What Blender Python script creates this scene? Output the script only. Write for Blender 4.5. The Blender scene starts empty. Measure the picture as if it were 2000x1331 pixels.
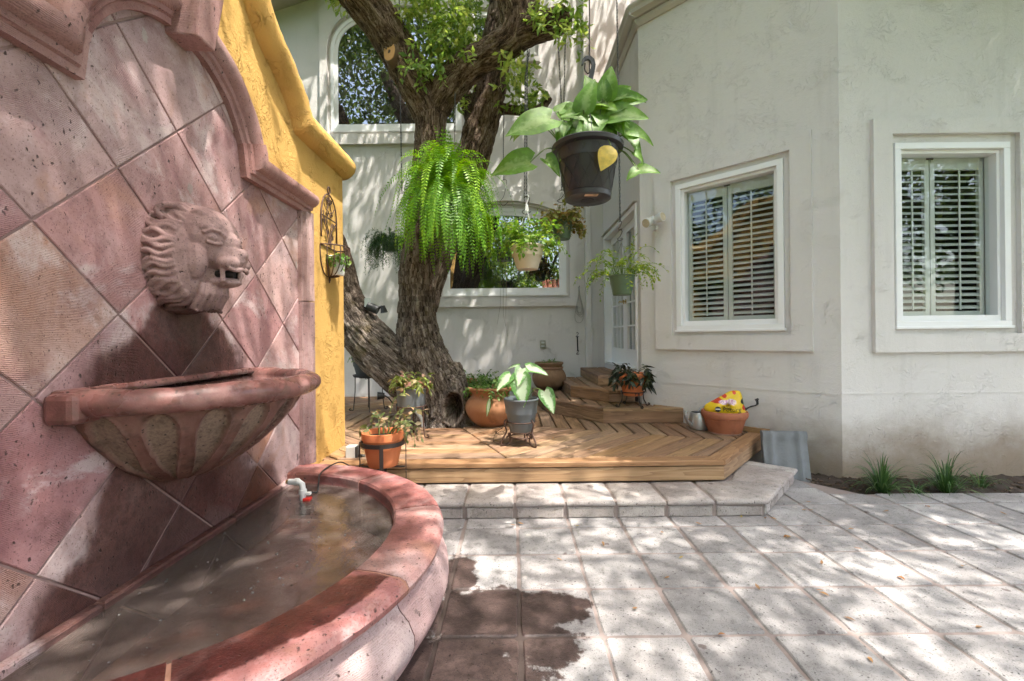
import bpy, bmesh, math, random
import numpy as np
from mathutils import Vector, Matrix

R = math.radians
scene = bpy.context.scene
COL = scene.collection
rng = np.random.default_rng(11)
random.seed(5)

# ------------------------------------------------------------------ camera
F, HZ, CAMH, ROLL = 870.0, 657.0, 1.25, 0.0105      # focal length in px of the 2000 px wide photo, horizon row, eye height
cam_d = bpy.data.cameras.new('camera')
cam_d.sensor_fit = 'HORIZONTAL'; cam_d.sensor_width = 36.0
cam_d.lens = F / 2000.0 * 36.0
cam_d.shift_y = -(665.5 - HZ) / 2000.0
cam_d.clip_start = 0.02; cam_d.clip_end = 2000.0
cam = bpy.data.objects.new('camera', cam_d); COL.objects.link(cam)
cam.matrix_world = Matrix.Translation((0, 0, CAMH)) @ Matrix.Rotation(R(90), 4, 'X') @ Matrix.Rotation(-ROLL, 4, 'Z')
scene.camera = cam

# ------------------------------------------------------------------ light
SUN_DIR = Vector((0.30, -0.26, 0.92)).normalized()   # towards the sun
world = bpy.data.worlds.new('World'); scene.world = world; world.use_nodes = True
wn = world.node_tree.nodes; wl = world.node_tree.links
for n in list(wn): wn.remove(n)
sky = wn.new('ShaderNodeTexSky'); sky.sky_type = 'NISHITA'; sky.sun_disc = False
sky.sun_elevation = math.asin(SUN_DIR.z); sky.sun_rotation = math.atan2(SUN_DIR.x, SUN_DIR.y)
sky.air_density = 1.0; sky.dust_density = 4.0; sky.ozone_density = 0.3
bg = wn.new('ShaderNodeBackground'); bg.inputs['Strength'].default_value = 0.15
wo = wn.new('ShaderNodeOutputWorld')
wl.new(sky.outputs[0], bg.inputs[0]); wl.new(bg.outputs[0], wo.inputs[0])
sun_d = bpy.data.lights.new('sun', 'SUN'); sun_d.energy = 2.0; sun_d.angle = R(0.53); sun_d.color = (1.0, 0.95, 0.87)
sun = bpy.data.objects.new('sun', sun_d); COL.objects.link(sun)
sun.rotation_euler = SUN_DIR.to_track_quat('Z', 'Y').to_euler(); sun.location = (6, -6, 14)
scene.view_settings.view_transform = 'Standard'; scene.view_settings.look = 'None'
scene.view_settings.gamma = 1.0; scene.view_settings.use_curve_mapping = False
scene.view_settings.exposure = 2.46
scene.render.engine = 'CYCLES'
scene.cycles.use_denoising = True; scene.cycles.use_adaptive_sampling = True; scene.cycles.adaptive_threshold = 0.03
scene.cycles.max_bounces = 7; scene.cycles.diffuse_bounces = 3; scene.cycles.glossy_bounces = 4
scene.cycles.transparent_max_bounces = 12; scene.cycles.transmission_bounces = 6
scene.cycles.caustics_reflective = False; scene.cycles.caustics_refractive = False
scene.cycles.sample_clamp_indirect = 6.0

# ------------------------------------------------------------------ placing helpers
def up(px, py):
    return px - ROLL * (py - 665.5), py + ROLL * (px - 1000.0)
def at(px, py, d):
    x, y = up(px, py)
    return Vector(((x - 1000) / F * d, d, CAMH - (y - HZ) / F * d))
def on(px, py, z):
    x, y = up(px, py)
    d = (CAMH - z) * F / (y - HZ)
    return Vector(((x - 1000) / F * d, d, z))

# ------------------------------------------------------------------ object helpers
def thing(name, label, cat, loc=(0, 0, 0), rz=0.0, group=None):
    o = bpy.data.objects.new(name, None); COL.objects.link(o)
    o.location = loc; o.rotation_euler = (0, 0, rz); o.empty_display_size = 0.1
    tag(o, label, cat, group)
    return o
def tag(o, label=None, cat=None, group=None, kind=None):
    if label: o['label'] = label
    if cat: o['category'] = cat
    if group: o['group'] = group
    if kind: o['kind'] = kind
    return o

class MB:
    """collects shapes, builds ONE mesh object"""
    def __init__(s): s.v = []; s.f = []
    def add(s, verts, faces, M=None):
        b = len(s.v)
        if M is not None: verts = [M @ Vector(v) for v in verts]
        s.v += [tuple(v) for v in verts]; s.f += [tuple(i + b for i in f) for f in faces]
        return s
    def box(s, x0, x1, y0, y1, z0, z1, M=None):
        v = [(x0, y0, z0), (x1, y0, z0), (x1, y1, z0), (x0, y1, z0), (x0, y0, z1), (x1, y0, z1), (x1, y1, z1), (x0, y1, z1)]
        return s.add(v, [(0, 3, 2, 1), (4, 5, 6, 7), (0, 1, 5, 4), (1, 2, 6, 5), (2, 3, 7, 6), (3, 0, 4, 7)], M)
    def prism(s, poly, z0, z1, bevel=0.0, M=None):
        n = len(poly)
        if poly_area(poly) < 0: poly = poly[::-1]
        v = [(p[0], p[1], z0) for p in poly]
        if bevel > 0:
            ins = inset(poly, bevel)
            v += [(p[0], p[1], z1 - bevel) for p in poly] + [(p[0], p[1], z1) for p in ins]; L = 3
        else:
            v += [(p[0], p[1], z1) for p in poly]; L = 2
        f = [tuple(range(n - 1, -1, -1)), tuple(range((L - 1) * n, L * n))]
        for k in range(L - 1):
            for i in range(n):
                j = (i + 1) % n
                f.append((k * n + i, k * n + j, (k + 1) * n + j, (k + 1) * n + i))
        return s.add(v, f, M)
    def tube(s, pts, rad, n=8, cap=True, M=None, closed=False):
        pts = [Vector(p) for p in pts]; m = len(pts)
        if not hasattr(rad, '__len__'): rad = [rad] * m
        v = []; f = []
        prev = None
        for i, p in enumerate(pts):
            if closed: t = pts[(i + 1) % m] - pts[i - 1]
            else: t = pts[min(i + 1, m - 1)] - pts[max(i - 1, 0)]
            if t.length < 1e-9: t = Vector((0, 0, 1))
            t.normalize()
            if prev is None:
                a = Vector((0, 0, 1)) if abs(t.z) < 0.9 else Vector((1, 0, 0))
                u = t.cross(a).normalized()
            else:
                u = (prev - t * prev.dot(t))
                u = u.normalized() if u.length > 1e-6 else t.orthogonal().normalized()
            prev = u; w = t.cross(u)
            for k in range(n):
                a = 2 * math.pi * k / n
                v.append(p + (u * math.cos(a) + w * math.sin(a)) * rad[i])
        rr = m if closed else m - 1
        for i in range(rr):
            for k in range(n):
                a = i * n + k; b = i * n + (k + 1) % n
                c = ((i + 1) % m) * n + (k + 1) % n; d = ((i + 1) % m) * n + k
                f.append((a, b, c, d))
        if cap and not closed:
            f.append(tuple(range(n - 1, -1, -1))); f.append(tuple((m - 1) * n + k for k in range(n)))
        return s.add(v, f, M)
    def lathe(s, prof, n=32, a0=0.0, a1=2 * math.pi, M=None, dr=None):
        full = abs(a1 - a0 - 2 * math.pi) < 1e-6
        m = len(prof); cols = n if full else n + 1
        v = []; f = []
        for k in range(cols):
            a = a0 + (a1 - a0) * k / n
            for i, (r, z) in enumerate(prof):
                rr = r if dr is None else r + dr(a, i, r, z)
                v.append((rr * math.cos(a), rr * math.sin(a), z))
        for k in range(n):
            k2 = (k + 1) % cols
            for i in range(m - 1):
                f.append((k * m + i, k2 * m + i, k2 * m + i + 1, k * m + i + 1))
        return s.add(v, f, M)
    def ball(s, c, r, nu=16, nv=10, M=None):
        if not hasattr(r, '__len__'): r = (r, r, r)
        v = []; f = []
        for i in range(nv + 1):
            th = math.pi * i / nv
            for k in range(nu):
                a = 2 * math.pi * k / nu
                v.append((c[0] + r[0] * math.sin(th) * math.cos(a), c[1] + r[1] * math.sin(th) * math.sin(a), c[2] + r[2] * math.cos(th)))
        for i in range(nv):
            for k in range(nu):
                f.append((i * nu + k, (i + 1) * nu + k, (i + 1) * nu + (k + 1) % nu, i * nu + (k + 1) % nu))
        return s.add(v, f, M)
    def mesh(s, name):
        me = bpy.data.meshes.new(name); me.from_pydata(s.v, [], s.f); me.validate(); return me
    def build(s, name, m, parent=None, smooth=False, origin=None, bevel=None):
        """vertices in the parent's space; origin (same space) becomes the object's own origin"""
        if origin is not None:
            ox, oy, oz = origin; s.v = [(a - ox, b - oy, c - oz) for a, b, c in s.v]
        me = s.mesh(name)
        return link(name, me, m, parent, smooth, origin, bevel)

def fix_normals(me):
    bm = bmesh.new(); bm.from_mesh(me)
    bmesh.ops.remove_doubles(bm, verts=bm.verts, dist=1e-6)
    bmesh.ops.recalc_face_normals(bm, faces=bm.faces); bm.to_mesh(me); bm.free()

def link(name, me, m=None, parent=None, smooth=False, loc=None, bevel=None, rot=None):
    o = bpy.data.objects.new(name, me); COL.objects.link(o)
    if m is not None and len(me.materials) == 0: me.materials.append(m)
    if smooth is True:
        me.polygons.foreach_set('use_smooth', np.ones(len(me.polygons), dtype=bool))
    elif smooth:
        me.polygons.foreach_set('use_smooth', np.ones(len(me.polygons), dtype=bool))
        if hasattr(me, 'set_sharp_from_angle'): me.set_sharp_from_angle(angle=R(smooth))
    if bevel:
        b = o.modifiers.new('bevel', 'BEVEL'); b.width = bevel; b.segments = 2; b.limit_method = 'ANGLE'; b.angle_limit = R(40)
    if parent is not None: o.parent = parent
    if loc is not None: o.location = loc
    if rot is not None: o.rotation_euler = rot
    return o

def poly_area(p):
    return 0.5 * sum(p[i][0] * p[(i + 1) % len(p)][1] - p[(i + 1) % len(p)][0] * p[i][1] for i in range(len(p)))
def inset(poly, d):
    n = len(poly); out = []
    for i in range(n):
        p0 = Vector(poly[i - 1][:2]); p1 = Vector(poly[i][:2]); p2 = Vector(poly[(i + 1) % n][:2])
        a = (p1 - p0); b = (p2 - p1)
        if a.length < 1e-9 or b.length < 1e-9: out.append(tuple(p1)); continue
        a.normalize(); b.normalize()
        na = Vector((-a.y, a.x)); nb = Vector((-b.y, b.x)); m = na + nb
        if m.length < 1e-6: out.append(tuple(p1 + na * d)); continue
        m.normalize(); c = max(0.35, m.dot(na)); out.append(tuple(p1 + m * (d / c)))
    return out
def clip(poly, a, b, c):
    """keep a*x+b*y <= c"""
    out = []
    n = len(poly)
    for i in range(n):
        p = poly[i]; q = poly[(i + 1) % n]
        dp = a * p[0] + b * p[1] - c; dq = a * q[0] + b * q[1] - c
        if dp <= 0: out.append(p)
        if (dp < 0 < dq) or (dq < 0 < dp):
            t = dp / (dp - dq); out.append((p[0] + (q[0] - p[0]) * t, p[1] + (q[1] - p[1]) * t))
    return out
def clip_convex(subj, convex):
    """clip any polygon with a counter-clockwise convex polygon"""
    if poly_area(convex) < 0: convex = convex[::-1]
    for i in range(len(convex)):
        p = convex[i]; q = convex[(i + 1) % len(convex)]
        nx, ny = (q[1] - p[1]), -(q[0] - p[0])
        subj = clip(subj, nx, ny, nx * p[0] + ny * p[1])
        if len(subj) < 3: return []
    return subj
def catmull(pts, k=6):
    P = [np.array(p, dtype=float) for p in pts]; out = []
    for i in range(len(P) - 1):
        p0 = P[max(i - 1, 0)]; p1 = P[i]; p2 = P[i + 1]; p3 = P[min(i + 2, len(P) - 1)]
        for j in range(k):
            t = j / k
            out.append(0.5 * ((2 * p1) + (-p0 + p2) * t + (2 * p0 - 5 * p1 + 4 * p2 - p3) * t * t + (-p0 + 3 * p1 - 3 * p2 + p3) * t ** 3))
    out.append(P[-1]); return out

# value noise for mesh displacement
_perm = rng.integers(0, 1 << 30, 4096)
def vnoise(p):
    p = np.asarray(p, dtype=np.float64); i = np.floor(p).astype(np.int64); f = p - i; f = f * f * (3 - 2 * f)
    def h(a, b, c):
        return _perm[(_perm[(_perm[a & 4095] + b) & 4095] + c) & 4095] / float(1 << 30)
    x, y, z = i[:, 0], i[:, 1], i[:, 2]; r = 0
    for dx in (0, 1):
        wx = f[:, 0] if dx else 1 - f[:, 0]
        for dy in (0, 1):
            wy = f[:, 1] if dy else 1 - f[:, 1]
            for dz in (0, 1):
                wz = f[:, 2] if dz else 1 - f[:, 2]
                r = r + wx * wy * wz * h(x + dx, y + dy, z + dz)
    return r
def fbm(p, o=3):
    r = 0; a = 0.5; s = 0
    for k in range(o): r = r + a * vnoise(p * (2 ** k) + 17.3 * k); s += a; a *= 0.5
    return r / s

# ------------------------------------------------------------------ materials
class NT:
    def __init__(s, name):
        s.m = bpy.data.materials.new(name); s.m.use_nodes = True; s.t = s.m.node_tree
        for n in list(s.t.nodes): s.t.nodes.remove(n)
        s.out = s.t.nodes.new('ShaderNodeOutputMaterial')
    def n(s, typ, inp=None, **props):
        nd = s.t.nodes.new('ShaderNode' + typ)
        for k, v in props.items(): setattr(nd, k, v)
        for k, v in (inp or {}).items():
            sk = nd.inputs[k]
            if isinstance(v, bpy.types.NodeSocket): s.t.links.new(v, sk)
            else:
                if sk.type == 'RGBA' and hasattr(v, '__len__') and len(v) == 3: v = tuple(v) + (1.0,)
                sk.default_value = v
        return nd
    def pos(s): return s.n('NewGeometry').outputs['Position']
    def obj(s): return s.n('TexCoord').outputs['Object']
    def rnd(s): return s.n('ObjectInfo').outputs['Random']
    def attr(s, name): return s.n('Attribute', attribute_name=name)
    def math(s, op, a, b=0.0, c=0.0, clamp=False):
        return s.n('Math', {0: a, 1: b, 2: c}, operation=op, use_clamp=clamp).outputs[0]
    def vmul(s, v, k):
        return s.n('VectorMath', {0: v, 1: k}, operation='MULTIPLY').outputs[0]
    def vadd(s, v, k):
        return s.n('VectorMath', {0: v, 1: k}, operation='ADD').outputs[0]
    def noise(s, v, scale, detail=4.0, rough=0.55, dist=0.0, out=0):
        return s.n('TexNoise', {'Vector': v, 'Scale': scale, 'Detail': detail, 'Roughness': rough, 'Distortion': dist}).outputs[out]
    def voro(s, v, scale, rand=1.0, feature='F1', out='Distance'):
        return s.n('TexVoronoi', {'Vector': v, 'Scale': scale, 'Randomness': rand}, feature=feature).outputs[out]
    def ramp(s, f, stops, interp='LINEAR'):
        nd = s.n('ValToRGB', {0: f}); cr = nd.color_ramp; cr.interpolation = interp
        while len(cr.elements) < len(stops): cr.elements.new(0.5)
        for e, (p, c) in zip(cr.elements, stops):
            e.position = p
            if not hasattr(c, '__len__'): c = (c, c, c)
            e.color = tuple(c) + (1.0,) if len(c) == 3 else c
        return nd.outputs[0]
    def step(s, v, lo, hi):      # smooth 0..1
        return s.n('MapRange', {0: v, 1: lo, 2: hi, 3: 0.0, 4: 1.0}, interpolation_type='SMOOTHSTEP').outputs[0]
    def mix(s, f, a, b, mode='MIX'):
        return s.n('MixRGB', {0: f, 1: a, 2: b}, blend_type=mode).outputs[0]
    def bump(s, h, strength=0.5, dist=0.01, nrm=None):
        d = {'Height': h, 'Strength': strength, 'Distance': dist}
        if nrm is not None: d['Normal'] = nrm
        return s.n('Bump', d).outputs[0]
    def hsv(s, col, h=0.5, sat=1.0, val=1.0):
        return s.n('HueSaturation', {'Color': col, 'Hue': h, 'Saturation': sat, 'Value': val}).outputs[0]
    def pbr(s, col, rough=0.6, nrm=None, metal=0.0, spec=0.5, **more):
        d = {'Base Color': col, 'Roughness': rough, 'Metallic': metal, 'Specular IOR Level': spec}
        if nrm is not None: d['Normal'] = nrm
        d.update(more)
        p = s.n('BsdfPrincipled', d)
        return p.outputs[0]
    def done(s, sh):
        s.t.links.new(sh, s.out.inputs[0]); return s.m
    def ellipses(s, u, v, els, nz, amp=0.25, soft=0.12):
        """1 inside any of the ellipses (cu, cv, ru, rv), ragged by the noise"""
        best = None
        for cu, cv, ru, rv in els:
            a = s.math('DIVIDE', s.math('SUBTRACT', u, cu), ru); b = s.math('DIVIDE', s.math('SUBTRACT', v, cv), rv)
            d = s.math('ADD', s.math('MULTIPLY', a, a), s.math('MULTIPLY', b, b))
            best = d if best is None else s.math('MINIMUM', best, d)
        r = s.math('ADD', best, s.math('MULTIPLY', s.math('SUBTRACT', nz, 0.5), amp * 4))
        return s.math('SUBTRACT', 1.0, s.step(r, 1.0 - soft, 1.0 + soft))

def sep(t, v):
    n = t.n('SeparateXYZ', {0: v}); return n.outputs[0], n.outputs[1], n.outputs[2]

def m_stucco(name, col, dirt=None, ridge=1.0):
    t = NT(name); p = t.pos()
    big = t.noise(p, 0.9, 3); fine = t.noise(p, 95, 3, 0.6)
    w = t.vadd(p, t.vmul(t.noise(p, 3.0, 2, out=1), (0.5, 0.5, 0.5)))
    # trowel strokes: stretched, bent noise cut to thin ridges
    s1 = t.noise(t.vmul(w, (2.6, 2.6, 8.5)), 4.2, 2, 0.5, 0.3); s2 = t.noise(t.vmul(t.vadd(w, t.vmul(w, (0.0, 0.0, 0.6))), (6.0, 6.0, 3.2)), 3.4, 2, 0.5, 0.5)
    r1 = t.math('SUBTRACT', 1.0, t.step(t.math('ABSOLUTE', t.math('SUBTRACT', s1, 0.5)), 0.0, 0.035))
    r2 = t.math('SUBTRACT', 1.0, t.step(t.math('ABSOLUTE', t.math('SUBTRACT', s2, 0.52)), 0.0, 0.03))
    mk = t.step(t.noise(p, 3.6, 3), 0.5, 0.68); mk2 = t.step(t.noise(t.vadd(p, (7, 3, 1)), 4.3, 3), 0.5, 0.66)
    hgt = t.math('ADD', t.math('MULTIPLY', t.math('MULTIPLY', r1, mk), 0.9), t.math('MULTIPLY', t.math('MULTIPLY', r2, mk2), 0.8))
    hgt = t.math('ADD', hgt, t.math('MULTIPLY', fine, 0.42)); hgt = t.math('ADD', hgt, t.math('MULTIPLY', t.noise(p, 22, 4, 0.65), 0.55))
    c = t.mix(big, tuple(x * 0.90 for x in col), tuple(min(1, x * 1.06) for x in col))
    c = t.mix(t.math('MULTIPLY', t.noise(p, 30, 3), 0.18), c, tuple(x * 0.75 for x in col))
    if dirt:
        x, y, z = sep(t, p)
        d = t.math('MULTIPLY', t.math('SUBTRACT', 1.0, t.step(t.math('ADD', z, t.math('MULTIPLY', t.noise(p, 3, 5, 0.65), 0.6)), 0.34, 1.0)), t.step(x, 1.9, 2.7))
        c = t.mix(t.math('MULTIPLY', d, 0.85), c, dirt)
        st = t.math('MULTIPLY', t.step(t.noise(t.vmul(p, (9, 9, 0.7)), 1.0, 3), 0.55, 0.75), 0.10)
        c = t.mix(st, c, (0.30, 0.28, 0.24))
    return t.done(t.pbr(c, 0.9, t.bump(hgt, 0.62 * ridge, 0.0115), spec=0.2))

def m_plain(name, col, rough=0.5, metal=0.0, var=0.08, scale=12, bump=0.0, spec=0.5, bscale=60):
    t = NT(name); p = t.obj()
    c = t.mix(t.noise(p, scale, 4), tuple(x * (1 - var) for x in col), tuple(min(1, x * (1 + var)) for x in col))
    nr = t.bump(t.noise(p, bscale, 4), bump, 0.004) if bump else None
    rg = t.n('MapRange', {0: t.noise(p, scale * 2.3, 3), 1: 0.3, 2: 0.7, 3: max(0.02, rough - 0.08), 4: min(1, rough + 0.08)}).outputs[0]
    return t.done(t.pbr(c, rg, nr, metal, spec))

def m_cantera(name, cols, wet=None, dark=(0.05, 0.03, 0.028), tool=1.0, pits=1.0, inclusion=True, rough=0.8, grey=None, dry=None, fd=0.0, contrast=1.0, vr=(0.84, 1.14), chalk=None):
    """Mexican volcanic tuff: mottled, pitted, dark flecks, combed tool marks; wet(t, pos) -> mask"""
    t = NT(name); p = t.pos(); r = t.rnd()
    q = t.vadd(p, t.vmul(t.n('CombineXYZ', {0: r, 1: r, 2: r}).outputs[0], (3.7, 5.1, 7.3)))
    n1 = t.noise(q, 2.6, 5, 0.6, 0.4)
    c = t.ramp(n1, [(0.28, cols[0]), (0.5, cols[1]), (0.72, cols[2])])
    per = t.n('TexWhiteNoise', {'W': r}, noise_dimensions='1D')
    c = t.hsv(c, t.n('MapRange', {0: per.outputs[0], 3: 0.492, 4: 0.508}).outputs[0], t.n('MapRange', {0: r, 3: 0.82, 4: 1.2}).outputs[0],
              t.n('MapRange', {0: per.outputs[0], 3: vr[0], 4: vr[1]}).outputs[0])
    c = t.mix(t.math('MULTIPLY', t.step(t.noise(q, 38, 4, 0.7), 0.45, 0.75), 0.35), c, cols[2])
    if grey:
        c = t.mix(t.math('MULTIPLY', t.step(t.noise(t.vadd(q, (4, 9, 2)), 1.7, 4), 0.5, 0.72), 0.7), c, grey)
    c = t.mix(t.math('MULTIPLY', t.step(t.noise(t.vadd(q, (2, 8, 5)), 16, 5, 0.7), 0.5, 0.72), 0.32 * contrast), c, tuple(x * 0.55 for x in cols[0]))
    if chalk:
        c = t.mix(t.math('MULTIPLY', t.step(t.noise(t.vadd(q, (9, 1, 3)), 3.2, 6, 0.66, 0.6), 0.50, 0.64), 0.75), c, chalk)
        c = t.mix(t.math('MULTIPLY', t.step(t.noise(t.vadd(q, (5, 12, 8)), 2.3, 5, 0.65, 0.5), 0.54, 0.70), 0.55), c, (0.40, 0.20, 0.125))
        c = t.mix(t.math('MULTIPLY', t.step(t.noise(t.vadd(q, (15, 2, 6)), 2.9, 5, 0.65, 0.5), 0.52, 0.68), 0.6), c, (0.23, 0.105, 0.115))
    # flecks
    sq = t.vadd(t.vmul(q, (1, 1.15, 0.7)), t.vmul(t.noise(q, 38, 3, out=1), (0.03, 0.03, 0.03)))
    v1 = t.voro(sq, 46); cell = t.voro(sq, 46, out='Color')
    cr, cg, cb = sep(t, cell)
    f1 = t.math('MULTIPLY', t.math('SUBTRACT', 1.0, t.step(v1, 0.12, 0.24)), t.step(cr, 0.83 - fd, 0.86 - fd))
    v2 = t.voro(sq, 130); cr2, _, _ = sep(t, t.voro(sq, 130, out='Color'))
    f2 = t.math('MULTIPLY', t.math('SUBTRACT', 1.0, t.step(v2, 0.16, 0.28)), t.step(cr2, 0.76 - fd, 0.82 - fd))
    fl = t.math('MAXIMUM', f1, t.math('MULTIPLY', f2, 0.75)); fl = t.math('MULTIPLY', fl, pits)
    c = t.mix(t.math('MULTIPLY', t.step(t.noise(q, 150, 2, 0.6), 0.58, 0.68), 0.30 * contrast), c, tuple(x * 0.45 for x in cols[0]))
    c = t.mix(t.math('MULTIPLY', fl, 0.88), c, dark)
    if inclusion:
        v3 = t.voro(sq, 9.5); a, b, d = sep(t, t.voro(sq, 9.5, out='Color'))
        inc = t.math('MULTIPLY', t.math('SUBTRACT', 1.0, t.step(v3, 0.14, 0.2)), t.step(a, 0.9, 0.91))
        c = t.mix(t.math('MULTIPLY', inc, 0.75), c, t.mix(t.step(b, 0.45, 0.5), (0.10, 0.07, 0.065), (0.45, 0.41, 0.38)))
    # combed lines
    d1 = t.n('TexWave', {'Vector': t.vadd(q, t.vmul(t.noise(q, 2.2, 2, out=1), (0.10, 0.10, 0.10))), 'Scale': 58.0, 'Distortion': 2.6, 'Detail': 2.0, 'Detail Scale': 2.0},
             wave_type='BANDS', bands_direction='Z').outputs[0]
    tm = t.step(t.noise(q, 3.4, 2), 0.42, 0.6)
    h = t.math('ADD', t.math('MULTIPLY', t.math('MULTIPLY', d1, tm), 0.5 * tool), t.math('MULTIPLY', t.noise(q, 55, 5, 0.7), 0.7))
    h = t.math('SUBTRACT', h, t.math('MULTIPLY', fl, 1.3))
    rg = t.math('ADD', rough - 0.1, t.math('MULTIPLY', t.noise(q, 20, 3), 0.2))
    c = t.mix(t.math('MULTIPLY', t.math('MULTIPLY', d1, tm), 0.20 * tool), c, tuple(x * 0.7 for x in cols[0]))
    if dry:
        c = t.mix(dry(t, p), c, t.mix(0.6, c, (0.62, 0.47, 0.45)))
    if wet:
        wm = wet(t, p)
        wc = t.hsv(t.mix(1.0, c, (0.27, 0.195, 0.18), 'MULTIPLY'), 0.5, 1.05, 1.0)
        wc = t.mix(t.math('MULTIPLY', t.step(t.noise(q, 30, 5, 0.75), 0.42, 0.62), 0.55), wc, t.hsv(wc, 0.5, 0.9, 0.4))
        c = t.mix(wm, c, wc)
        rg = t.math('SUBTRACT', rg, t.math('MULTIPLY', wm, 0.42))
    return t.done(t.pbr(c, rg, t.bump(h, 0.6, 0.006), spec=0.35))

def m_wood(name, c0, c1, c2):
    t = NT(name); r = t.rnd()
    q = t.vadd(t.obj(), t.vmul(t.n('CombineXYZ', {0: r, 1: r, 2: r}).outputs[0], (37.0, 91.0, 53.0)))
    w = t.vadd(q, t.vmul(t.noise(t.vmul(q, (1.5, 6, 6)), 1.4, 3, out=1), (0.0, 0.035, 0.035)))
    g = t.noise(t.vmul(w, (1.6, 34, 34)), 1.0, 5, 0.62, 0.3); ring = t.noise(t.vmul(w, (0.8, 11, 11)), 1.0, 2, 0.5, 0.2)
    rr = t.math('FRACT', t.math('MULTIPLY', ring, 9.0))
    c = t.ramp(t.math('ADD', t.math('MULTIPLY', g, 0.7), t.math('MULTIPLY', rr, 0.3)), [(0.22, c0), (0.48, c1), (0.78, c2)])
    kn = t.voro(t.vmul(q, (3.2, 9, 9)), 1.0); kr, _, _ = sep(t, t.voro(t.vmul(q, (3.2, 9, 9)), 1.0, out='Color'))
    kk = t.math('MULTIPLY', t.math('SUBTRACT', 1.0, t.step(kn, 0.05, 0.16)), t.step(kr, 0.8, 0.82))
    c = t.mix(t.math('MULTIPLY', kk, 0.75), c, tuple(x * 0.35 for x in c0))
    per = t.n('TexWhiteNoise', {'W': r}, noise_dimensions='1D').outputs[0]
    c = t.hsv(c, t.n('MapRange', {0: per, 3: 0.492, 4: 0.508}).outputs[0], t.n('MapRange', {0: r, 3: 0.85, 4: 1.1}).outputs[0], t.n('MapRange', {0: per, 3: 0.8, 4: 1.16}).outputs[0])
    c = t.mix(t.math('MULTIPLY', t.step(t.noise(t.pos(), 3.5, 4), 0.5, 0.75), 0.3), c, tuple(x * 0.6 for x in c0))
    return t.done(t.pbr(c, t.math('ADD', 0.52, t.math('MULTIPLY', g, 0.25)), t.bump(t.math('ADD', g, t.math('MULTIPLY', rr, 0.3)), 0.35, 0.003), spec=0.35))

def m_leaf(name, stops, trans=0.45, rough=0.45, vein=None):
    t = NT(name)
    r = t.attr('rnd').outputs['Fac']
    c = t.ramp(r, stops)
    c = t.hsv(c, 0.5, 1.0, t.n('MapRange', {0: t.noise(t.obj(), 40, 3), 1: 0.3, 2: 0.7, 3: 0.8, 4: 1.18}).outputs[0])
    if vein:
        e = t.attr('edge').outputs['Fac']       # 0 at the midrib, 1 at the margin
        n = t.noise(t.obj(), 45, 3)
        k = t.step(t.math('ADD', e, t.math('MULTIPLY', t.math('SUBTRACT', n, 0.5), vein[1])), vein[2], vein[3])
        c = t.mix(k, vein[0], c)
    a = t.pbr(c, rough, spec=0.4)
    b = t.n('BsdfTranslucent', {'Color': t.hsv(c, 0.487, 1.12, 1.35)}).outputs[0]
    return t.done(t.n('MixShader', {0: trans, 1: a, 2: b}).outputs[0])

def schlick(t, f0):
    g = t.n('NewGeometry'); d = t.n('VectorMath', {0: g.outputs['Incoming'], 1: g.outputs['Normal']}, operation='DOT_PRODUCT').outputs['Value']
    k = t.math('POWER', t.math('SUBTRACT', 1.0, t.math('ABSOLUTE', d), clamp=True), 5.0)
    return t.math('ADD', f0, t.math('MULTIPLY', k, 1.0 - f0), clamp=True)

def m_glass(name, tint=(0.95, 0.97, 0.96), f0=0.035):
    t = NT(name)
    g = t.n('BsdfGlossy', {'Color': (1, 1, 1), 'Roughness': 0.0, 'Normal': t.bump(t.noise(t.pos(), 0.9, 1), 0.03, 0.05)}).outputs[0]
    tr = t.n('BsdfTransparent', {'Color': tint}).outputs[0]
    return t.done(t.n('MixShader', {0: schlick(t, f0), 1: tr, 2: g}).outputs[0])

def m_pane_painted_dark(name, refl=0.26):
    t = NT(name); nb = t.bump(t.noise(t.pos(), 0.7, 1), 0.03, 0.05)
    g = t.n('BsdfGlossy', {'Color': (0.95, 0.97, 1.0), 'Roughness': 0.0, 'Normal': nb}).outputs[0]
    d = t.n('BsdfDiffuse', {'Color': (0.02, 0.018, 0.016)}).outputs[0]  # opaque black paints in the unlit room behind the glass
    return t.done(t.n('MixShader', {0: schlick(t, refl), 1: d, 2: g}).outputs[0])

M = {}
M['stucco'] = m_stucco('stucco_grey', (0.73, 0.698, 0.675), dirt=(0.22, 0.155, 0.095))
M['yellow'] = m_stucco('stucco_yellow', (0.62, 0.375, 0.115), ridge=1.7)
M['trim_white'] = m_plain('white_trim_paint', (0.85, 0.85, 0.85), 0.42, var=0.02)
M['taupe'] = m_plain('gutter_paint', (0.50, 0.46, 0.41), 0.5, var=0.05, bump=0.1)
M['shutter'] = m_plain('shutter_paint', (0.58, 0.59, 0.565), 0.5, var=0.03)
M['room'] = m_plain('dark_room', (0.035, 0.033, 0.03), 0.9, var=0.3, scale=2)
M['curtain'] = m_plain('curtain_cloth', (0.30, 0.32, 0.33), 0.9, var=0.2, scale=6)
M['glass'] = m_glass('window_glass')
M['pane_painted_dark'] = m_pane_painted_dark('window_painted_dark')
M['iron'] = m_plain('wrought_iron', (0.028, 0.020, 0.017), 0.55, metal=0.3, var=0.4, bump=0.3)
M['rust'] = m_plain('rusty_iron', (0.085, 0.045, 0.032), 0.7, metal=0.2, var=0.5, bump=0.3)
M['chain'] = m_plain('steel_chain', (0.10, 0.10, 0.10), 0.4, metal=0.8, var=0.3)
M['black'] = m_plain('black_plastic', (0.020, 0.020, 0.021), 0.45, var=0.2)
M['pvc'] = m_plain('white_pvc', (0.66, 0.66, 0.64), 0.35, var=0.03)
M['grey_box'] = m_plain('grey_plastic', (0.50, 0.51, 0.50), 0.45, var=0.04)
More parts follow.
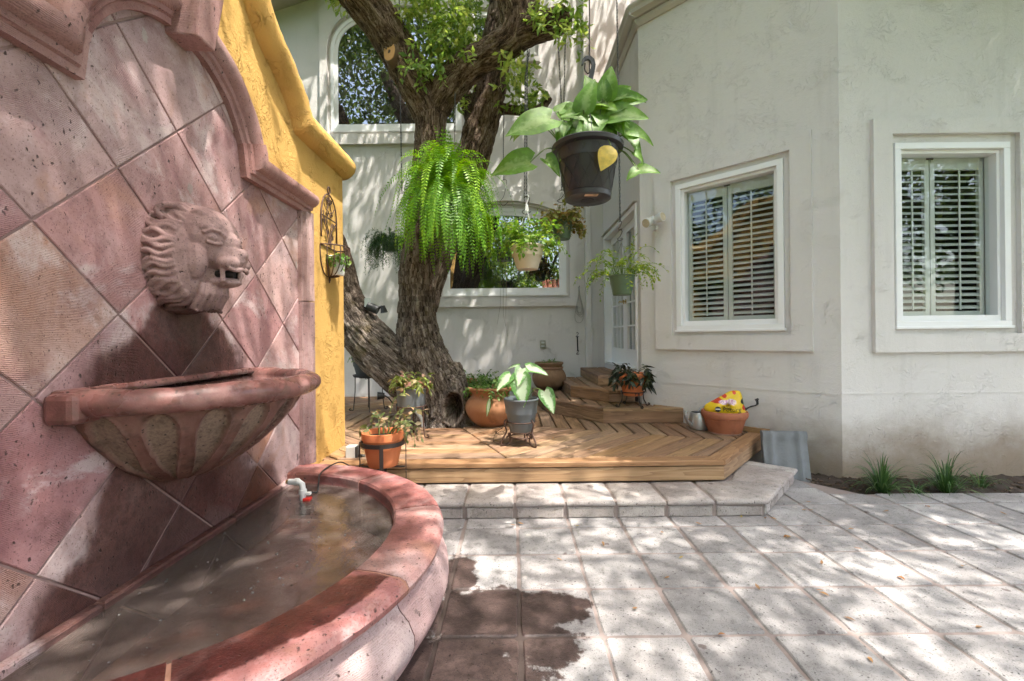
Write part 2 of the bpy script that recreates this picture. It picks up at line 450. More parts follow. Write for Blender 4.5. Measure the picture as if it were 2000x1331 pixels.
M['red'] = m_plain('red_plastic', (0.55, 0.03, 0.02), 0.4)
M['brass'] = m_plain('brass', (0.62, 0.45, 0.18), 0.3, metal=1.0)
M['soil'] = m_plain('soil', (0.040, 0.027, 0.019), 0.95, var=0.7, scale=50, bump=1.0, bscale=45)
M['grout'] = m_plain('pink_grout', (0.255, 0.205, 0.188), 0.95, var=0.25, scale=25, bump=0.5)
M['wall_grout'] = m_plain('fountain_grout', (0.30, 0.195, 0.178), 0.95, var=0.3, scale=14, bump=0.5)
M['deck'] = m_wood('deck_cedar', (0.135, 0.075, 0.040), (0.25, 0.148, 0.082), (0.355, 0.222, 0.13))
M['deck_edge'] = m_wood('deck_fascia', (0.18, 0.098, 0.050), (0.31, 0.182, 0.098), (0.415, 0.265, 0.152))
M['rope'] = m_plain('grey_rope', (0.42, 0.40, 0.37), 0.9, var=0.2)
M['tan_label'] = m_plain('tan_label', (0.62, 0.40, 0.25), 0.7)
# ================================================================== SETTING
YB = 7.30                    # back wall plane
YR = 3.87                    # right wall plane
C1 = Vector((2.86, YR, 0)); C2 = Vector((1.513, 5.217, 0))     # ends of the 45 degree bay wall
STEP_Z, DECK_Z = 0.12, 0.285
PAVE = 0.346

def struct(o): o['kind'] = 'structure'; return o

# ---- ground to the horizon
g = MB(); g.add([(-400, -400, -0.16), (400, -400, -0.16), (400, 400, -0.16), (-400, 400, -0.16)], [(0, 1, 2, 3)])
t = NT('garden_ground'); p = t.pos()
gc = t.ramp(t.noise(p, 0.7, 5), [(0.3, (0.05, 0.075, 0.022)), (0.6, (0.09, 0.12, 0.035)), (0.8, (0.13, 0.10, 0.06))])
struct(g.build('ground', t.done(t.pbr(gc, 0.95, t.bump(t.noise(p, 30, 4), 0.6, 0.03)))))

# ---- patio: grout bed with single pavers on it
BED = [(2.44, 3.80), (2.70, 3.45), (6.4, 3.40), (6.4, 4.2), (2.44, 4.2)]
def wet_patio(t, p):
    x, y, z = sep(t, p)
    nz = t.noise(p, 9.0, 6, 0.68)
    return t.ellipses(x, y, [(-0.12, 2.0, 0.30, 0.22), (0.17, 2.06, 0.19, 0.13), (-0.30, 2.33, 0.10, 0.24), (-0.22, 1.62, 0.34, 0.34), (0.08, 1.80, 0.20, 0.13)], nz, 0.85, 0.16)
t = NT('patio_grout'); p = t.pos(); gc = t.mix(t.noise(p, 25, 4), (0.20, 0.158, 0.145), (0.31, 0.255, 0.235))
M['patio_grout'] = t.done(t.pbr(t.mix(wet_patio(t, p), gc, (0.060, 0.042, 0.036)), 0.9, t.bump(t.noise(p, 60, 4), 0.5, 0.004)))
patio_m = MB().prism([(-1.6, -1.6), (6.3, -1.6), (6.3, 3.415), (2.705, 3.455), (2.44, 3.80), (2.3, 4.4), (-1.6, 4.4)], -0.15, -0.007)
patio = struct(patio_m.build('patio', M['patio_grout']))
M['paver'] = m_cantera('paver_stone', [(0.225, 0.21, 0.205), (0.32, 0.302, 0.297), (0.43, 0.41, 0.402)], wet=wet_patio, dark=(0.07, 0.062, 0.058), tool=0.15, pits=1.0, rough=0.85, grey=(0.27, 0.26, 0.258), fd=0.22, contrast=1.9, vr=(0.76, 1.16))
M['step_stone'] = m_cantera('step_stone', [(0.25, 0.215, 0.20), (0.36, 0.32, 0.30), (0.475, 0.435, 0.41)], dark=(0.07, 0.062, 0.058), tool=0.5, pits=1.0, rough=0.85, fd=0.2, contrast=1.7)

def stone_slab(poly, z0, z1, bev, jit, seg=4):
    """irregular edged slab; poly around its own origin"""
    if poly_area(poly) < 0: poly = poly[::-1]
    pts = []
    n = len(poly)
    for i in range(n):
        a = poly[i]; b = poly[(i + 1) % n]; L = math.hypot(b[0] - a[0], b[1] - a[1])
        k = max(1, min(seg, int(L / 0.05)))
        for j in range(k):
            u = j / k; q = (0.0 if j == 0 else jit)
            pts.append((a[0] + (b[0] - a[0]) * u + random.uniform(-q, q), a[1] + (b[1] - a[1]) * u + random.uniform(-q, q)))
    return MB().prism(pts, z0, z1, bev)
def paver_poly(w, d):
    h = 0.012
    return [(-w / 2 + h, -d / 2), (w / 2 - h, -d / 2), (w / 2, -d / 2 + h), (w / 2, d / 2 - h), (w / 2 - h, d / 2), (-w / 2 + h, d / 2), (-w / 2, d / 2 - h), (-w / 2, -d / 2 + h)]
paver_meshes = []
for k in range(7):
    me = stone_slab(paver_poly(PAVE - 0.017, 0.351 - 0.017), -0.04, 0.0, 0.006, 0.0035).mesh('paver'); me.materials.append(M['paver']); paver_meshes.append(me)
for j in range(-2, 11):
    yj = 3.606 - 0.351 * j
    for i in range(-5, 14):
        xi = 0.02 + PAVE * i
        cx, cy = xi + PAVE / 2, yj - 0.1755
        if cx < -1.1 or (cy < 1.0 and abs(cx) > 3.2): continue
        # clear of the step, the soil bed and the fountain's own footprint
        if cy > 3.45 and cx < 1.9: continue
        if math.hypot(cx + 1.47, cy - 1.94) < 0.85 and cx < -0.4: continue
        w, d = PAVE - 0.017, 0.334
        sq = [(cx - w / 2, cy - d / 2), (cx + w / 2, cy - d / 2), (cx + w / 2, cy + d / 2), (cx - w / 2, cy + d / 2)]
        cut = clip(sq, 0.345, 0.255, 0.345 * 2.70 + 0.255 * 3.45) if cy > 3.0 and cx < 2.75 else sq
        if cx >= 2.5: cut = clip(cut, 0.012, 1.0, 0.012 * 2.70 + 3.455)
        if len(cut) < 3 or abs(poly_area(cut)) < 0.004: continue
        z = random.uniform(-0.002, 0.002)
        if cut is sq or len(cut) == 4 and abs(abs(poly_area(cut)) - w * d) < 1e-5:
            link('paver', random.choice(paver_meshes), None, patio, loc=(cx + random.uniform(-.003, .003), cy + random.uniform(-.003, .003), z), rot=(random.uniform(-.004, .004), random.uniform(-.004, .004), math.pi * random.randint(0, 1) + random.uniform(-.008, .008)))
        else:
            q = [(a - cx, b - cy) for a, b in cut]
            stone_slab(q, -0.04, 0.0, 0.006, 0.003).build('paver', M['paver'], patio).location = (cx, cy, z)

# ---- planting bed
def bed_mesh():
    nx, ny = 120, 22; v = []; f = []
    X = np.linspace(2.40, 6.3, nx); T = np.linspace(0, 1, ny)
    for x in X:
        y0 = 3.452 - 0.012 * (x - 2.7) if x > 2.70 else 3.45 + (2.70 - x) * 1.35
        for q in T: v.append((x, y0 + (4.25 - y0) * q, 0))
    V = np.array(v); V[:, 2] = -0.05 + 0.055 * (fbm(V * np.array([7, 7, 1])) - 0.4) + 0.03 * (vnoise(V * 33) - 0.5) + 0.03 * np.clip((V[:, 1] - 3.55) / 0.3, 0, 1)
    for i in range(nx - 1):
        for j in range(ny - 1): f.append((i * ny + j, (i + 1) * ny + j, (i + 1) * ny + j + 1, i * ny + j + 1))
    return MB().add([tuple(a) for a in V], f)
struct(bed_mesh().build('soil_bed', M['soil'], smooth=True))

b = MB()
for k in range(420):
    x = random.uniform(2.5, 5.2); y0 = 3.47 if x > 2.7 else 3.47 + (2.70 - x) * 1.35
    y = random.uniform(y0, 3.86); s_ = random.uniform(.006, .02); a = random.uniform(0, 6.28); z = -.045 + random.uniform(0, .02) + .03 * min(1, max(0, (y - 3.55) / .3))
    b.box(-s_, s_, -s_ * .4, s_ * .4, -.003, .004, Matrix.Translation((x, y, z)) @ Matrix.Rotation(a, 4, 'Z') @ Matrix.Rotation(random.uniform(-.6, .6), 4, 'X'))
o = b.build('mulch', m_plain('mulch_chips', (.10, .065, .042), .95, var=.6, scale=30)); o['kind'] = 'stuff'; o['label'] = 'dark mulch chips and crumbs scattered over the soil bed'

# ---- stone step: slabs with a rounded nose on top, rough blocks as riser
st = thing('stone_step', 'low grey stone step running along the front of the wooden deck', 'step', (0, 3.2, 0))
E0 = (1.724, 3.045); E1 = (2.36, 3.73)
MB().prism([(-1.2, 3.056 - 3.2), (1.705, 3.056 - 3.2), (2.33, 3.742 - 3.2), (2.0, 4.0 - 3.2), (-1.2, 4.0 - 3.2)], -0.02, STEP_Z - 0.012).build('core', M['grout'], st)
def nose_slab(poly_bot, nose_edges, z0, z1):
    """slab polygon whose whole top edge is rounded over"""
    b = MB(); P = poly_bot if poly_area(poly_bot) > 0 else poly_bot[::-1]
    pts = []
    for i in range(len(P)):
        a = P[i]; c = P[(i + 1) % len(P)]
        for j in range(4): pts.append((a[0] + (c[0] - a[0]) * j / 4 + random.uniform(-.002, .002), a[1] + (c[1] - a[1]) * j / 4 + random.uniform(-.002, .002)))
    n = len(pts); rings = [(0.006, z0), (0.0, z0 + 0.008), (0.0, z1 - 0.016), (0.005, z1 - 0.006), (0.014, z1)]
    v = []; f = []
    for d, z in rings: v += [(q[0], q[1], z) for q in inset(pts, d)]
    for k in range(len(rings) - 1):
        for i in range(n): f.append((k * n + i, k * n + (i + 1) % n, (k + 1) * n + (i + 1) % n, (k + 1) * n + i))
    f.append(tuple(range((len(rings) - 1) * n, len(rings) * n))); f.append(tuple(range(n - 1, -1, -1)))
    return b.add(v, f)
xs = [-1.16, -0.68, -0.338, 0.008, 0.354, 0.70, 1.045, 1.375]
for a, b in zip(xs[:-1], xs[1:]):
    q = [(a + .006, 3.035 - 3.2), (b - .006, 3.035 - 3.2), (b - .006, 3.43 - 3.2), (a + .006, 3.43 - 3.2)]
    c = ((a + b) / 2, 3.23 - 3.2)
    nose_slab([(u - c[0], w - c[1]) for u, w in q], None, STEP_Z - 0.036, STEP_Z + random.uniform(-.002, .002)).build('slab', M['step_stone'], st, smooth=50).location = (c[0], c[1], 0)
    blk = stone_slab([(-(b - a) / 2 + .014, -STEP_Z / 2 + .03), ((b - a) / 2 - .014, -STEP_Z / 2 + .03), ((b - a) / 2 - .014, STEP_Z / 2 - .017), (-(b - a) / 2 + .014, STEP_Z / 2 - .017)], 0, 0.07, 0.008, 0.004, 6)
    o = blk.build('riser_block', M['step_stone'], st); o.location = ((a + b) / 2, 3.115 - 3.2, STEP_Z / 2 - 0.028); o.rotation_euler = (R(90), 0, 0)
dxy = (Vector(E1) - Vector(E0)); dl = dxy.length; dxy.normalize(); nin = Vector((-dxy.y, dxy.x))
slabs = [[(1.387, 3.035), (1.735, 3.035), (1.735 + 0.36, 3.42), (1.387, 3.42)]]
e = [Vector(E0) + Vector((0.012, -0.01)) + dxy * k for k in (0, 0.40, 0.80, 0.945)]
slabs = [[(1.387, 3.035), (e[0].x, 3.035), (e[1].x, e[1].y), (1.69, 3.45), (1.387, 3.43)],
         [(e[1].x + .008, e[1].y + .009), (e[2].x, e[2].y), (e[2].x - .33, e[2].y + .30), (1.695, 3.465)],
         [(e[2].x + .008, e[2].y + .009), (e[3].x, e[3].y), (e[3].x - .3, e[3].y + .26), (e[2].x - .32, e[2].y + .31)]]
for q in slabs:
    c = (sum(u for u, w in q) / len(q), sum(w for u, w in q) / len(q))
    nose_slab([(u - c[0], w - c[1]) for u, w in q], None, STEP_Z - 0.036, STEP_Z).build('slab', M['step_stone'], st, smooth=50).location = (c[0], c[1] - 3.2, 0)
for k in range(5):
    s0, s1 = [(0.02, 0.16), (0.175, 0.32), (0.335, 0.52), (0.535, 0.72), (0.735, 0.90)][k]
    mid = Vector(E0) + dxy * ((s0 + s1) / 2) + nin * 0.062
    blk = stone_slab([(-(s1 - s0) / 2, -.028), ((s1 - s0) / 2, -.028), ((s1 - s0) / 2, .034), (-(s1 - s0) / 2, .043)], 0, 0.06, 0.008, 0.004, 5)
    o = blk.build('riser_block', M['step_stone'], st); o.location = (mid.x, mid.y - 3.2, 0.031); o.rotation_euler = (R(90), 0, math.atan2(dxy.y, dxy.x))
blk = stone_slab([(-.155, -.028), (.155, -.028), (.155, .034), (-.155, .043)], 0, 0.07, 0.008, 0.004, 6)
o = blk.build('riser_block', M['step_stone'], st); o.location = (1.545, 3.115 - 3.2, 0.031); o.rotation_euler = (R(90), 0, 0)

# ---- deck: octagon of mitred boards round the tree
TREE = (-0.73, 5.18)
deck = thing('wooden_deck', 'low brown wooden deck of mitred boards laid around the oak trunk', 'deck', (0, 3.4, 0))
def board(poly, ang, z0, z1, mat, parent, name='board', bev=0.006):
    c = (sum(p[0] for p in poly) / len(poly), sum(p[1] for p in poly) / len(poly))
    ca, sa = math.cos(-ang), math.sin(-ang)
    q = [((x - c[0]) * ca - (y - c[1]) * sa, (x - c[0]) * sa + (y - c[1]) * ca) for x, y in poly]
    if poly_area(q) < 0: q = q[::-1]
    o = MB().prism(q, -(z1 - z0), 0.0, bev).build(name, mat, parent)
    pl = parent.location
    o.location = (c[0] - pl.x, c[1] - pl.y, z1 - pl.z + random.uniform(-.0015, .0015)); o.rotation_euler = (0, 0, ang); return o
D0 = (1.613, 3.40); D1 = (2.44, 4.33)
ed = Vector((D1[0] - D0[0], D1[1] - D0[1])).normalized(); en = (ed.y, -ed.x)      # outward normal of the slanted edge
BW, GAP = 0.133, 0.014
fr0 = 3.40 + BW + GAP
for k in range(8):
    th = R(-90 + 45 * k)                       # sector direction
    d = (math.cos(th), math.sin(th)); s = (-d[1], d[0])
    for i in range(3, 46):
        r0 = 0.02 + i * (BW + GAP); r1 = r0 + BW
        if r0 < 0.42: continue
        t8 = math.tan(R(22.5)); e_ = GAP / 2
        q = [(TREE[0] + d[0] * r + s[0] * w, TREE[1] + d[1] * r + s[1] * w) for r, w in ((r0, -r0 * t8 + e_), (r1, -r1 * t8 + e_), (r1, r1 * t8 - e_), (r0, r0 * t8 - e_))]
        q = clip(q, 0, -1, -fr0)                                        # front border
        q = clip(q, en[0], en[1], en[0] * D0[0] + en[1] * D0[1] - BW - GAP)
        q = clip(q, 1, 1, 6.72); q = clip(q, 0, 1, YB + 0.02); q = clip(q, -1, 0, 3.6)
        if len(q) < 3 or abs(poly_area(q)) < 0.004: continue
        cx = sum(a for a, b in q) / len(q); cy = sum(b for a, b in q) / len(q)
        if cx < -1.9 and cy < 4.2: continue
        if cx > 1.2 and cy > 5.2: continue
        L = max(math.hypot(a[0] - b[0], a[1] - b[1]) for a in q for b in q)
        board(q, th + R(90), DECK_Z - 0.034, DECK_Z, M['deck'], deck)
board([(-1.5, 3.395), (1.610, 3.395), (1.610 - 0.06, 3.395 + BW), (-1.5, 3.395 + BW)], 0, DECK_Z - 0.036, DECK_Z, M['deck_edge'], deck, 'edge_board')
a0 = Vector(D0); a1 = Vector(D1); inn = Vector((-en[0], -en[1])) * BW
board([tuple(a0 + Vector((0.006, 0.0))), tuple(a1), tuple(a1 + inn), tuple(a0 + inn + Vector((0.006, 0.0)) - ed * 0.03)], math.atan2(ed.y, ed.x), DECK_Z - 0.036, DECK_Z + 0.001, M['deck_edge'], deck, 'edge_board')
def vboard(p, q, z0, z1, th, mat, parent, name='fascia_board'):
    """upright board from p to q (outer face), thickness inwards (left of p->q)"""
    p = Vector(p[:2]); q = Vector(q[:2]); d = q - p; L = d.length; d.normalize(); nrm = Vector((-d.y, d.x))
    o = MB().box(-L / 2, L / 2, 0, th, -(z1 - z0) / 2, (z1 - z0) / 2).build(name, mat, parent, bevel=0.003)
    m = (p + q) / 2; pl = parent.location
    o.location = (m.x - pl.x, m.y - pl.y, (z0 + z1) / 2 - pl.z); o.rotation_euler = (0, 0, math.atan2(d.y, d.x)); return o
vboard((-1.5, 3.404), (1.610, 3.404), STEP_Z + 0.014, DECK_Z - 0.046, 0.035, M['deck_edge'], deck)
vboard((1.616, 3.412), (2.435, 4.338), STEP_Z + 0.014, DECK_Z - 0.046, 0.035, M['deck_edge'], deck)
MB().box(-3.6, 1.4, 0.2, 3.9, 0.0, 0.05).build('joist_bed', M['soil'], deck)
# narrow trim board where the deck meets the bay wall
vboard((2.46, 4.262), (1.90, 4.822), DECK_Z + 0.002, DECK_Z + 0.05, 0.03, M['deck_edge'], deck, 'wall_trim')

def deck_step(label, front, back, z0, z1):
    """front: visible outline points (left back ... right front, clockwise seen from above reversed), back: closing points"""
    o = thing('deck_step', label, 'step', (front[0][0], front[0][1], z0), group='wooden steps up to the door')
    poly = list(front) + list(back)
    if poly_area(poly) < 0: poly = poly[::-1]
    inner = inset(poly, 0.005)
    n = len(front)
    # border boards on the front edges
    F_ = [Vector(p) for p in front]
    offs = []
    for i in range(n):
        if i == 0: d = (F_[1] - F_[0]).normalized(); m = Vector((-d.y, d.x)) * BW
        elif i == n - 1: d = (F_[-1] - F_[-2]).normalized(); m = Vector((-d.y, d.x)) * BW
        else:
            d1 = (F_[i] - F_[i - 1]).normalized(); d2 = (F_[i + 1] - F_[i]).normalized()
            n1 = Vector((-d1.y, d1.x)); n2 = Vector((-d2.y, d2.x)); b = (n1 + n2).normalized(); m = b * (BW / b.dot(n1))
        offs.append(m)
    for i in range(n - 1):
        d = F_[i + 1] - F_[i]; e_ = d.normalized() * 0.002
        board([tuple(F_[i] + e_), tuple(F_[i + 1] - e_), tuple(F_[i + 1] + offs[i + 1] - e_), tuple(F_[i] + offs[i] + e_)], math.atan2(d.y, d.x), z1 - 0.034, z1, M['deck'], o, 'edge_board', 0.006)
        vboard(F_[i] + d.normalized() * 0.002 + Vector((0, 0)), F_[i + 1] - d.normalized() * 0.002, z0 + 0.004, z1 - 0.037, 0.03, M['deck'], o)
    fill = [tuple(F_[i] + offs[i]) for i in range(n)] + list(back)
    if poly_area(fill) < 0: fill = fill[::-1]
    x = min(p[0] for p in fill)
    xm = max(p[0] for p in fill)
    while x < xm:
        strip = clip(clip(list(fill), -1, 0, -(x + 0.0)), 1, 0, x + BW)
        if len(strip) >= 3 and abs(poly_area(strip)) > 0.003:
            board(inset(strip, 0.004) if poly_area(strip) > 0 else inset(strip[::-1], 0.004), R(90), z1 - 0.034, z1 - 0.001, M['deck'], o)
        x += BW + GAP
    return o
S1, S2, S3 = 0.45, 0.597, 0.735
deck_step('bottom wooden step, the longest, carrying the clay olla and the orange pot', [(0.30, 6.9), (0.31, 6.5), (0.43, 5.62), (0.99, 4.87), (1.86, 4.85)], [(1.50, 5.21), (1.50, 6.9)], DECK_Z, S1)
deck_step('middle wooden step between the clay olla and the top step', [(0.72, 7.05), (0.735, 6.55), (0.755, 5.80), (1.145, 5.28), (1.45, 5.27)], [(1.50, 5.4), (1.50, 7.05)], S1, S2)
deck_step('top wooden step, the smallest, right below the white door', [(1.10, 7.2), (1.10, 5.72), (1.50, 5.72)], [(1.50, 7.2)], S2, S3)

# ================================================================== HOUSE
house = thing('house', 'two storey pale grey stucco house with white framed windows behind the patio', 'house', (0, YB, 0))
HL = Vector(house.location)
def WF(origin, rz): return Matrix.Translation(Vector(origin) - HL) @ Matrix.Rotation(rz, 4, 'Z')
MBK = WF((0, YB, 0), 0)                        # back wall frame: local x right, y into the wall, z up
MRW = WF((C1.x, YR, 0), 0)                     # right wall, x from the bay corner
MBY = WF((C2.x, C2.y, 0), R(-45))              # bay wall, x from its far end
MDW = WF((C2.x, YB, 0), R(-90))                # door wall, x from the back wall
def wall(Mx, x0, x1, z0, z1, hole=None, th=0.22, name='wall'):
    b = MB()
    if hole:
        a0, a1, h0, h1 = hole
        b.box(x0, a0, 0, th, z0, z1, Mx); b.box(a1, x1, 0, th, z0, z1, Mx)
        b.box(a0, a1, 0, th, z0, h0, Mx); b.box(a0, a1, 0, th, h1, z1, Mx)
    else: b.box(x0, x1, 0, th, z0, z1, Mx)
    return b.build(name, M['stucco'], house)
EAVE = 4.93
wall(MBK, -7.5, 7.0, -0.1, 9.5)
BX0, BX1, WZ0, WZ1 = 0.435, 1.480, 1.285, 2.89
RX0, RX1 = 3.325 - C1.x, 4.325 - C1.x
BL = (C1 - C2).length
wall(MBY, 0, BL, -0.1, EAVE + 0.1, (BX0, BX1, WZ0, WZ1)); wall(MRW, 0, 4.2, -0.15, EAVE + 2.6, (RX0, RX1, WZ0, WZ1))
DX0, DX1, DZ0, DZ1 = 0.09, YB - 5.34, 0.80, 2.84
wall(MDW, 0.0, YB - C2.y, -0.1, EAVE + 0.1, (DX0, DX1, DZ0, DZ1))
# proud stucco surrounds
def surround(Mx, x0, x1, z0, z1, a0, a1, h0, h1, proud=0.038):
    b = MB()
    b.box(x0, x1, -proud, 0.006, z0, h0, Mx); b.box(x0, x1, -proud, 0.006, h1, z1, Mx)
    b.box(x0, a0, -proud, 0.006, h0, h1, Mx); b.box(a1, x1, -proud, 0.006, h0, h1, Mx)
    return b.build('window_surround', M['stucco'], house)
surround(MBY, 0.20, 1.705, 1.085, 3.075, BX0 - 0.045, BX1 + 0.055, WZ0 - 0.05, WZ1 + 0.05)
surround(MRW, 3.128 - C1.x, 4.62 - C1.x, 1.075, 3.09, RX0 - 0.03, RX1 + 0.065, WZ0 - 0.055, WZ1 + 0.07)
# plaster seam low on the wall
MB().box(0.02, BL, -0.004, 0.002, 0.705, 0.717, MBY).build('plaster_seam', M['stucco'], house)
MB().box(0.0, 4.1, -0.004, 0.002, 0.715, 0.727, MRW).build('plaster_seam', M['stucco'], house)
MB().box(-7.0, C2.x - 0.1, -0.004, 0.002, 0.632, 0.644, MBK).build('plaster_seam', M['stucco'], house)

def shutter_window(Mx, x0, x1, z0, z1, label):
    """white frame with deep reveal, glass, two shutter panels of slats"""
    b = MB(); fw = 0.055; dp = 0.115
    x0 += .002; x1 -= .002; z0 += .002; z1 -= .002
    for (a, c, e0, e1) in ((x0, x1, z0, z0 + fw), (x0, x1, z1 - fw, z1), (x0, x0 + fw, z0 + fw, z1 - fw), (x1 - fw, x1, z0 + fw, z1 - fw)):
        b.box(a, c, -0.022, dp, e0, e1, Mx)
    f2 = fw + 0.030     # inner stop, stepped back
    for (a, c, e0, e1) in ((x0 + fw, x1 - fw, z0 + fw, z0 + f2 + .02), (x0 + fw, x1 - fw, z1 - f2, z1 - fw), (x0 + fw, x0 + f2, z0 + f2 + .02, z1 - f2), (x1 - f2, x1 - fw, z0 + f2 + .02, z1 - f2)):
        b.box(a, c, 0.012, dp, e0, e1, Mx)
    b.box(x0 - 0.012, x1 + 0.012, -0.034, -0.002, z0 - 0.012, z0 + 0.012, Mx)
    w = b.build('window', M['trim_white'], house, bevel=0.004); w['label'] = label
    MB().box(x0 + fw, x1 - fw, 0.075, 0.080, z0 + fw, z1 - fw, Mx).build('pane', M['glass'], w)
    gx0, gx1, gz0, gz1 = x0 + f2 - .005, x1 - f2 + .005, z0 + f2 + .012, z1 - f2 + .008
    mid = gx0 + (gx1 - gx0) * (0.47 if 'far' in label else 0.42)
    for (p0, p1) in ((gx0, mid - .004), (mid + .004, gx1)):
        sw = 0.042; fb = MB()
        y0, y1 = 0.125, 0.155
        fb.box(p0, p0 + sw, y0, y1, gz0, gz1, Mx); fb.box(p1 - sw, p1, y0, y1, gz0, gz1, Mx)
        fb.box(p0 + sw, p1 - sw, y0, y1, gz0, gz0 + 0.05, Mx); fb.box(p0 + sw, p1 - sw, y0, y1, gz1 - 0.11, gz1, Mx)
        fb.build('shutter_frame', M['shutter'], w, bevel=0.002)
        sl0, sl1 = p0 + sw + .002, p1 - sw - .002; L = sl1 - sl0
        bz0, bz1 = gz0 + 0.06, gz1 - 0.125; nsl = 22
        me = MB().add([(-L / 2, -.034, -.001), (-L / 2, 0, -.0065), (-L / 2, .031, -.001), (-L / 2, 0, .0065), (L / 2, -.031, -.001), (L / 2, 0, -.0065), (L / 2, .031, -.001), (L / 2, 0, .0065)],
                      [(0, 1, 5, 4), (1, 2, 6, 5), (2, 3, 7, 6), (3, 0, 4, 7), (0, 3, 2, 1), (4, 5, 6, 7)]).mesh('slat'); me.materials.append(M['shutter'])
        for k in range(nsl):
            z = bz0 + (bz1 - bz0) * (k + 0.5) / nsl
            mm = Mx @ Matrix.Translation(((sl0 + sl1) / 2, 0.14, z)) @ Matrix.Rotation(R(34), 4, 'X')
            so = link('slat', me, None, w); so.matrix_local = mm
        MB().box((sl0 + sl1) / 2 - .006, (sl0 + sl1) / 2 + .006, 0.100, 0.108, bz0, bz1, Mx).build('tilt_rod', M['shutter'], w)
    MB().box(mid - 0.03, mid + 0.03, 0.117, 0.124, gz1 - 0.022, gz1 - 0.002, Mx).build('hinge', M['rust'], w)
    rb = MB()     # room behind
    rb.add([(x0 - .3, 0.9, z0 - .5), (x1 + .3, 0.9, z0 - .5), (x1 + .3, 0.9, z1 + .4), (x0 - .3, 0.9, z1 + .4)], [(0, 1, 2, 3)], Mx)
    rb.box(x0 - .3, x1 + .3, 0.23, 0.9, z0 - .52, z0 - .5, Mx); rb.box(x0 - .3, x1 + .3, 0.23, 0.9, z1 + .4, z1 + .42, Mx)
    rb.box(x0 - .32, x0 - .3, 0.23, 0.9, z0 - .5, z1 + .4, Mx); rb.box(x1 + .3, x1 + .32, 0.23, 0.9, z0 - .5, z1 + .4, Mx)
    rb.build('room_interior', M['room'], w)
    return w
shutter_window(MBY, BX0, BX1, WZ0, WZ1, 'shuttered window in the slanted wall, far from the frame edge')
shutter_window(MRW, RX0, RX1, WZ0, WZ1, 'shuttered window in the right hand wall')

# French door
def door():
    b = MB(); fw = 0.06; Mx = MDW
    x0, x1, z0, z1 = DX0 + .002, DX1 - .002, DZ0 + .002, DZ1 - .002
    b.box(x0, x0 + fw, -0.02, 0.14, z0, z1, Mx); b.box(x1 - fw, x1, -0.02, 0.14, z0, z1, Mx); b.box(x0 + fw, x1 - fw, -0.02, 0.14, z1 - fw, z1, Mx)
    b.box(x0 + fw, x1 - fw, 0.0, 0.16, z0, z0 + 0.03, Mx)
    d = b.build('door', M['trim_white'], house, bevel=0.004)
    a0, a1 = x0 + fw + .003, x1 - fw - .003; mid = (a0 + a1) / 2
    for (p0, p1) in ((a0, mid - .002), (mid + .002, a1)):
        st, tr, br = 0.105, 0.11, 0.22; e0, e1 = z0 + .032, z1 - fw - .003; lf = MB(); y0, y1 = 0.085, 0.125
        lf.box(p0, p0 + st, y0, y1, e0, e1, Mx); lf.box(p1 - st, p1, y0, y1, e0, e1, Mx); lf.box(p0 + st, p1 - st, y0, y1, e0, e0 + br, Mx); lf.box(p0 + st, p1 - st, y0, y1, e1 - tr, e1, Mx)
        gx0, gx1, gz0, gz1 = p0 + st, p1 - st, e0 + br, e1 - tr
        nc, nr = 3, 5
        for c in range(1, nc):
            x = gx0 + (gx1 - gx0) * c / nc; lf.box(x - .011, x + .011, y0 + .005, y1 - .005, gz0, gz1, Mx)
        for r_ in range(1, nr):
            z = gz0 + (gz1 - gz0) * r_ / nr; lf.box(gx0, gx1, y0 + .007, y1 - .007, z - .011, z + .011, Mx)
        lf.build('door_leaf', M['trim_white'], d)
        for c in range(nc):
            for r_ in range(nr):
                w, h = (gx1 - gx0) / nc, (gz1 - gz0) / nr
                MB().box(gx0 + w * c + .009, gx0 + w * (c + 1) - .009, 0.103, 0.107, gz0 + h * r_ + .009, gz0 + h * (r_ + 1) - .009, Mx).build('pane', M['glass'], d)
    hd = MB()
    for s in (-1, 1):
        x = mid + s * 0.055
        hd.ball((0, 0, 0), (.026, .008, .035), 10, 6, Mx @ Matrix.Translation((x, 0.08, 1.72)))
        hd.tube([(x, .08, 1.72), (x, .035, 1.72), (x + s * .05, .03, 1.725), (x + s * .1, .032, 1.715)], .009, 8, M=Mx)
    hd.ball((0, 0, 0), (.022, .012, .022), 10, 6, Mx @ Matrix.Translation((mid + .055, 0.08, 1.87)))
    hd.build('handle', M['brass'], d, smooth=True)
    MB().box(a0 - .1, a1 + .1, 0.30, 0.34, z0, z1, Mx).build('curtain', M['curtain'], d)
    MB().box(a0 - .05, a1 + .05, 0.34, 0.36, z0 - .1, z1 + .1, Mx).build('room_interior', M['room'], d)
    MB().box(x0 - .03, x1 + .02, -0.05, 0.0, z1 + .004, z1 + .016, Mx).build('drip_cap', M['taupe'], d)
door()

# arched and square windows of the back wall
def outline(x0, x1, z0, zs, za, pw=2.0, n=28):
    pts = [(x0, z0), (x1, z0)]; cx = (x0 + x1) / 2; hw = (x1 - x0) / 2
    for k in range(n + 1):
        a = math.pi * k / n; c, s = math.cos(a), math.sin(a)
        pts.append((cx + hw * math.copysign(abs(c) ** (2 / pw), c), zs + (za - zs) * abs(s) ** (2 / pw)))
    return pts
def ring(b, outer, inner, y0, y1, Mx):
    n = len(outer); v = [(p[0], y0, p[1]) for p in outer] + [(p[0], y0, p[1]) for p in inner] + [(p[0], y1, p[1]) for p in outer] + [(p[0], y1, p[1]) for p in inner]
    f = []
    for i in range(n):
        j = (i + 1) % n
        f += [(i, j, n + j, n + i), (2 * n + i, 3 * n + i, 3 * n + j, 2 * n + j), (i, 2 * n + i, 2 * n + j, j), (n + i, n + j, 3 * n + j, 3 * n + i)]
    b.add(v, f, Mx)
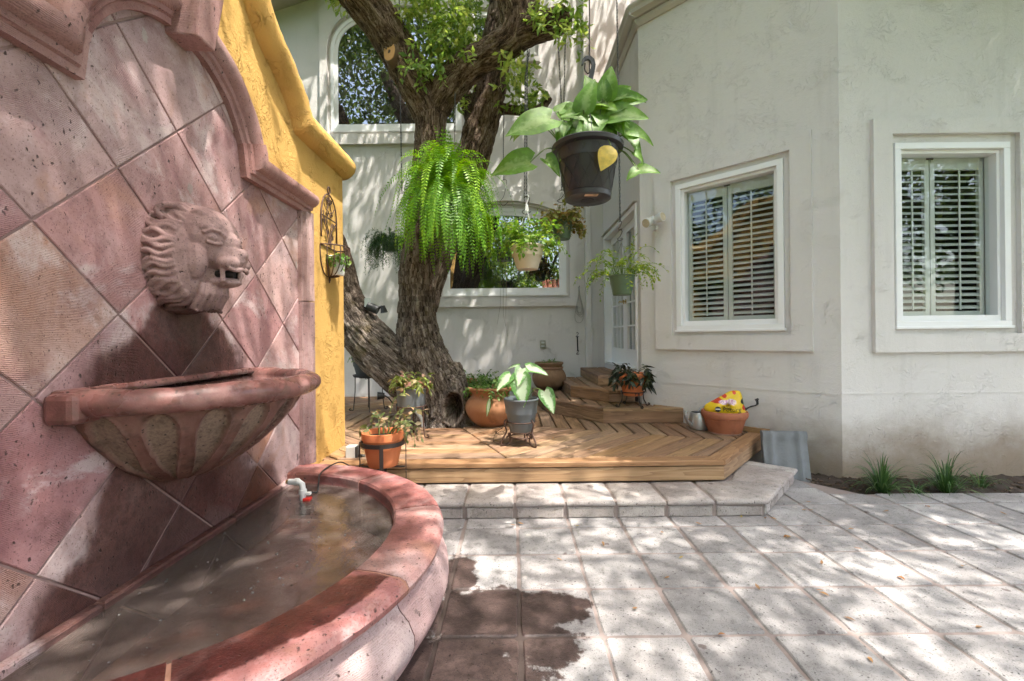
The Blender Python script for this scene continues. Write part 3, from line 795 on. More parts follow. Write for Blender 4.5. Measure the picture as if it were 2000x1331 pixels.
def to_rect(pts, x0, x1, z0, z1):
    cx = (pts[0][0] + pts[1][0]) / 2; cz = (pts[0][1] + max(p[1] for p in pts)) / 2; out = []
    for (x, z) in pts:
        dx, dz = x - cx, z - cz; s = 1e9
        if dx > 1e-9: s = min(s, (x1 - cx) / dx)
        if dx < -1e-9: s = min(s, (x0 - cx) / dx)
        if dz > 1e-9: s = min(s, (z1 - cz) / dz)
        if dz < -1e-9: s = min(s, (z0 - cz) / dz)
        out.append((cx + dx * s, cz + dz * s))
    out[0] = (x0, z0); out[1] = (x1, z0); return out
def arch_window(px0, px1, pyb, pys, pya, panel, pw, label, refl):
    a = at(px0, pyb, YB); c = at(px1, pyb, YB); x0, x1, z0 = a.x, c.x, (a.z + c.z) / 2
    cxp = (px0 + px1) / 2
    zs, za = at(cxp, pys, YB).z, at(cxp, pya, YB).z
    o0 = outline(x0, x1, z0, zs, za, pw); o1 = inset(o0, 0.055); o2 = inset(o0, 0.075); o3 = inset(o0, 0.115)
    b = MB(); ring(b, o0, o1, -0.030, 0.004, MBK); ring(b, inset(o0, .0555), o3, -0.018, 0.003, MBK)
    b.box(x0 - .015, x1 + .015, -0.042, 0.002, z0 - .014, z0 + .012, MBK)
    w = b.build('window', M['trim_white'], house); w['label'] = label
    pn = MB(); n = len(o3); pn.add([(p[0], -0.006, p[1]) for p in inset(o0, 0.11)], [tuple(range(n))], MBK); pn.build('pane', M['pane_painted_dark'], w)
    if panel:
        q0 = at(panel[0], panel[3], YB); q1 = at(panel[2], panel[1], YB)
        oo = outline(x0 - .05, x1 + .05, z0 - .06, zs, za + .06, pw)
        s = MB(); ring(s, to_rect(oo, q0.x, q1.x, q0.z, q1.z), oo, -0.055, 0.006, MBK)
        s.build('window_surround', M['stucco'], house)
    return w
arch_window(648, 902, 257, 115, 22, (628, -40, 929, 285), 2.6, 'tall arched upper window behind the tree limb', .3)
lw = arch_window(866, 1106, 577, 455, 408, (850, 366, 1126, 601), 2.0, 'low arched window behind the hanging plants', .3)
arch_window(918, 1045, 108, 45, 26, (905, 14, 1053, 125), 8.0, 'small square upper window behind the leaves', .3)
# eyebrow moulding over the low arched window
a = at(866, 440, YB); c = at(1106, 440, YB)
o0 = outline(a.x - .07, c.x + .07, at(986, 470, YB).z, at(986, 455, YB).z, at(986, 396, YB).z); o1 = outline(a.x - .13, c.x + .13, at(986, 470, YB).z, at(986, 452, YB).z, at(986, 378, YB).z)
b = MB(); v0 = o0[2:]; v1 = o1[2:]
for i in range(len(v0) - 1):
    if v1[i + 1][0] > c.x + .2: continue
    q = [v0[i], v0[i + 1], v1[i + 1], v1[i]]
    b.add([(p[0], -0.11, p[1]) for p in q] + [(p[0], -0.05, p[1]) for p in q], [(0, 1, 2, 3), (0, 4, 5, 1), (3, 2, 6, 7), (1, 5, 6, 2), (0, 3, 7, 4)], MBK)
b.build('arch_moulding', M['stucco'], house)
# downspout, gutters, eaves
dsp = at(1147, 400, YB).x
b = MB(); b.box(dsp - .055, dsp + .04, -0.09, -0.002, 0.62, 9.4, MBK); b.build('downspout', M['stucco'], house, bevel=0.012)
def gutter(Mx, x0, x1, z):
    b = MB()
    prof = [(0.0, 0.0), (-0.07, 0.0), (-0.12, 0.03), (-0.125, 0.075), (-0.145, 0.10), (-0.145, 0.125), (0.0, 0.125)]
    n = len(prof); v = [(x0, p[0], z + p[1]) for p in prof] + [(x1, p[0], z + p[1]) for p in prof]
    b.add(v, [(i, (i + 1) % n, n + (i + 1) % n, n + i) for i in range(n)] + [tuple(range(n))[::-1], tuple(range(n, 2 * n))], Mx)
    b.build('gutter', M['taupe'], house)
    b = MB(); prof = [(0.0, 0.0), (-0.02, 0.0), (-0.045, 0.04), (-0.05, 0.075), (0.0, 0.075)]; n = len(prof)
    v = [(x0 + .02, p[0], z - .085 + p[1]) for p in prof] + [(x1 - .02, p[0], z - .085 + p[1]) for p in prof]
    b.add(v, [(i, (i + 1) % n, n + (i + 1) % n, n + i) for i in range(n)] + [tuple(range(n))[::-1], tuple(range(n, 2 * n))], Mx); b.build('eave_moulding', M['taupe'], house)
gutter(MDW, 0.0, YB - C2.y + .06, EAVE); gutter(MBY, -0.05, BL + .0, EAVE + .002)
hl = HL
M['tile_roof'] = m_plain('terracotta_roof', (0.42, 0.15, 0.085), 0.8, var=0.35, scale=9, bump=0.3)
b = MB(); zr = EAVE + .13
b.add([(C2.x - .12, YB, zr), (C2.x - .12, C2.y - .05, zr), (C1.x, YR - .12, zr), (7, YR - .12, zr), (7, YB, zr + 1.9), (C2.x + 1.5, YB, zr + 1.9)], [(0, 1, 5), (1, 2, 5), (2, 3, 4, 5)])
b.v = [(x - hl.x, y - hl.y, z - hl.z) for x, y, z in b.v]; b.build('roof', M['tile_roof'], house)
q = at(540, 22, YB)
sl = math.atan(0.33); Ms = MBK @ Matrix.Translation((q.x, 0, q.z)) @ Matrix.Rotation(-sl, 4, 'Y')
MB().box(-2.5, 5.6, -0.40, 0.0, 0.0, 0.16, Ms).build('eave', M['taupe'], house)
b = MB(); b.box(-2.6, 6.0, -0.46, 3.0, 0.165, 0.25, Ms); b.build('roof', M['tile_roof'], house)

# ================================================================== YELLOW WALL
XY = -1.52; YC = 1.94
yw = thing('yellow_garden_wall', 'bright yellow stucco garden wall with rolled coping behind the fountain', 'wall', (XY - .12, YC, 0))
half = [(0.0, 3.62), (0.22, 3.58), (0.42, 3.44), (0.60, 3.20), (0.76, 3.05), (0.95, 2.95), (1.08, 2.86), (1.15, 2.78), (1.185, 2.72), (1.22, 2.705), (1.30, 2.70), (1.7, 2.70), (2.09, 2.70)]
half = [tuple(p) for p in catmull(half, 5)]
prof = [(YC - d, z) for d, z in half[::-1]] + [(YC + d, z) for d, z in half[1:]]
b = MB(); n = len(prof)
v = [(XY, y, z) for y, z in prof] + [(XY, y, -0.1) for y, z in prof] + [(XY - .24, y, z) for y, z in prof] + [(XY - .24, y, -0.1) for y, z in prof]
f = []
for i in range(n - 1):
    f += [(i, n + i, n + i + 1, i + 1), (2 * n + i, 2 * n + i + 1, 3 * n + i + 1, 3 * n + i), (i, i + 1, 2 * n + i + 1, 2 * n + i)]
f += [(n - 1, 2 * n - 1, 4 * n - 1, 3 * n - 1), (0, 2 * n, 3 * n, n)]
b.add(v, f); wl_ = Vector(yw.location); b.v = [(x - wl_.x, y - wl_.y, z - wl_.z) for x, y, z in b.v]
b.build('wall', M['yellow'], yw)
# rolled coping swept over the top
b = MB(); cs = []
for k in range(15):
    a = -math.pi * 0.5 + math.pi * 1.0 * k / 14
    cs.append((0.135 * math.cos(a) , 0.105 + 0.115 * math.sin(a)))          # x beyond the wall face, z above the lower edge
sec = [(XY - .03 + c[0], c[1]) for c in cs] + [(XY - .21 - c[0], c[1]) for c in cs[::-1]]
pts = [(YC - d, z) for d, z in half[::-1]][:] + [(YC + d, z) for d, z in half[1:]]
pts = [(pts[0][0] - .06, pts[0][1])] + pts + [(pts[-1][0] + .05, pts[-1][1]), (pts[-1][0] + .07, pts[-1][1])]
V = []; m = len(sec)
for i, (y, z) in enumerate(pts):
    p0 = pts[max(i - 1, 0)]; p1 = pts[min(i + 1, len(pts) - 1)]; ty, tz = p1[0] - p0[0], p1[1] - p0[1]; L = math.hypot(ty, tz) or 1; ny, nz = -tz / L, ty / L
    sc = 0.82 if i == len(pts) - 1 else 1.0
    for (x, h) in sec:
        hh = 0.105 + (h - 0.105) * sc; xx = XY - .12 + (x - XY + .12) * (0.9 if sc < 1 else 1)
        V.append((xx, y + ny * hh, z + nz * hh))
V = np.array(V); V += (fbm(V * 26)[:, None] - 0.5) * 0.010
f = [(i * m + k, i * m + (k + 1) % m, (i + 1) * m + (k + 1) % m, (i + 1) * m + k) for i in range(len(pts) - 1) for k in range(m)]
f += [tuple(range(m)), tuple((len(pts) - 1) * m + k for k in range(m))[::-1]]
V -= np.array(wl_); me = MB().add([tuple(x) for x in V], f).mesh('coping'); fix_normals(me)
link('coping', me, M['yellow'], yw, smooth=60)

# ================================================================== FOUNTAIN
XP = -1.45                                  # tile face
fo = thing('wall_fountain', 'pink carved stone wall fountain with lion head, bowl and half round pool', 'fountain', (XP, YC, 0))
def wet_panel(t, p):
    x, y, z = sep(t, p)
    nz = t.noise(t.vmul(p, (1, 1, 0.6)), 5.0, 4, 0.6)
    return t.ellipses(y, z, [(1.97, 1.10, 0.44, 0.24), (1.95, 1.28, 0.20, 0.16), (1.95, 0.45, 0.52, 0.48), (1.55, 0.30, 0.26, 0.26), (2.4, 0.30, 0.36, 0.26)], nz, 0.42, 0.22)
PINK = [(0.35, 0.20, 0.19), (0.46, 0.295, 0.283), (0.57, 0.405, 0.392)]
M['tile'] = m_cantera('pink_cantera_tile', PINK, wet=wet_panel, tool=1.1, grey=(0.42, 0.31, 0.32), fd=0.07, contrast=1.4, chalk=(0.60, 0.49, 0.48))
M['tile_red'] = m_cantera('rosy_cantera_tile', [(0.28, 0.13, 0.13), (0.375, 0.20, 0.20), (0.48, 0.30, 0.30)], wet=wet_panel, tool=1.3, fd=0.07, contrast=1.4, chalk=(0.60, 0.49, 0.48))
M['tile_tan'] = m_cantera('tan_cantera_tile', [(0.36, 0.168, 0.118), (0.42, 0.24, 0.20), (0.49, 0.325, 0.295)], wet=wet_panel, tool=1.2, fd=0.07, contrast=1.4, chalk=(0.60, 0.49, 0.48))
M['moulding'] = m_cantera('rose_cantera_moulding', [(0.26, 0.135, 0.126), (0.345, 0.20, 0.187), (0.45, 0.295, 0.28)], tool=0.9, inclusion=False, fd=0.07, contrast=1.4)
Lf = Vector(fo.location)
IW, ZS, AR, AZ = 1.085, 2.12, 0.453, 2.126       # inner half width, shoulder underside, arch radius, arch centre height
# backing grout
def arch_pts(r, n=24): return [(YC + r * math.cos(math.pi * k / n), AZ + r * math.sin(math.pi * k / n)) for k in range(n + 1)]
panel = [(YC - 1.14, 0.05), (YC + 1.14, 0.05), (YC + 1.14, ZS + .05)] + arch_pts(AR + .06) + [(YC - 1.14, ZS + .05)]
b = MB(); n = len(panel)
b.add([(-0.006, y - Lf.y, z) for y, z in panel] + [(-0.06, y - Lf.y, z) for y, z in panel], [tuple(range(n))] + [(i, n + i, n + (i + 1) % n, (i + 1) % n) for i in range(n)])
b.build('backing', M['wall_grout'], fo)
HD, HZt = 0.295, 0.270
tones = {}
for i in range(-5, 6):
    for j in range(-9, 5):
        if (i + j) % 2: continue
        cy, cz = YC + HD * (i), 2.156 + HZt * j + 0.0
        cz = 2.156 - HZt + HZt * j       # centre of a diamond
        g_ = 0.0042
        dm = [(cy - HD + g_ * 1.4, cz), (cy, cz - HZt + g_ * 1.4), (cy + HD - g_ * 1.4, cz), (cy, cz + HZt - g_ * 1.4)]
        q = clip_convex(list(panel), dm)
        if len(q) < 3 or abs(poly_area(q)) < 0.0015: continue
        # drop duplicate points
        qq = []
        for p_ in q:
            if not qq or math.hypot(p_[0] - qq[-1][0], p_[1] - qq[-1][1]) > 0.004: qq.append(p_)
        if math.hypot(qq[0][0] - qq[-1][0], qq[0][1] - qq[-1][1]) < 0.004: qq.pop()
        if len(qq) < 3: continue
        c = (sum(a for a, _ in qq) / len(qq), sum(b_ for _, b_ in qq) / len(qq))
        rel = [(a - c[0], b_ - c[1]) for a, b_ in qq]
        ti = MB().prism(rel, -0.02, random.uniform(-0.001, 0.002), 0.003)
        ti.v = [(z, x, y) for x, y, z in ti.v]
        mt = random.choice(['tile', 'tile', 'tile', 'tile_red', 'tile_tan', 'tile'])
        key = (i, j)
        mt = {(-2, 0): 'tile', (-1, -1): 'tile_red', (-2, -2): 'tile_tan', (0, 0): 'tile', (-3, -1): 'tile_red', (0, -2): 'tile_red', (1, -1): 'tile', (1, -3): 'tile', (2, -2): 'tile_red', (-1, -3): 'tile_red', (3, -1): 'tile', (-2, -4): 'tile_red', (-3, -3): 'tile'}.get(key, mt)
        ti.build('tile', M[mt], fo).location = (0, c[0] - Lf.y, c[1])

# swept moulding round the panel
PROF = [(0.0, -0.02), (0.0, 0.034), (0.026, 0.036), (0.032, 0.050), (0.052, 0.054), (0.060, 0.076), (0.078, 0.094), (0.104, 0.100), (0.128, 0.092), (0.142, 0.070), (0.146, 0.03), (0.146, -0.06)]
PILA = [(0.0, -0.02), (0.0, 0.026), (0.022, 0.028), (0.028, 0.050), (0.058, 0.056), (0.066, 0.066), (0.100, 0.068), (0.106, 0.05), (0.106, -0.06)]
def sweep(path, prof, name, mat, parent, sub=1, jitter=0.0012):
    """path in (y, z), profile (outward n, x); outward = right of travel"""
    P = [Vector(p) for p in path]; n = len(P); v = []; m = len(prof)
    for i in range(n):
        if i == 0: d1 = d2 = (P[1] - P[0]).normalized()
        elif i == n - 1: d1 = d2 = (P[-1] - P[-2]).normalized()
        else: d1 = (P[i] - P[i - 1]).normalized(); d2 = (P[i + 1] - P[i]).normalized()
        n1 = Vector((d1.y, -d1.x)); n2 = Vector((d2.y, -d2.x)); bs = (n1 + n2).normalized(); k = 1 / max(0.3, bs.dot(n1))
        for (o_, x_) in prof:
            q = P[i] + bs * (o_ * k); v.append((x_, q.x, q.y))
    f = [(i * m + k, i * m + k + 1, (i + 1) * m + k + 1, (i + 1) * m + k) for i in range(n - 1) for k in range(m - 1)]
    f += [tuple(range(m))[::-1], tuple((n - 1) * m + k for k in range(m))]
    V = np.array(v); V += (vnoise(V * 30)[:, None] - 0.5) * 2 * jitter
    V[:, 1] -= Lf.y
    me = MB().add([tuple(a) for a in V], f).mesh(name); fix_normals(me)
    return link(name, me, mat, parent, smooth=35)
def dense(path, step=0.03):
    out = []
    for a, b_ in zip(path[:-1], path[1:]):
        L = math.hypot(b_[0] - a[0], b_[1] - a[1]); k = max(1, int(L / step))
        out += [(a[0] + (b_[0] - a[0]) * i / k, a[1] + (b_[1] - a[1]) * i / k) for i in range(k)]
    return out + [path[-1]]
for s in (1, -1):
    # upright strip (two stones), shoulder, arch quarter
    for z0, z1 in ((0.385, 1.50), (1.506, ZS)):
        pa = [(YC + s * IW, z0), (YC + s * IW, z1)]
        sweep(dense(pa if s > 0 else pa[::-1], .05), PILA, 'upright', M['moulding'], fo)
    sh = dense([(YC + s * (IW + .125), ZS), (YC + s * (AR + .16), ZS)]) + [(YC + s * AR, ZS)] + [(YC + s * AR * math.cos(R(q_)), AZ + AR * math.sin(R(q_))) for q_ in (17, 21)]
    sweep(sh if s > 0 else sh[::-1], PROF, 'shoulder_moulding', M['moulding'], fo)
    pr2 = [(a, x * 0.86) for a, x in PROF]
    aa = [(YC + s * AR * math.cos(R(20.7 + 69 * k / 20)), AZ + AR * math.sin(R(20.7 + 69 * k / 20))) for k in range(0, 21)]
    sweep(aa if s > 0 else aa[::-1], pr2, 'arch_moulding', M['moulding'], fo)
ks = MB(); apex = AZ + AR
zz = apex - 0.035
ks.add([(0, -.062, zz), (0, .062, zz), (0, .10, zz + .34), (0, -.10, zz + .34), (.135, -.055, zz - .01), (.135, .055, zz - .01), (.175, .088, zz + .34), (.175, -.088, zz + .34)],
       [(4, 5, 6, 7), (0, 4, 7, 3), (1, 2, 6, 5), (0, 1, 5, 4), (3, 7, 6, 2)])
ks.build('keystone', M['moulding'], fo, bevel=0.008)

# lower ledge where panel meets the pool
WATER_Z = 0.325
for a, b_ in ((-1.1, -0.42), (-0.412, 0.31), (0.318, 1.08)):
    q = [(0.0, a), (0.045, a), (0.045, b_), (0.0, b_)]
    MB().prism(q, 0.30, 0.352, 0.008).build('pool_ledge', M['tile'], fo)

# pool: curved rim stones and body stones
PC = Vector((-1.47 - Lf.x, 0.0)); RO, RI, RZ = 1.150, 0.915, 0.39
def wet_rim(t, p):
    x, y, z = sep(t, p)
    dx = t.math('ADD', x, 1.47); dy = t.math('SUBTRACT', y, YC)
    r = t.math('SQRT', t.math('ADD', t.math('MULTIPLY', dx, dx), t.math('MULTIPLY', dy, dy)))
    nz = t.noise(p, 8, 4, 0.6)
    edge = t.math('ADD', r, t.math('MULTIPLY', t.math('SUBTRACT', nz, 0.5), 0.10))
    ang = t.math('SUBTRACT', 1.0, t.step(dy, -0.35, -0.28))
    lim = t.math('SUBTRACT', 1.0, t.step(edge, 1.07, 1.085))
    near = t.math('MULTIPLY', lim, ang)
    far = t.math('MULTIPLY', t.math('SUBTRACT', 1.0, t.step(edge, 1.0, 1.09)), 0.6)
    zz = t.step(z, 0.33, 0.345)
    return t.math('MULTIPLY', t.math('MULTIPLY', t.math('MAXIMUM', near, far), zz), 0.95)
RED = [(0.25, 0.088, 0.085), (0.37, 0.165, 0.158), (0.51, 0.315, 0.30)]
M['rim'] = m_cantera('rim_stone', RED, wet=wet_rim, tool=0.3, inclusion=False, rough=0.75, fd=0.2, contrast=1.6, chalk=(0.55, 0.40, 0.385))
def wet_rim2(t, p):
    x, y, z = sep(t, p); return t.math('MULTIPLY', t.step(z, 0.30, 0.36), 0.0)
M['pool_body'] = m_cantera('pool_body_stone', [(0.36, 0.205, 0.20), (0.47, 0.32, 0.31), (0.56, 0.43, 0.42)], tool=0.8, grey=(0.36, 0.32, 0.33), fd=0.08, contrast=1.4)
M['rim_joint'] = m_plain('orange_joint', (0.36, 0.185, 0.13), 0.9, var=0.2, bump=0.4)
JA = [-90, -54, -18, 18, 54, 90]
def arc_stone(prof, a0, a1, name, mat, n=14, amp=0.002):
    b = MB(); b.lathe(prof + [prof[0]], n, R(a0), R(a1)); V = np.array(b.v); V += (vnoise(V * 22) [:, None] - 0.5) * 2 * amp
    m = len(prof) + 1
    b.v = [tuple(v + np.array((PC.x, PC.y, 0))) for v in V]
    b.f += [tuple(range(m - 1)), tuple(n * m + k for k in range(m - 1))[::-1]]
    me = b.mesh(name); fix_normals(me); return link(name, me, mat, fo, smooth=35)
rim_prof = [(RI, RZ - .075), (RI, RZ - .012), (RI + .010, RZ), (RI + .10, RZ + .003), (RO - .035, RZ), (RO - .012, RZ - .010), (RO, RZ - .034), (RO - .008, RZ - .058), (RO - .03, RZ - .075)]
body_prof = [(RI + .02, 0.0), (RI + .02, RZ - .078), (RO - .035, RZ - .078), (RO - .050, RZ - .10), (RO - .040, RZ - .12), (RO - .002, RZ - .155), (RO + .020, RZ - .20), (RO + .022, RZ - .235), (RO + .004, RZ - .28), (RO - .035, RZ - .32), (RO - .06, RZ - .345), (RO - .065, 0.0)]
for k in range(5):
    g_ = 0.35
    arc_stone(rim_prof, JA[k] + g_, JA[k + 1] - g_, 'rim_stone', M['rim'])
    arc_stone(body_prof, JA[k] + 0.15, JA[k + 1] - 0.15, 'body_stone', M['pool_body'], 16)
for a in JA[1:-1]:
    arc_stone([(r + (-.004 if r > 1.0 else .004), z - .004) for r, z in rim_prof], a - 0.5, a + 0.5, 'joint', M['rim_joint'], 2, 0)
fl = MB(); pts = [(PC.x + (RI + .03) * math.cos(R(-90 + 180 * k / 40)), (RI + .03) * math.sin(R(-90 + 180 * k / 40)), 0.09) for k in range(41)]
fl.add(pts, [tuple(range(41))]); M['pool_floor'] = m_cantera('pool_floor_stone', [(0.13, 0.055, 0.048), (0.22, 0.105, 0.09), (0.30, 0.17, 0.15)], tool=0.0)
fl.build('pool_floor', M['pool_floor'], fo)
# water
t = NT('pool_water'); p = t.pos()
rip = t.math('ADD', t.noise(p, 26, 3, 0.5), t.math('MULTIPLY', t.noise(p, 7, 2), 1.5))
nb = t.bump(rip, 0.22, 0.012)
fr = t.n('Fresnel', {'IOR': 1.36, 'Normal': nb}).outputs[0]
gl = t.n('BsdfGlossy', {'Color': (1, 1, 1), 'Roughness': 0.09, 'Normal': nb}).outputs[0]
trn = t.n('BsdfTransparent', {'Color': (0.70, 0.62, 0.56)}).outputs[0]
mk = t.n('BsdfDiffuse', {'Color': t.mix(t.noise(p, 5, 4, 0.6, 0.8), (0.12, 0.085, 0.075), (0.215, 0.18, 0.163))}).outputs[0]
sub = t.n('MixShader', {0: t.n('MapRange', {0: t.noise(p, 3.5, 3), 1: 0.3, 2: 0.7, 3: 0.3, 4: 0.65}).outputs[0], 1: trn, 2: mk}).outputs[0]
M['water'] = t.done(t.n('MixShader', {0: fr, 1: sub, 2: gl}).outputs[0])
wt = MB(); nr_, na_ = 14, 60; v = []; f = []
for i in range(nr_ + 1):
    for k in range(na_ + 1):
        a = R(-90 + 180 * k / na_); r = (RI + .01) * i / nr_
        v.append((max(0.0, PC.x + r * math.cos(a)), r * math.sin(a), WATER_Z))
for i in range(nr_):
    for k in range(na_): f.append((i * (na_ + 1) + k, (i + 1) * (na_ + 1) + k, (i + 1) * (na_ + 1) + k + 1, i * (na_ + 1) + k + 1))
wt.add(v, f).build('water', M['water'], fo, smooth=True)
# bubbles where the drops fall
b = MB()
for k in range(120):
    a = R(random.uniform(-75, 75)); r = random.uniform(.18, .88) if random.random() < .35 else random.gauss(.60, .10)
    if r > .89: continue
    x, y = PC.x + r * math.cos(a), r * math.sin(a); s = random.choice([.002, .003, .003, .004, .006])
    if x < .06: continue
    b.ball((x, y, WATER_Z), (s, s, s * .8), 8, 5)
t = NT('bubble'); fr = t.n('Fresnel', {'IOR': 1.6}).outputs[0]
M['bubble'] = t.done(t.n('MixShader', {0: t.math('ADD', fr, .10, clamp=True), 1: t.n('BsdfTransparent', {'Color': (.95, .95, .95)}).outputs[0], 2: t.n('BsdfGlossy', {'Color': (1, 1, 1), 'Roughness': .1}).outputs[0]}).outputs[0])
o = b.build('bubbles', M['bubble'], fo, smooth=True); o['kind'] = 'stuff'

# bowl: half round, carved with drop shaped flutes
BR, BZ = 0.545, 1.045
prof = [(0.03, 0.655), (0.10, 0.668), (0.19, 0.705), (0.28, 0.765), (0.36, 0.835), (0.425, 0.905), (0.465, 0.965), (0.485, 1.005)]
prof = [tuple(p) for p in catmull(prof, 12)]
nA = 260; m = len(prof); V = []; PM = []
NP = 9
for k in range(nA + 1):
    a = -math.pi / 2 + math.pi * k / nA
    for i, (r, z) in enumerate(prof):
        u = i / (m - 1)
        ph = ((a + math.pi / 2) / math.pi * NP) % 1.0 - 0.5
        hw = 0.34 * max(0.0, math.sin(math.pi * min(1, max(0, (u - 0.10) / 0.86)) ** 1.9)) ** 0.55 if 0.10 < u < 0.96 else 0
        dist = hw - abs(ph)
        e = min(1, max(0, dist / 0.07)); e = e * e * (3 - 2 * e)
        ridge = math.exp(-((dist + 0.02) / 0.035) ** 2) if hw > 0.02 else 0
        rr = r - 0.016 * e + 0.007 * ridge
        V.append((rr * math.cos(a), rr * math.sin(a), z)); PM.append(e)
V = np.array(V); V += (fbm(V * 18)[:, None] - 0.5) * 0.008
f = [(k * m + i, (k + 1) * m + i, (k + 1) * m + i + 1, k * m + i + 1) for k in range(nA) for i in range(m - 1)]
f.append(tuple(k * m for k in range(nA, -1, -1)))
me = MB().add([tuple(v) for v in V], f).mesh('bowl'); at_ = me.attributes.new('petal', 'FLOAT', 'POINT')
at_.data.foreach_set('value', np.array(PM[:len(me.vertices)], dtype=np.float32))
t = NT('bowl_stone'); p = t.pos()
c = t.ramp(t.noise(p, 5, 5, 0.6), [(0.3, (0.12, 0.052, 0.040)), (0.5, (0.21, 0.105, 0.086)), (0.75, (0.31, 0.19, 0.155))])
x, y, z = sep(t, p)
lich = t.mix(t.step(t.noise(p, 60, 5, 0.75), 0.46, 0.60), (0.065, 0.028, 0.022), (0.25, 0.19, 0.145))
lich2 = t.mix(t.step(t.noise(p, 70, 4, 0.7), 0.3, 0.6), (0.16, 0.11, 0.085), (0.29, 0.215, 0.165))
lich = t.mix(t.step(y, 1.82, 1.90), lich2, lich)
pt = t.attr('petal').outputs['Fac']
c = t.mix(t.math('MULTIPLY', pt, 0.9), c, lich)
c = t.mix(t.math('MULTIPLY', t.step(t.noise(p, 7, 5, 0.65), 0.48, 0.68), 0.7), c, (0.05, 0.032, 0.022))
vv = t.voro(p, 60); cr, _, _ = sep(t, t.voro(p, 60, out='Color')); fl_ = t.math('MULTIPLY', t.math('SUBTRACT', 1.0, t.step(vv, 0.16, 0.3)), t.step(cr, 0.75, 0.8))
c = t.mix(t.math('MULTIPLY', fl_, 0.8), c, (0.02, 0.012, 0.01))
h = t.math('SUBTRACT', t.noise(p, 50, 5, 0.7), fl_)
M['bowl'] = t.done(t.pbr(c, t.math('ADD', 0.42, t.math('MULTIPLY', t.noise(p, 12, 3), 0.3)), t.bump(h, 0.6, 0.006), spec=0.4))
bo = link('bowl', me, M['bowl'], fo, smooth=60)
# rim roll of the bowl and its inside
def half_roll(Rm, zc, rad, n=90, k=20):
    b = MB(); v = []
    for i in range(n + 1):
        a = -math.pi / 2 + math.pi * i / n
        for j in range(k):
            q = 2 * math.pi * j / k; rr = Rm + rad[0] * math.cos(q)
            v.append((rr * math.cos(a), rr * math.sin(a), zc + rad[1] * math.sin(q)))
    V = np.array(v); V += (fbm(V * 9)[:, None] - 0.5) * 0.016
    f = [(i * k + j, (i + 1) * k + j, (i + 1) * k + (j + 1) % k, i * k + (j + 1) % k) for i in range(n) for j in range(k)]
    f += [tuple(range(k)), tuple(n * k + j for j in range(k))[::-1]]
    return b.add([tuple(q) for q in V], f)
def m_wetrim():
    t = NT('bowl_rim_stone'); p = t.pos()
    c = t.ramp(t.noise(p, 6, 5, 0.65), [(0.3, (0.095, 0.038, 0.032)), (0.5, (0.205, 0.084, 0.074)), (0.72, (0.34, 0.185, 0.165))])
    vv = t.voro(p, 55); cr, _, _ = sep(t, t.voro(p, 55, out='Color')); fl_ = t.math('MULTIPLY', t.math('SUBTRACT', 1.0, t.step(vv, 0.16, 0.3)), t.step(cr, 0.78, 0.82))
    c = t.mix(t.math('MULTIPLY', fl_, .8), c, (.02, .012, .01))
    x, y, z = sep(t, p); under = t.math('MULTIPLY', t.step(t.noise(p, 14, 5, .7), .46, .66), .6)
    c = t.mix(under, c, (0.10, 0.06, 0.045))
    rg = t.math('SUBTRACT', 0.52, t.math('MULTIPLY', t.step(t.noise(p, 10, 3), .4, .6), 0.34))
    return t.done(t.pbr(c, rg, t.bump(t.noise(p, 45, 5, .7), .5, .005), spec=.5))
M['bowl_rim'] = m_wetrim()
half_roll(BR - .03, BZ, (0.050, 0.046)).build('rim', M['bowl_rim'], bo, smooth=True)
b = MB(); b.lathe([(0.0, 0.93), (0.3, 0.93), (0.44, 0.97), (0.49, 1.03), (0.50, 1.05)], 40, -math.pi / 2, math.pi / 2); b.build('inside', M['bowl_rim'], bo, smooth=True)
b = MB(); b.lathe([(0.0, 1.058), (0.495, 1.058)], 40, -math.pi / 2, math.pi / 2); b.build('water', M['water'], bo, smooth=True)
MB().box(0.0, 0.05, -0.55, 0.50, 1.065, 1.094).build('wall_lip', M['bowl_rim'], bo, bevel=0.012)
MB().box(0.0, 0.10, -0.575, -0.46, 0.985, 1.085).build('corner_block', M['bowl_rim'], bo, bevel=0.02)
for y_, n_ in ((0.30, 3), (0.1, 2), (-0.2, 3)): pass
# ---------------------------------------------------------------- lion head
def remeshed(mb, voxel, smooth=4, name='tmp'):
    o = bpy.data.objects.new(name, mb.mesh(name)); COL.objects.link(o)
    r = o.modifiers.new('r', 'REMESH'); r.mode = 'VOXEL'; r.voxel_size = voxel
    if smooth:
        s = o.modifiers.new('s', 'SMOOTH'); s.iterations = smooth; s.factor = 0.5
    dg = bpy.context.evaluated_depsgraph_get(); dg.update()
    me = bpy.data.meshes.new_from_object(o.evaluated_get(dg)); old = o.data
    bpy.data.objects.remove(o); bpy.data.meshes.remove(old); me.name = name
    return me
L = MB()
L.add([(v_[0], v_[1] * .213, v_[2] * .229 - .015) for v_ in [(x_, math.sin(2 * math.pi * k / 40) * q_, math.cos(2 * math.pi * k / 40) * q_) for x_, q_ in ((-.02, 1.0), (.06, 1.0), (.115, .95), (.15, .82), (.17, .5)) for k in range(40)]], [(i * 40 + k, i * 40 + (k + 1) % 40, (i + 1) * 40 + (k + 1) % 40, (i + 1) * 40 + k) for i in range(4) for k in range(40)] + [tuple(range(39, -1, -1)), tuple(range(160, 200))]); L.ball((.115, 0, .065), (.155, .165, .150)); L.ball((.195, 0, .045), (.095, .075, .075))
L.ball((.225, 0, -.015), (.095, .085, .062)); L.ball((.303, 0, .000), (.022, .042, .026), 12, 8)
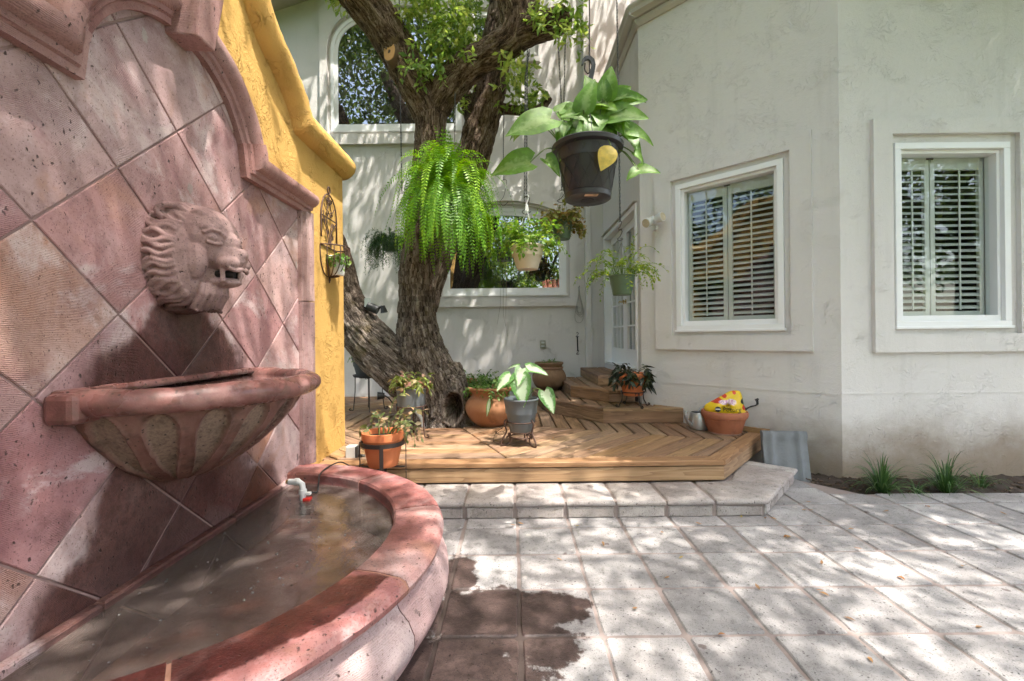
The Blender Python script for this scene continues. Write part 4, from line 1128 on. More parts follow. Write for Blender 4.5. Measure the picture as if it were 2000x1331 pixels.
for s in (-1, 1):
    L.ball((.185, s * .085, .098), (.055, .052, .030)); L.ball((.262, s * .047, -.040), (.052, .046, .034)); L.ball((.135, s * .115, -.03), (.075, .055, .095))
    L.tube([(.205, s * .135, .075), (.232, s * .112, .092), (.250, s * .085, .088), (.262, s * .060, .066)], .008, 8)
    L.tube([(.214, s * .128, .040), (.240, s * .102, .032), (.258, s * .074, .036)], .007, 8)
    L.ball((.222, s * .098, .058), (.024, .026, .016), 10, 8)
    L.tube([(.282, s * .078, -.066), (.300, s * .045, -.074), (.312, s * .012, -.066)], .010, 8)     # lip edge
    L.tube([(.245, s * .062, -.06), (.248, s * .062, -.125)], .012, 8)
    ring_ = [(.075 + .040 * math.cos(q), s * (.150 - .035 * math.cos(q)), .158 + .030 * math.sin(q)) for q in [2 * math.pi * k / 14 for k in range(14)]]
    L.tube(ring_, .013, 8, closed=True); L.ball((.065, s * .125, .150), (.045, .030, .034), 12, 8)
    for k in range(25):
        ph = R(8 + 166 * (k + .2 * math.sin(k * 2.1)) / 24)          # 0 at the crown, 180 under the chin
        pts = []; w = random.uniform(0, 6)
        for i in range(12):
            u = i / 11; x = -.012 + (.158 - .03 * math.sin(ph)) * u
            a_ = ph + R(2.6) * math.sin(u * 7 + w) + R(7) * (u - .5) * math.sin(2 * ph)
            rr = 1.0 - .13 * u ** 3
            pts.append((x, s * .222 * rr * math.sin(a_), .238 * rr * math.cos(a_) - .015))
        L.tube(pts, [.0125 - .003 * abs(i / 11 - .4) for i in range(12)], 8)
L.ball((.205, 0, -.122), (.092, .064, .026)); L.ball((.145, 0, -.095), (.075, .075, .055))
L.ball((.292, 0, -.088), (.012, .012, .034), 10, 8)
for k in range(9):
    y = -.088 + .022 * k; z0 = -.13
    L.tube([(.215 - abs(y) * .5, y, z0), (.222 - abs(y) * .6, y * 1.05, z0 - .045), (.19 - abs(y) * .7, y * 1.1, z0 - .10 - random.uniform(0, .015)), (.15, y, z0 - .12)], [.014, .015, .013, .009], 8)
for k in range(7):
    y = -.1 + .033 * k
    L.ball((.13 + .03 * math.cos(k), y, .19 - abs(y) * .3), (.035, .022, .022), 10, 8)
me = remeshed(L, 0.0038, 1, 'lion_head')
n = len(me.vertices); V = np.empty(n * 3); me.vertices.foreach_get('co', V); V = V.reshape(-1, 3)
V += (fbm(V * 60) - .5)[:, None] * .004
me.vertices.foreach_set('co', V.ravel())
def wet_lion(t, p):
    x, y, z = sep(t, p)
    return t.math('MULTIPLY', t.math('SUBTRACT', 1.0, t.step(t.math('ADD', z, t.math('MULTIPLY', t.noise(p, 12, 3), .12)), 1.40, 1.52)), 0.75)
M['lion'] = m_cantera('lion_stone', [(0.15, 0.075, 0.072), (0.25, 0.135, 0.13), (0.35, 0.215, 0.205)], wet=wet_lion, tool=0.0, inclusion=False, contrast=1.6)
lh = link('lion_head', me, M['lion'], fo, smooth=True, loc=(0.0, 0.0, 1.615)); lh.scale = (.92, .86, .98)
b = MB()
for s in (-1, 1): b.tube([(.20, s * .032, -.088), (.282, s * .029, -.088)], .016, 14)
b.build('spout_hole', m_plain('dark_hole', (.012, .009, .007), .6), lh)

# ---------------------------------------------------------------- foliage helpers
def np_mesh(name, V, Fq, attrs=None):
    me = bpy.data.meshes.new(name); V = np.asarray(V, dtype=np.float32); Fq = np.asarray(Fq, dtype=np.int32)
    k = Fq.shape[1]
    me.vertices.add(len(V)); me.vertices.foreach_set('co', V.ravel())
    me.loops.add(Fq.size); me.loops.foreach_set('vertex_index', Fq.ravel())
    me.polygons.add(len(Fq)); me.polygons.foreach_set('loop_start', np.arange(0, Fq.size, k, dtype=np.int32))
    try: me.polygons.foreach_set('loop_total', np.full(len(Fq), k, dtype=np.int32))
    except Exception: pass
    me.update(calc_edges=True)
    for nm, a in (attrs or {}).items():
        at_ = me.attributes.new(nm, 'FLOAT', 'POINT'); at_.data.foreach_set('value', np.asarray(a, dtype=np.float32))
    return me
def leaf_tpl(W=0.45, n=3, fold=0.22, curl=0.18, shape='ovate', wave=0.0):
    """leaf of length 1 along +x; returns verts, quads, edge value"""
    v = []; e = []
    for i in range(n + 1):
        t = i / n
        if shape == 'ovate': w = math.sin(math.pi * t ** 0.75) ** 0.9
        elif shape == 'obovate': w = math.sin(math.pi * t ** 1.25) ** 0.8
        elif shape == 'lance': w = math.sin(math.pi * t ** 0.85) ** 1.2
        elif shape == 'heart': w = (math.sin(math.pi * min(1, (t * 0.86 + 0.14)) ** 0.62)) ** 0.85 if t > 0 else 0.55
        elif shape == 'strap': w = min(1, t * 6) * (1 - t ** 3)
        elif shape == 'round': w = math.sqrt(max(0, 1 - (2 * t - 1) ** 2))
        w = max(w, 0.03) * W / 2
        zc = -curl * t * t; back = -0.16 * (1 - t) ** 3 if shape == 'heart' else 0
        for s in (-1, 0, 1):
            v.append((t + (back if s else 0), s * w, zc + abs(s) * fold * w + wave * s * math.sin(t * 9))); e.append(abs(s))
    f = []
    for i in range(n):
        a = i * 3
        f += [(a, a + 3, a + 4, a + 1), (a + 1, a + 4, a + 5, a + 2)]
    return np.array(v), np.array(f), np.array(e, dtype=float)
def unit(a): return a / np.maximum(np.linalg.norm(a, axis=-1, keepdims=True), 1e-9)
def scatter_mesh(name, tpl, P, D, U, S, rnd=None):
    tv, tf, te = tpl; P = np.asarray(P); N = len(P)
    X = unit(np.asarray(D)); Z = np.asarray(U) - X * np.sum(np.asarray(U) * X, axis=1, keepdims=True); Z = unit(Z); Y = np.cross(Z, X)
    S = np.asarray(S)[:, None, None]
    V = P[:, None, :] + S * (tv[None, :, 0:1] * X[:, None, :] + tv[None, :, 1:2] * Y[:, None, :] + tv[None, :, 2:3] * Z[:, None, :])
    k = len(tv); Fq = (tf[None] + (np.arange(N) * k)[:, None, None]).reshape(-1, tf.shape[1])
    rnd = rng.random(N) if rnd is None else rnd
    return np_mesh(name, V.reshape(-1, 3), Fq, {'rnd': np.repeat(rnd, k), 'edge': np.tile(te, N)})
def rand_dirs(n): return unit(rng.normal(size=(n, 3)))

def stems_leaves(n_stems, r0, length, elev, droop, per, lsize, base=(0, 0, 0), steps=9, start=0.25, spread_bias=None, jitter=0.25, seed=1, up_leaf=0.7, azr=(0, 360)):
    """stems growing from a soil disc; returns tube list and leaf arrays"""
    rg = np.random.default_rng(seed); tubes = []; P = []; D = []; U = []; S = []
    for i in range(n_stems):
        az = R(rg.uniform(*azr)); el = R(rg.uniform(*elev)); Ls = rg.uniform(*length); rr = r0 * math.sqrt(rg.random())
        p = np.array(base, float) + np.array((rr * math.cos(az), rr * math.sin(az), 0)); d = np.array((math.cos(az) * math.cos(el), math.sin(az) * math.cos(el), math.sin(el)))
        pts = [p.copy()]; ds = []
        dr = droop * rg.uniform(.6, 1.4)
        for k in range(steps):
            d = d + np.array((0, 0, -dr)) * (k + 1) / steps + rg.normal(size=3) * jitter / steps; d = d / np.linalg.norm(d)
            p = p + d * Ls / steps; pts.append(p.copy()); ds.append(d.copy())
        tubes.append(pts)
        for k in range(per):
            u = start + (1 - start) * (k + rg.random() * .6) / per; u = min(u, .999); j = int(u * steps); fr = u * steps - j
            q = pts[j] * (1 - fr) + pts[j + 1] * fr; dd = ds[j]
            side = np.cross(dd, (0, 0, 1)); side = side / (np.linalg.norm(side) + 1e-6); sg = 1 if k % 2 else -1
            ld = dd * .55 + side * sg * .9 + rg.normal(size=3) * .35 + np.array((0, 0, .05))
            if k >= per - 1: ld = dd + rg.normal(size=3) * .2
            P.append(q); D.append(ld); U.append(np.array((0, 0, up_leaf)) + rg.normal(size=3) * .35); S.append(rg.uniform(*lsize) * (1.05 - .25 * u))
    return tubes, np.array(P), np.array(D), np.array(U), np.array(S)
def add_plant(parent, spec, leaf_mat, stem_mat, tpl, stem_r=0.002, base_z=0.0, name='foliage'):
    tubes, P, D, U, S = stems_leaves(base=(0, 0, base_z), **spec)
    b = MB()
    for pts in tubes: b.tube(pts, [stem_r * (1.2 - .7 * i / (len(pts) - 1)) for i in range(len(pts))], 4, cap=False)
    b.build('stems', stem_mat, parent)
    return link(name, scatter_mesh(name, tpl, P, D, U, S), leaf_mat, parent, smooth=True)

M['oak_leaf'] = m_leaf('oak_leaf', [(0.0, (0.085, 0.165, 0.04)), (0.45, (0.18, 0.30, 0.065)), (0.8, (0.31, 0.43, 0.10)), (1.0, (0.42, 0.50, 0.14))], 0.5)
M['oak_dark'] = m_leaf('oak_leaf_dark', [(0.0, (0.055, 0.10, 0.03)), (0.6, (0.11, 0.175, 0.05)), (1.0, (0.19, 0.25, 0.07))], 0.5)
M['fern'] = m_leaf('fern_leaf', [(0.0, (0.06, 0.16, 0.012)), (0.5, (0.14, 0.33, 0.02)), (1.0, (0.32, 0.52, 0.045))], 0.45)
M['asparagus'] = m_leaf('asparagus_leaf', [(0.0, (0.03, 0.075, 0.03)), (1.0, (0.085, 0.16, 0.06))], 0.3)
M['green_leaf'] = m_leaf('fresh_green_leaf', [(0.0, (0.10, 0.22, 0.035)), (0.5, (0.18, 0.34, 0.05)), (1.0, (0.36, 0.45, 0.09))], 0.45)
M['lime_leaf'] = m_leaf('lime_leaf', [(0.0, (0.14, 0.25, 0.03)), (0.6, (0.25, 0.36, 0.05)), (1.0, (0.42, 0.44, 0.08))], 0.45)
M['bronze_leaf'] = m_leaf('bronze_leaf', [(0.0, (0.15, 0.17, 0.04)), (0.5, (0.26, 0.27, 0.07)), (0.8, (0.24, 0.12, 0.045)), (1.0, (0.38, 0.34, 0.13))], 0.35)
M['wilted'] = m_leaf('wilted_leaf', [(0.0, (0.09, 0.15, 0.045)), (0.5, (0.20, 0.19, 0.08)), (0.8, (0.32, 0.19, 0.10)), (1.0, (0.45, 0.40, 0.26))], 0.3)
M['coleus'] = m_leaf('coleus_leaf', [(0.0, (0.12, 0.18, 0.035)), (0.55, (0.22, 0.26, 0.06)), (0.8, (0.40, 0.20, 0.16)), (1.0, (0.50, 0.33, 0.24))], 0.35)
M['herb'] = m_leaf('herb_leaf', [(0.0, (0.05, 0.12, 0.025)), (0.6, (0.12, 0.25, 0.05)), (1.0, (0.28, 0.36, 0.12))], 0.35)
M['dark_leaf'] = m_leaf('dark_glossy_leaf', [(0.0, (0.012, 0.020, 0.012)), (0.7, (0.030, 0.045, 0.022)), (1.0, (0.075, 0.085, 0.035))], 0.15, rough=0.28)
M['syng'] = m_leaf('arrowhead_leaf', [(0.0, (0.07, 0.17, 0.02)), (0.6, (0.13, 0.27, 0.03)), (1.0, (0.22, 0.36, 0.045))], 0.4, vein=((0.26, 0.40, 0.12), 1.3, 0.0, 0.55))
M['yellow_leaf'] = m_leaf('yellowed_leaf', [(0.0, (0.60, 0.45, 0.07)), (1.0, (0.66, 0.50, 0.09))], 0.4)
M['calad'] = m_leaf('caladium_leaf', [(0.0, (0.08, 0.20, 0.05)), (1.0, (0.12, 0.27, 0.07))], 0.4, vein=((0.46, 0.56, 0.38), 0.8, 0.35, 0.75))
M['grass'] = m_leaf('liriope_blade', [(0.0, (0.035, 0.085, 0.025)), (0.7, (0.08, 0.16, 0.045)), (1.0, (0.25, 0.32, 0.14))], 0.3)
M['dry_leaf'] = m_leaf('dry_leaf', [(0.0, (0.30, 0.13, 0.045)), (0.5, (0.42, 0.24, 0.10)), (0.85, (0.20, 0.12, 0.07)), (1.0, (0.55, 0.45, 0.10))], 0.2, rough=.7)
M['stem'] = m_plain('green_stem', (0.13, 0.19, 0.05), 0.6)
M['brown_stem'] = m_plain('brown_stem', (0.12, 0.075, 0.04), 0.8)

# ---------------------------------------------------------------- oak tree
oak = thing('oak_tree', 'old live oak with thick furrowed trunk growing through the deck', 'tree', (TREE[0], TREE[1], 0))
OL = Vector(oak.location)
def limb(pts):
    """(px, py, depth, radius px)"""
    return [np.array(tuple(at(a, b_, d)) + (r * d / F,)) for a, b_, d, r in pts]
LIMBS = [
    limb([(870, 905, 5.2, 90), (866, 845, 5.2, 72), (857, 790, 5.2, 60), (840, 735, 5.2, 52), (822, 680, 5.2, 46), (813, 620, 5.2, 38), (815, 540, 5.2, 33), (823, 440, 5.17, 30), (835, 340, 5.15, 29), (842, 260, 5.15, 29), (842, 205, 5.15, 32), (842, 175, 5.15, 28)]),
    limb([(835, 770, 5.2, 40), (790, 727, 5.2, 48), (740, 685, 5.22, 45), (700, 640, 5.25, 41), (668, 580, 5.3, 37), (652, 510, 5.35, 34), (620, 410, 5.4, 31), (560, 280, 5.4, 28), (480, 100, 5.3, 26), (380, -150, 5.2, 24)]),
    limb([(838, 215, 5.15, 34), (812, 165, 5.1, 36), (785, 115, 5.05, 36), (755, 62, 4.98, 37), (718, 8, 4.9, 39), (670, -60, 4.8, 40), (590, -190, 4.6, 38), (470, -420, 4.3, 32), (340, -700, 4.0, 24)]),
    limb([(846, 210, 5.15, 32), (885, 158, 5.08, 31), (925, 122, 5.0, 31), (968, 100, 4.9, 31), (1004, 72, 4.8, 33), (1008, 30, 4.75, 32), (998, -20, 4.7, 31), (985, -100, 4.6, 30), (1000, -260, 4.4, 27), (1060, -520, 4.1, 22), (1150, -820, 3.8, 16)]),
    limb([(1000, 75, 4.8, 29), (1040, 58, 4.72, 27), (1075, 48, 4.65, 26), (1098, 36, 4.6, 25), (1110, 28, 4.58, 20)]),
    limb([(1022, 55, 4.75, 20), (1038, 10, 4.85, 18), (1045, -60, 4.95, 17), (1080, -220, 5.0, 14)]),
    limb([(822, 640, 5.25, 22), (838, 560, 5.32, 28), (862, 480, 5.48, 30), (890, 405, 5.58, 31), (911, 345, 5.62, 32), (930, 280, 5.62, 32), (946, 225, 5.62, 31), (958, 175, 5.62, 31), (966, 120, 5.62, 29), (976, 50, 5.65, 28), (990, -60, 5.7, 27), (1020, -260, 5.8, 24), (1060, -480, 5.9, 18)]),
    limb([(938, 262, 5.62, 20), (920, 215, 5.66, 18), (903, 180, 5.68, 13), (893, 150, 5.7, 9)]),
    limb([(955, 212, 5.62, 15), (985, 213, 5.55, 11), (1012, 216, 5.5, 10), (1040, 219, 5.46, 10), (1056, 213, 5.44, 9), (1068, 200, 5.42, 7), (1075, 190, 5.4, 6)]),
]
b = MB(); SK = []
for lm in LIMBS:
    c = catmull(lm, 7)
    b.tube([tuple(q[:3] - np.array(OL)) for q in c], [max(.008, q[3]) for q in c], 18)
    s = 0.0
    for i in range(len(c) - 1):
        ln = np.linalg.norm(c[i + 1][:3] - c[i][:3]); SK.append((c[i][:3] - np.array(OL), c[i + 1][:3] - np.array(OL), s, c[i][3], ln)); s += ln
# root flare
base = LIMBS[0][1][:3]
for a, l in ((-100, .5), (-35, .55), (20, .5), (80, .5), (150, .5), (215, .55)):
    e_ = np.array((math.cos(R(a)), math.sin(R(a)), 0)); p0 = np.array((TREE[0] - .06, TREE[1], .62)); p1 = np.array((TREE[0] - .03, TREE[1], .24)) + e_ * .30; p2 = np.array((TREE[0], TREE[1], .0)) + e_ * l
    b.tube([tuple(q - np.array(OL)) for q in (p0, p1, p2)], [.18, .17, .17], 14)
hq = np.array(at(884, 790, 5.0))
b.tube([tuple(hq + np.array(d_) - np.array(OL)) for d_ in ((-.05, .2, .42), (0, .08, .12), (.02, .02, -.12), (.03, 0, -.3))], [.14, .19, .21, .21], 16)
me = remeshed(b, 0.0165, 12, 'trunk')
nv = len(me.vertices); V = np.empty(nv * 3); me.vertices.foreach_get('co', V); V = V.reshape(-1, 3)
Nn = np.empty(nv * 3); me.vertices.foreach_get('normal', Nn); Nn = Nn.reshape(-1, 3)
best = np.full(nv, 1e9); BK = np.zeros((nv, 3)); Rr = np.zeros(nv)
off = 0.0
for (a, c, s, r, ln) in SK:
    d = (c - a) / ln; w = V - a; tt = np.clip(w @ d, 0, ln); q = w - tt[:, None] * d; dist = np.linalg.norm(q, axis=1) - r
    m_ = dist < best
    u_ = np.cross(d, (0.31, 1, 0.12)); u_ /= np.linalg.norm(u_); w_ = np.cross(d, u_)
    best[m_] = dist[m_]; BK[m_, 0] = q[m_] @ u_; BK[m_, 1] = q[m_] @ w_; BK[m_, 2] = s + tt[m_]; Rr[m_] = r
# furrowed bark: long ridges broken into plates
warp = BK + np.array([.05, .05, .0]) * np.stack([fbm(BK * 6 + 3), fbm(BK * 6 + 40), fbm(BK * 6 + 80)], 1) * 1.6
n1 = np.abs(vnoise(warp * np.array([24, 24, 3.2])) - .5) * 2; n2 = np.abs(vnoise(warp * np.array([40, 40, 7]) + 9) - .5) * 2; n3 = fbm(V * 2.4)
hgt = np.minimum(1, n1 * 2.3) * .62 + np.minimum(1, n2 * 2.0) * .38
amp = np.clip(Rr / .22, .35, 1.15) * .032
lump = (n3 - .5) * .07 * np.clip(Rr / .2, .2, 1)
V += Nn * ((hgt - .62) * amp + lump)[:, None]
# hollow at the foot
hole = np.array(at(885, 797, 4.85)) - np.array(OL)
dx = (V[:, 0] - hole[0]) / .105; dz = (V[:, 2] - hole[2]) / .165; rr = np.sqrt(dx * dx + dz * dz); front = V[:, 1] < .05
ins = np.clip(1 - rr ** 2.2, 0, 1) * front; rim_ = np.exp(-((rr - 1.12) / .22) ** 2) * front
V[:, 1] += ins * .34 - rim_ * .05
me.vertices.foreach_set('co', V.ravel()); me.update()
A = me.attributes.new('bk', 'FLOAT_VECTOR', 'POINT'); A.data.foreach_set('vector', BK.astype(np.float32).ravel())
A = me.attributes.new('ridge', 'FLOAT', 'POINT'); A.data.foreach_set('value', hgt.astype(np.float32))
t = NT('oak_bark'); bk = t.attr('bk').outputs['Vector']; rd = t.attr('ridge').outputs['Fac']
w = t.vadd(bk, t.vmul(t.noise(bk, 7, 4, .6, out=1), (0.10, 0.10, 0.12)))
r1 = t.math('ABSOLUTE', t.math('SUBTRACT', t.noise(t.vmul(w, (34, 34, 4.2)), 1.0, 2, .5), .5)); r2 = t.math('ABSOLUTE', t.math('SUBTRACT', t.noise(t.vmul(t.vadd(w, (3, 5, 7)), (58, 58, 12)), 1.0, 2, .5), .5))
fine = t.noise(t.vmul(w, (90, 90, 40)), 1.0, 5, .7)
plate = t.math('ADD', t.math('MULTIPLY', t.step(r1, 0.0, .13), .6), t.math('MULTIPLY', t.step(r2, 0.0, .12), .4))
k = t.math('ADD', t.math('MULTIPLY', plate, 0.42), t.math('ADD', t.math('MULTIPLY', rd, 0.40), t.math('MULTIPLY', fine, 0.35)))
c = t.ramp(k, [(0.30, (0.014, 0.009, 0.006)), (0.56, (0.092, 0.060, 0.041)), (0.82, (0.205, 0.150, 0.110)), (1.0, (0.31, 0.25, 0.20))])
x, y, z = sep(t, t.pos())
gy = t.math('MULTIPLY', t.math('SUBTRACT', 1.0, t.step(z, 1.2, 2.6)), 0.75)
c = t.mix(gy, c, t.hsv(c, .5, .60, 1.45))
c = t.mix(t.math('MULTIPLY', t.step(t.noise(t.pos(), 4.5, 4), .56, .72), .4), c, (0.15, 0.115, 0.04))
hh = t.math('ADD', t.math('MULTIPLY', plate, .7), t.math('MULTIPLY', fine, .6))
M['bark'] = t.done(t.pbr(c, .9, t.bump(hh, .9, .012), spec=.15))
trunk = link('trunk', me, M['bark'], oak, smooth=True)
# sawn stub on the left limb
q = at(760, 101, 4.85); sd = (Vector((-0.42, -0.9, 0.02))).normalized()
t = NT('sawn_wood'); x, y, z = sep(t, t.obj()); rr = t.math('SQRT', t.math('ADD', t.math('MULTIPLY', x, x), t.math('MULTIPLY', y, y)))
c = t.mix(t.step(t.math('ADD', rr, t.math('MULTIPLY', t.noise(t.obj(), 30, 3), .02)), .022, .036), (.045, .022, .012), t.mix(t.noise(t.obj(), 40, 3), (.48, .24, .09), (.62, .36, .15)))
c = t.mix(t.step(rr, .082, .092), c, (.12, .075, .045))
M['sawn'] = t.done(t.pbr(c, .8, t.bump(t.noise(t.obj(), 90, 3), .4, .003)))
b = MB().lathe([(0.0, .0), (.05, .001), (.088, .0), (.1, -.012), (.115, -.08), (.14, -.22)], 26, dr=lambda a, i, r, z: r * .08 * math.sin(3 * a + 1))
o = b.build('sawn_stub', M['sawn'], trunk, smooth=40); o.location = q - OL; o.rotation_euler = sd.to_track_quat('Z', 'Y').to_euler(); o.scale = (.9, 1.1, 1)

# leaves of the tree: visible sprays near the trunk, then the big crown overhead
oak_tpl = leaf_tpl(.46, 2, .25, .15, 'obovate'); crown_tpl = (np.array([(0, 0, 0), (.5, -.24, .04), (1, 0, -.05), (.5, .24, .04)]), np.array([(0, 1, 2, 3)]), np.array([0, 1., 1., 1.]))
def sprays(cl, seed, size=(.065, .105)):
    rg = np.random.default_rng(seed); P = []; D = []; U = []; S = []; tw = MB(); rn = []
    for (px, py, d, rx, rz_, n_, tone) in cl:
        c = np.array(at(px, py, d)); sx, sz = rx * d / F, rz_ * d / F
        for k in range(n_):
            o_ = rg.normal(size=3) * np.array((sx, sx * .7, sz)) * .55; s0 = c + o_
            dr_ = np.array((rg.normal() * .6, rg.normal() * .6, -abs(rg.normal()) * .8 + .1)); dr_ /= np.linalg.norm(dr_) + 1e-6; Lk = rg.uniform(.06, .16)
            tw.tube([s0 - OLn, s0 + dr_ * Lk - OLn], .0012, 3, cap=False)
            for j in range(6):
                q_ = s0 + dr_ * Lk * (j + 1) / 6; P.append(q_ - OLn); D.append(dr_ * .5 + rg.normal(size=3) * .7); U.append(np.array((0, -.3, .8)) + rg.normal(size=3) * .5); S.append(rg.uniform(*size)); rn.append(np.clip(tone + .15 + rg.normal() * .24, 0, 1))
    return scatter_mesh('leaves', oak_tpl, np.array(P), np.array(D), np.array(U), np.array(S), np.array(rn)), tw
OLn = np.array(OL)
CL = [(830, 20, 4.9, 55, 60, 60, .55), (860, 60, 4.95, 50, 55, 60, .6), (885, 35, 4.9, 40, 50, 40, .55), (850, 110, 5.0, 45, 35, 40, .5), (900, 95, 4.95, 40, 25, 26, .45), (820, 135, 4.85, 22, 18, 10, .5),
      (935, 30, 5.9, 40, 60, 40, .25), (950, 85, 6.0, 40, 30, 28, .2), (990, 120, 4.7, 22, 20, 9, .85), (1005, 135, 4.7, 20, 16, 10, .9), (1025, 130, 4.75, 18, 30, 9, .7), (1010, 170, 5.3, 28, 40, 26, .4), (1030, 200, 5.3, 24, 22, 14, .4),
      (1060, 25, 4.5, 22, 28, 16, .7), (1105, 25, 4.5, 28, 35, 24, .5), (1130, 50, 4.5, 14, 34, 12, .55), (1105, 70, 4.5, 16, 14, 6, .7), (910, 165, 5.5, 16, 28, 8, .65), (895, 200, 5.5, 12, 16, 6, .7), (660, 0, 4.9, 18, 8, 8, .6), (795, 15, 4.8, 18, 20, 8, .8),
      (812, 128, 4.6, 10, 12, 5, .2), (868, 136, 4.8, 9, 9, 4, .3), (920, 118, 4.75, 6, 6, 2, .7), (1050, 185, 5.4, 14, 25, 9, .4), (905, 10, 5.6, 40, 20, 20, .4)]
me, tw = sprays(CL, 3); cr = link('leaves', me, M['oak_leaf'], oak, smooth=True); cr['kind'] = 'stuff'
o = tw.build('twigs', M['brown_stem'], oak); o['kind'] = 'stuff'

def crown(name, boxes, seed, mat, parent, size=(.085, .13), clump=(.22, .5), per=46, keep=None, thin=None):
    rg = np.random.default_rng(seed); P = []; 
    for (x0, x1, y0, y1, z0, z1, n_) in boxes:
        C = np.stack([rg.uniform(x0, x1, n_), rg.uniform(y0, y1, n_), rg.uniform(z0, z1, n_)], 1); rad = rg.uniform(clump[0], clump[1], n_)
        Q = C[:, None, :] + rg.normal(size=(n_, per, 3)) * rad[:, None, None] * np.array((.62, .62, .38)); P.append(Q.reshape(-1, 3))
    P = np.concatenate(P)
    if keep is not None: P = P[keep(P)]
    n_ = len(P); D = rand_dirs(n_); D[:, 2] -= .25; U = rand_dirs(n_) * .7 + np.array((0, 0, .75))
    me = scatter_mesh(name, crown_tpl, P - np.array(parent.location), D, U, rg.uniform(size[0], size[1], n_))
    o = link(name, me, mat, parent); o['kind'] = 'stuff'; return o
def out_of_view(P):
    """the crown stays above what the picture shows of the walls"""
    lim = CAMH + .79 * np.maximum(P[:, 1], 0) + .18
    return (P[:, 2] > lim) | (P[:, 1] < 0) | (np.abs(P[:, 0]) > 1.3 * P[:, 1] + .3)
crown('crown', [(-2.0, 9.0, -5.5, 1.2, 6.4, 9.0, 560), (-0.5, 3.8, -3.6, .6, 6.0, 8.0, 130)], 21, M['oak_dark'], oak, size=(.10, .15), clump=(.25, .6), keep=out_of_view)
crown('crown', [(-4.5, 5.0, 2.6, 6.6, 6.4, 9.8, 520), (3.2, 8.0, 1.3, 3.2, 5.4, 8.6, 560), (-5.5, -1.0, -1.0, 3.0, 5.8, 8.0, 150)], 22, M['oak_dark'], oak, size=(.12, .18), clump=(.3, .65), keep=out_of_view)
# ================================================================== POTS, PLANTS AND SMALL THINGS
def m_terracotta(name, c0, c1, band=None, stain=0.35):
    t = NT(name); p = t.obj(); x, y, z = sep(t, p)
    c = t.mix(t.noise(p, 9, 5, .65), c0, c1)
    c = t.mix(t.math('MULTIPLY', t.step(t.noise(t.vmul(p, (1, 1, .5)), 13, 4), .5, .72), stain), c, tuple(q * .45 for q in c0))
    c = t.mix(t.math('MULTIPLY', t.step(t.noise(p, 22, 5, .7), .6, .75), .35), c, (.58, .45, .36))
    if band: c = t.mix(t.math('MULTIPLY', t.math('SUBTRACT', 1.0, t.step(t.math('ADD', z, t.math('MULTIPLY', t.noise(p, 20, 3), .02)), band[0], band[1])), .75), c, band[2])
    return t.done(t.pbr(c, .72, t.bump(t.noise(p, 40, 4), .25, .004), spec=.3))
M['terra'] = m_terracotta('terracotta', (.40, .135, .055), (.52, .20, .09))
M['terra_bright'] = m_terracotta('bright_terracotta', (.56, .155, .055), (.64, .21, .085), stain=.15)
M['terra_urn'] = m_terracotta('urn_clay', (.29, .125, .058), (.40, .195, .10), stain=.5)
M['terra_brown'] = m_terracotta('brown_clay', (.20, .115, .065), (.29, .18, .105), band=(.05, .10, (.05, .03, .02)))
M['terra_bowl'] = m_terracotta('bowl_clay', (.37, .125, .065), (.45, .175, .095), band=(.012, .03, (.50, .38, .33)))
M['grey_pot'] = m_plain('grey_pot', (.105, .118, .128), .5, var=.06, bump=.05)
M['charcoal_pot'] = m_plain('charcoal_pot', (.045, .05, .055), .5, var=.1)
M['cream_pot'] = m_plain('cream_pot', (.66, .56, .43), .5, var=.06)
M['green_pot'] = m_plain('green_pot', (.085, .135, .075), .45, var=.08)
M['white_pot'] = m_plain('white_pot', (.75, .74, .74), .4, var=.02)
M['black_pot'] = m_plain('black_pot', (.028, .026, .028), .38, var=.15)
def pot_prof(r_bot, r_top, h, rim_h=.03, rim_w=.012, wall=.012, bulge=0.0):
    p = [(0.0, 0.0), (r_bot * .96, 0.0), (r_bot, .006)]
    hs = h - rim_h
    for k in range(1, 7):
        u = k / 6; p.append((r_bot + (r_top - rim_w - r_bot) * u + bulge * math.sin(math.pi * u), hs * u))
    p += [(r_top, hs + .003), (r_top + .002, hs + rim_h * .5), (r_top, h - .003), (r_top - .004, h), (r_top - rim_w - wall * .5, h), (r_top - rim_w - wall, h - .01), (r_top - rim_w - wall - .005, h * .55)]
    return p
def pot(parent, prof, mat, soil_r=None, soil_z=None, name='pot', n=40):
    o = MB().lathe(prof, n).build(name, mat, parent, smooth=40)
    if soil_r:
        s = MB(); ring_ = [(soil_r * math.cos(2 * math.pi * k / 24), soil_r * math.sin(2 * math.pi * k / 24), soil_z + random.uniform(-.004, .004)) for k in range(24)]
        s.add(ring_ + [(0, 0, soil_z + .012)], [(k, (k + 1) % 24, 24) for k in range(24)]).build('soil', M['soil'], parent)
    return o
def spiral(c, r, turns, a0, sgn, axis_u, n=22):
    """scroll in the plane (axis_u, z)"""
    out = []
    for k in range(n + 1):
        u = k / n; a = a0 + sgn * turns * 2 * math.pi * u; rr = r * (1 - .8 * u)
        out.append(Vector(c) + Vector(axis_u) * (rr * math.cos(a)) + Vector((0, 0, rr * math.sin(a))))
    return out
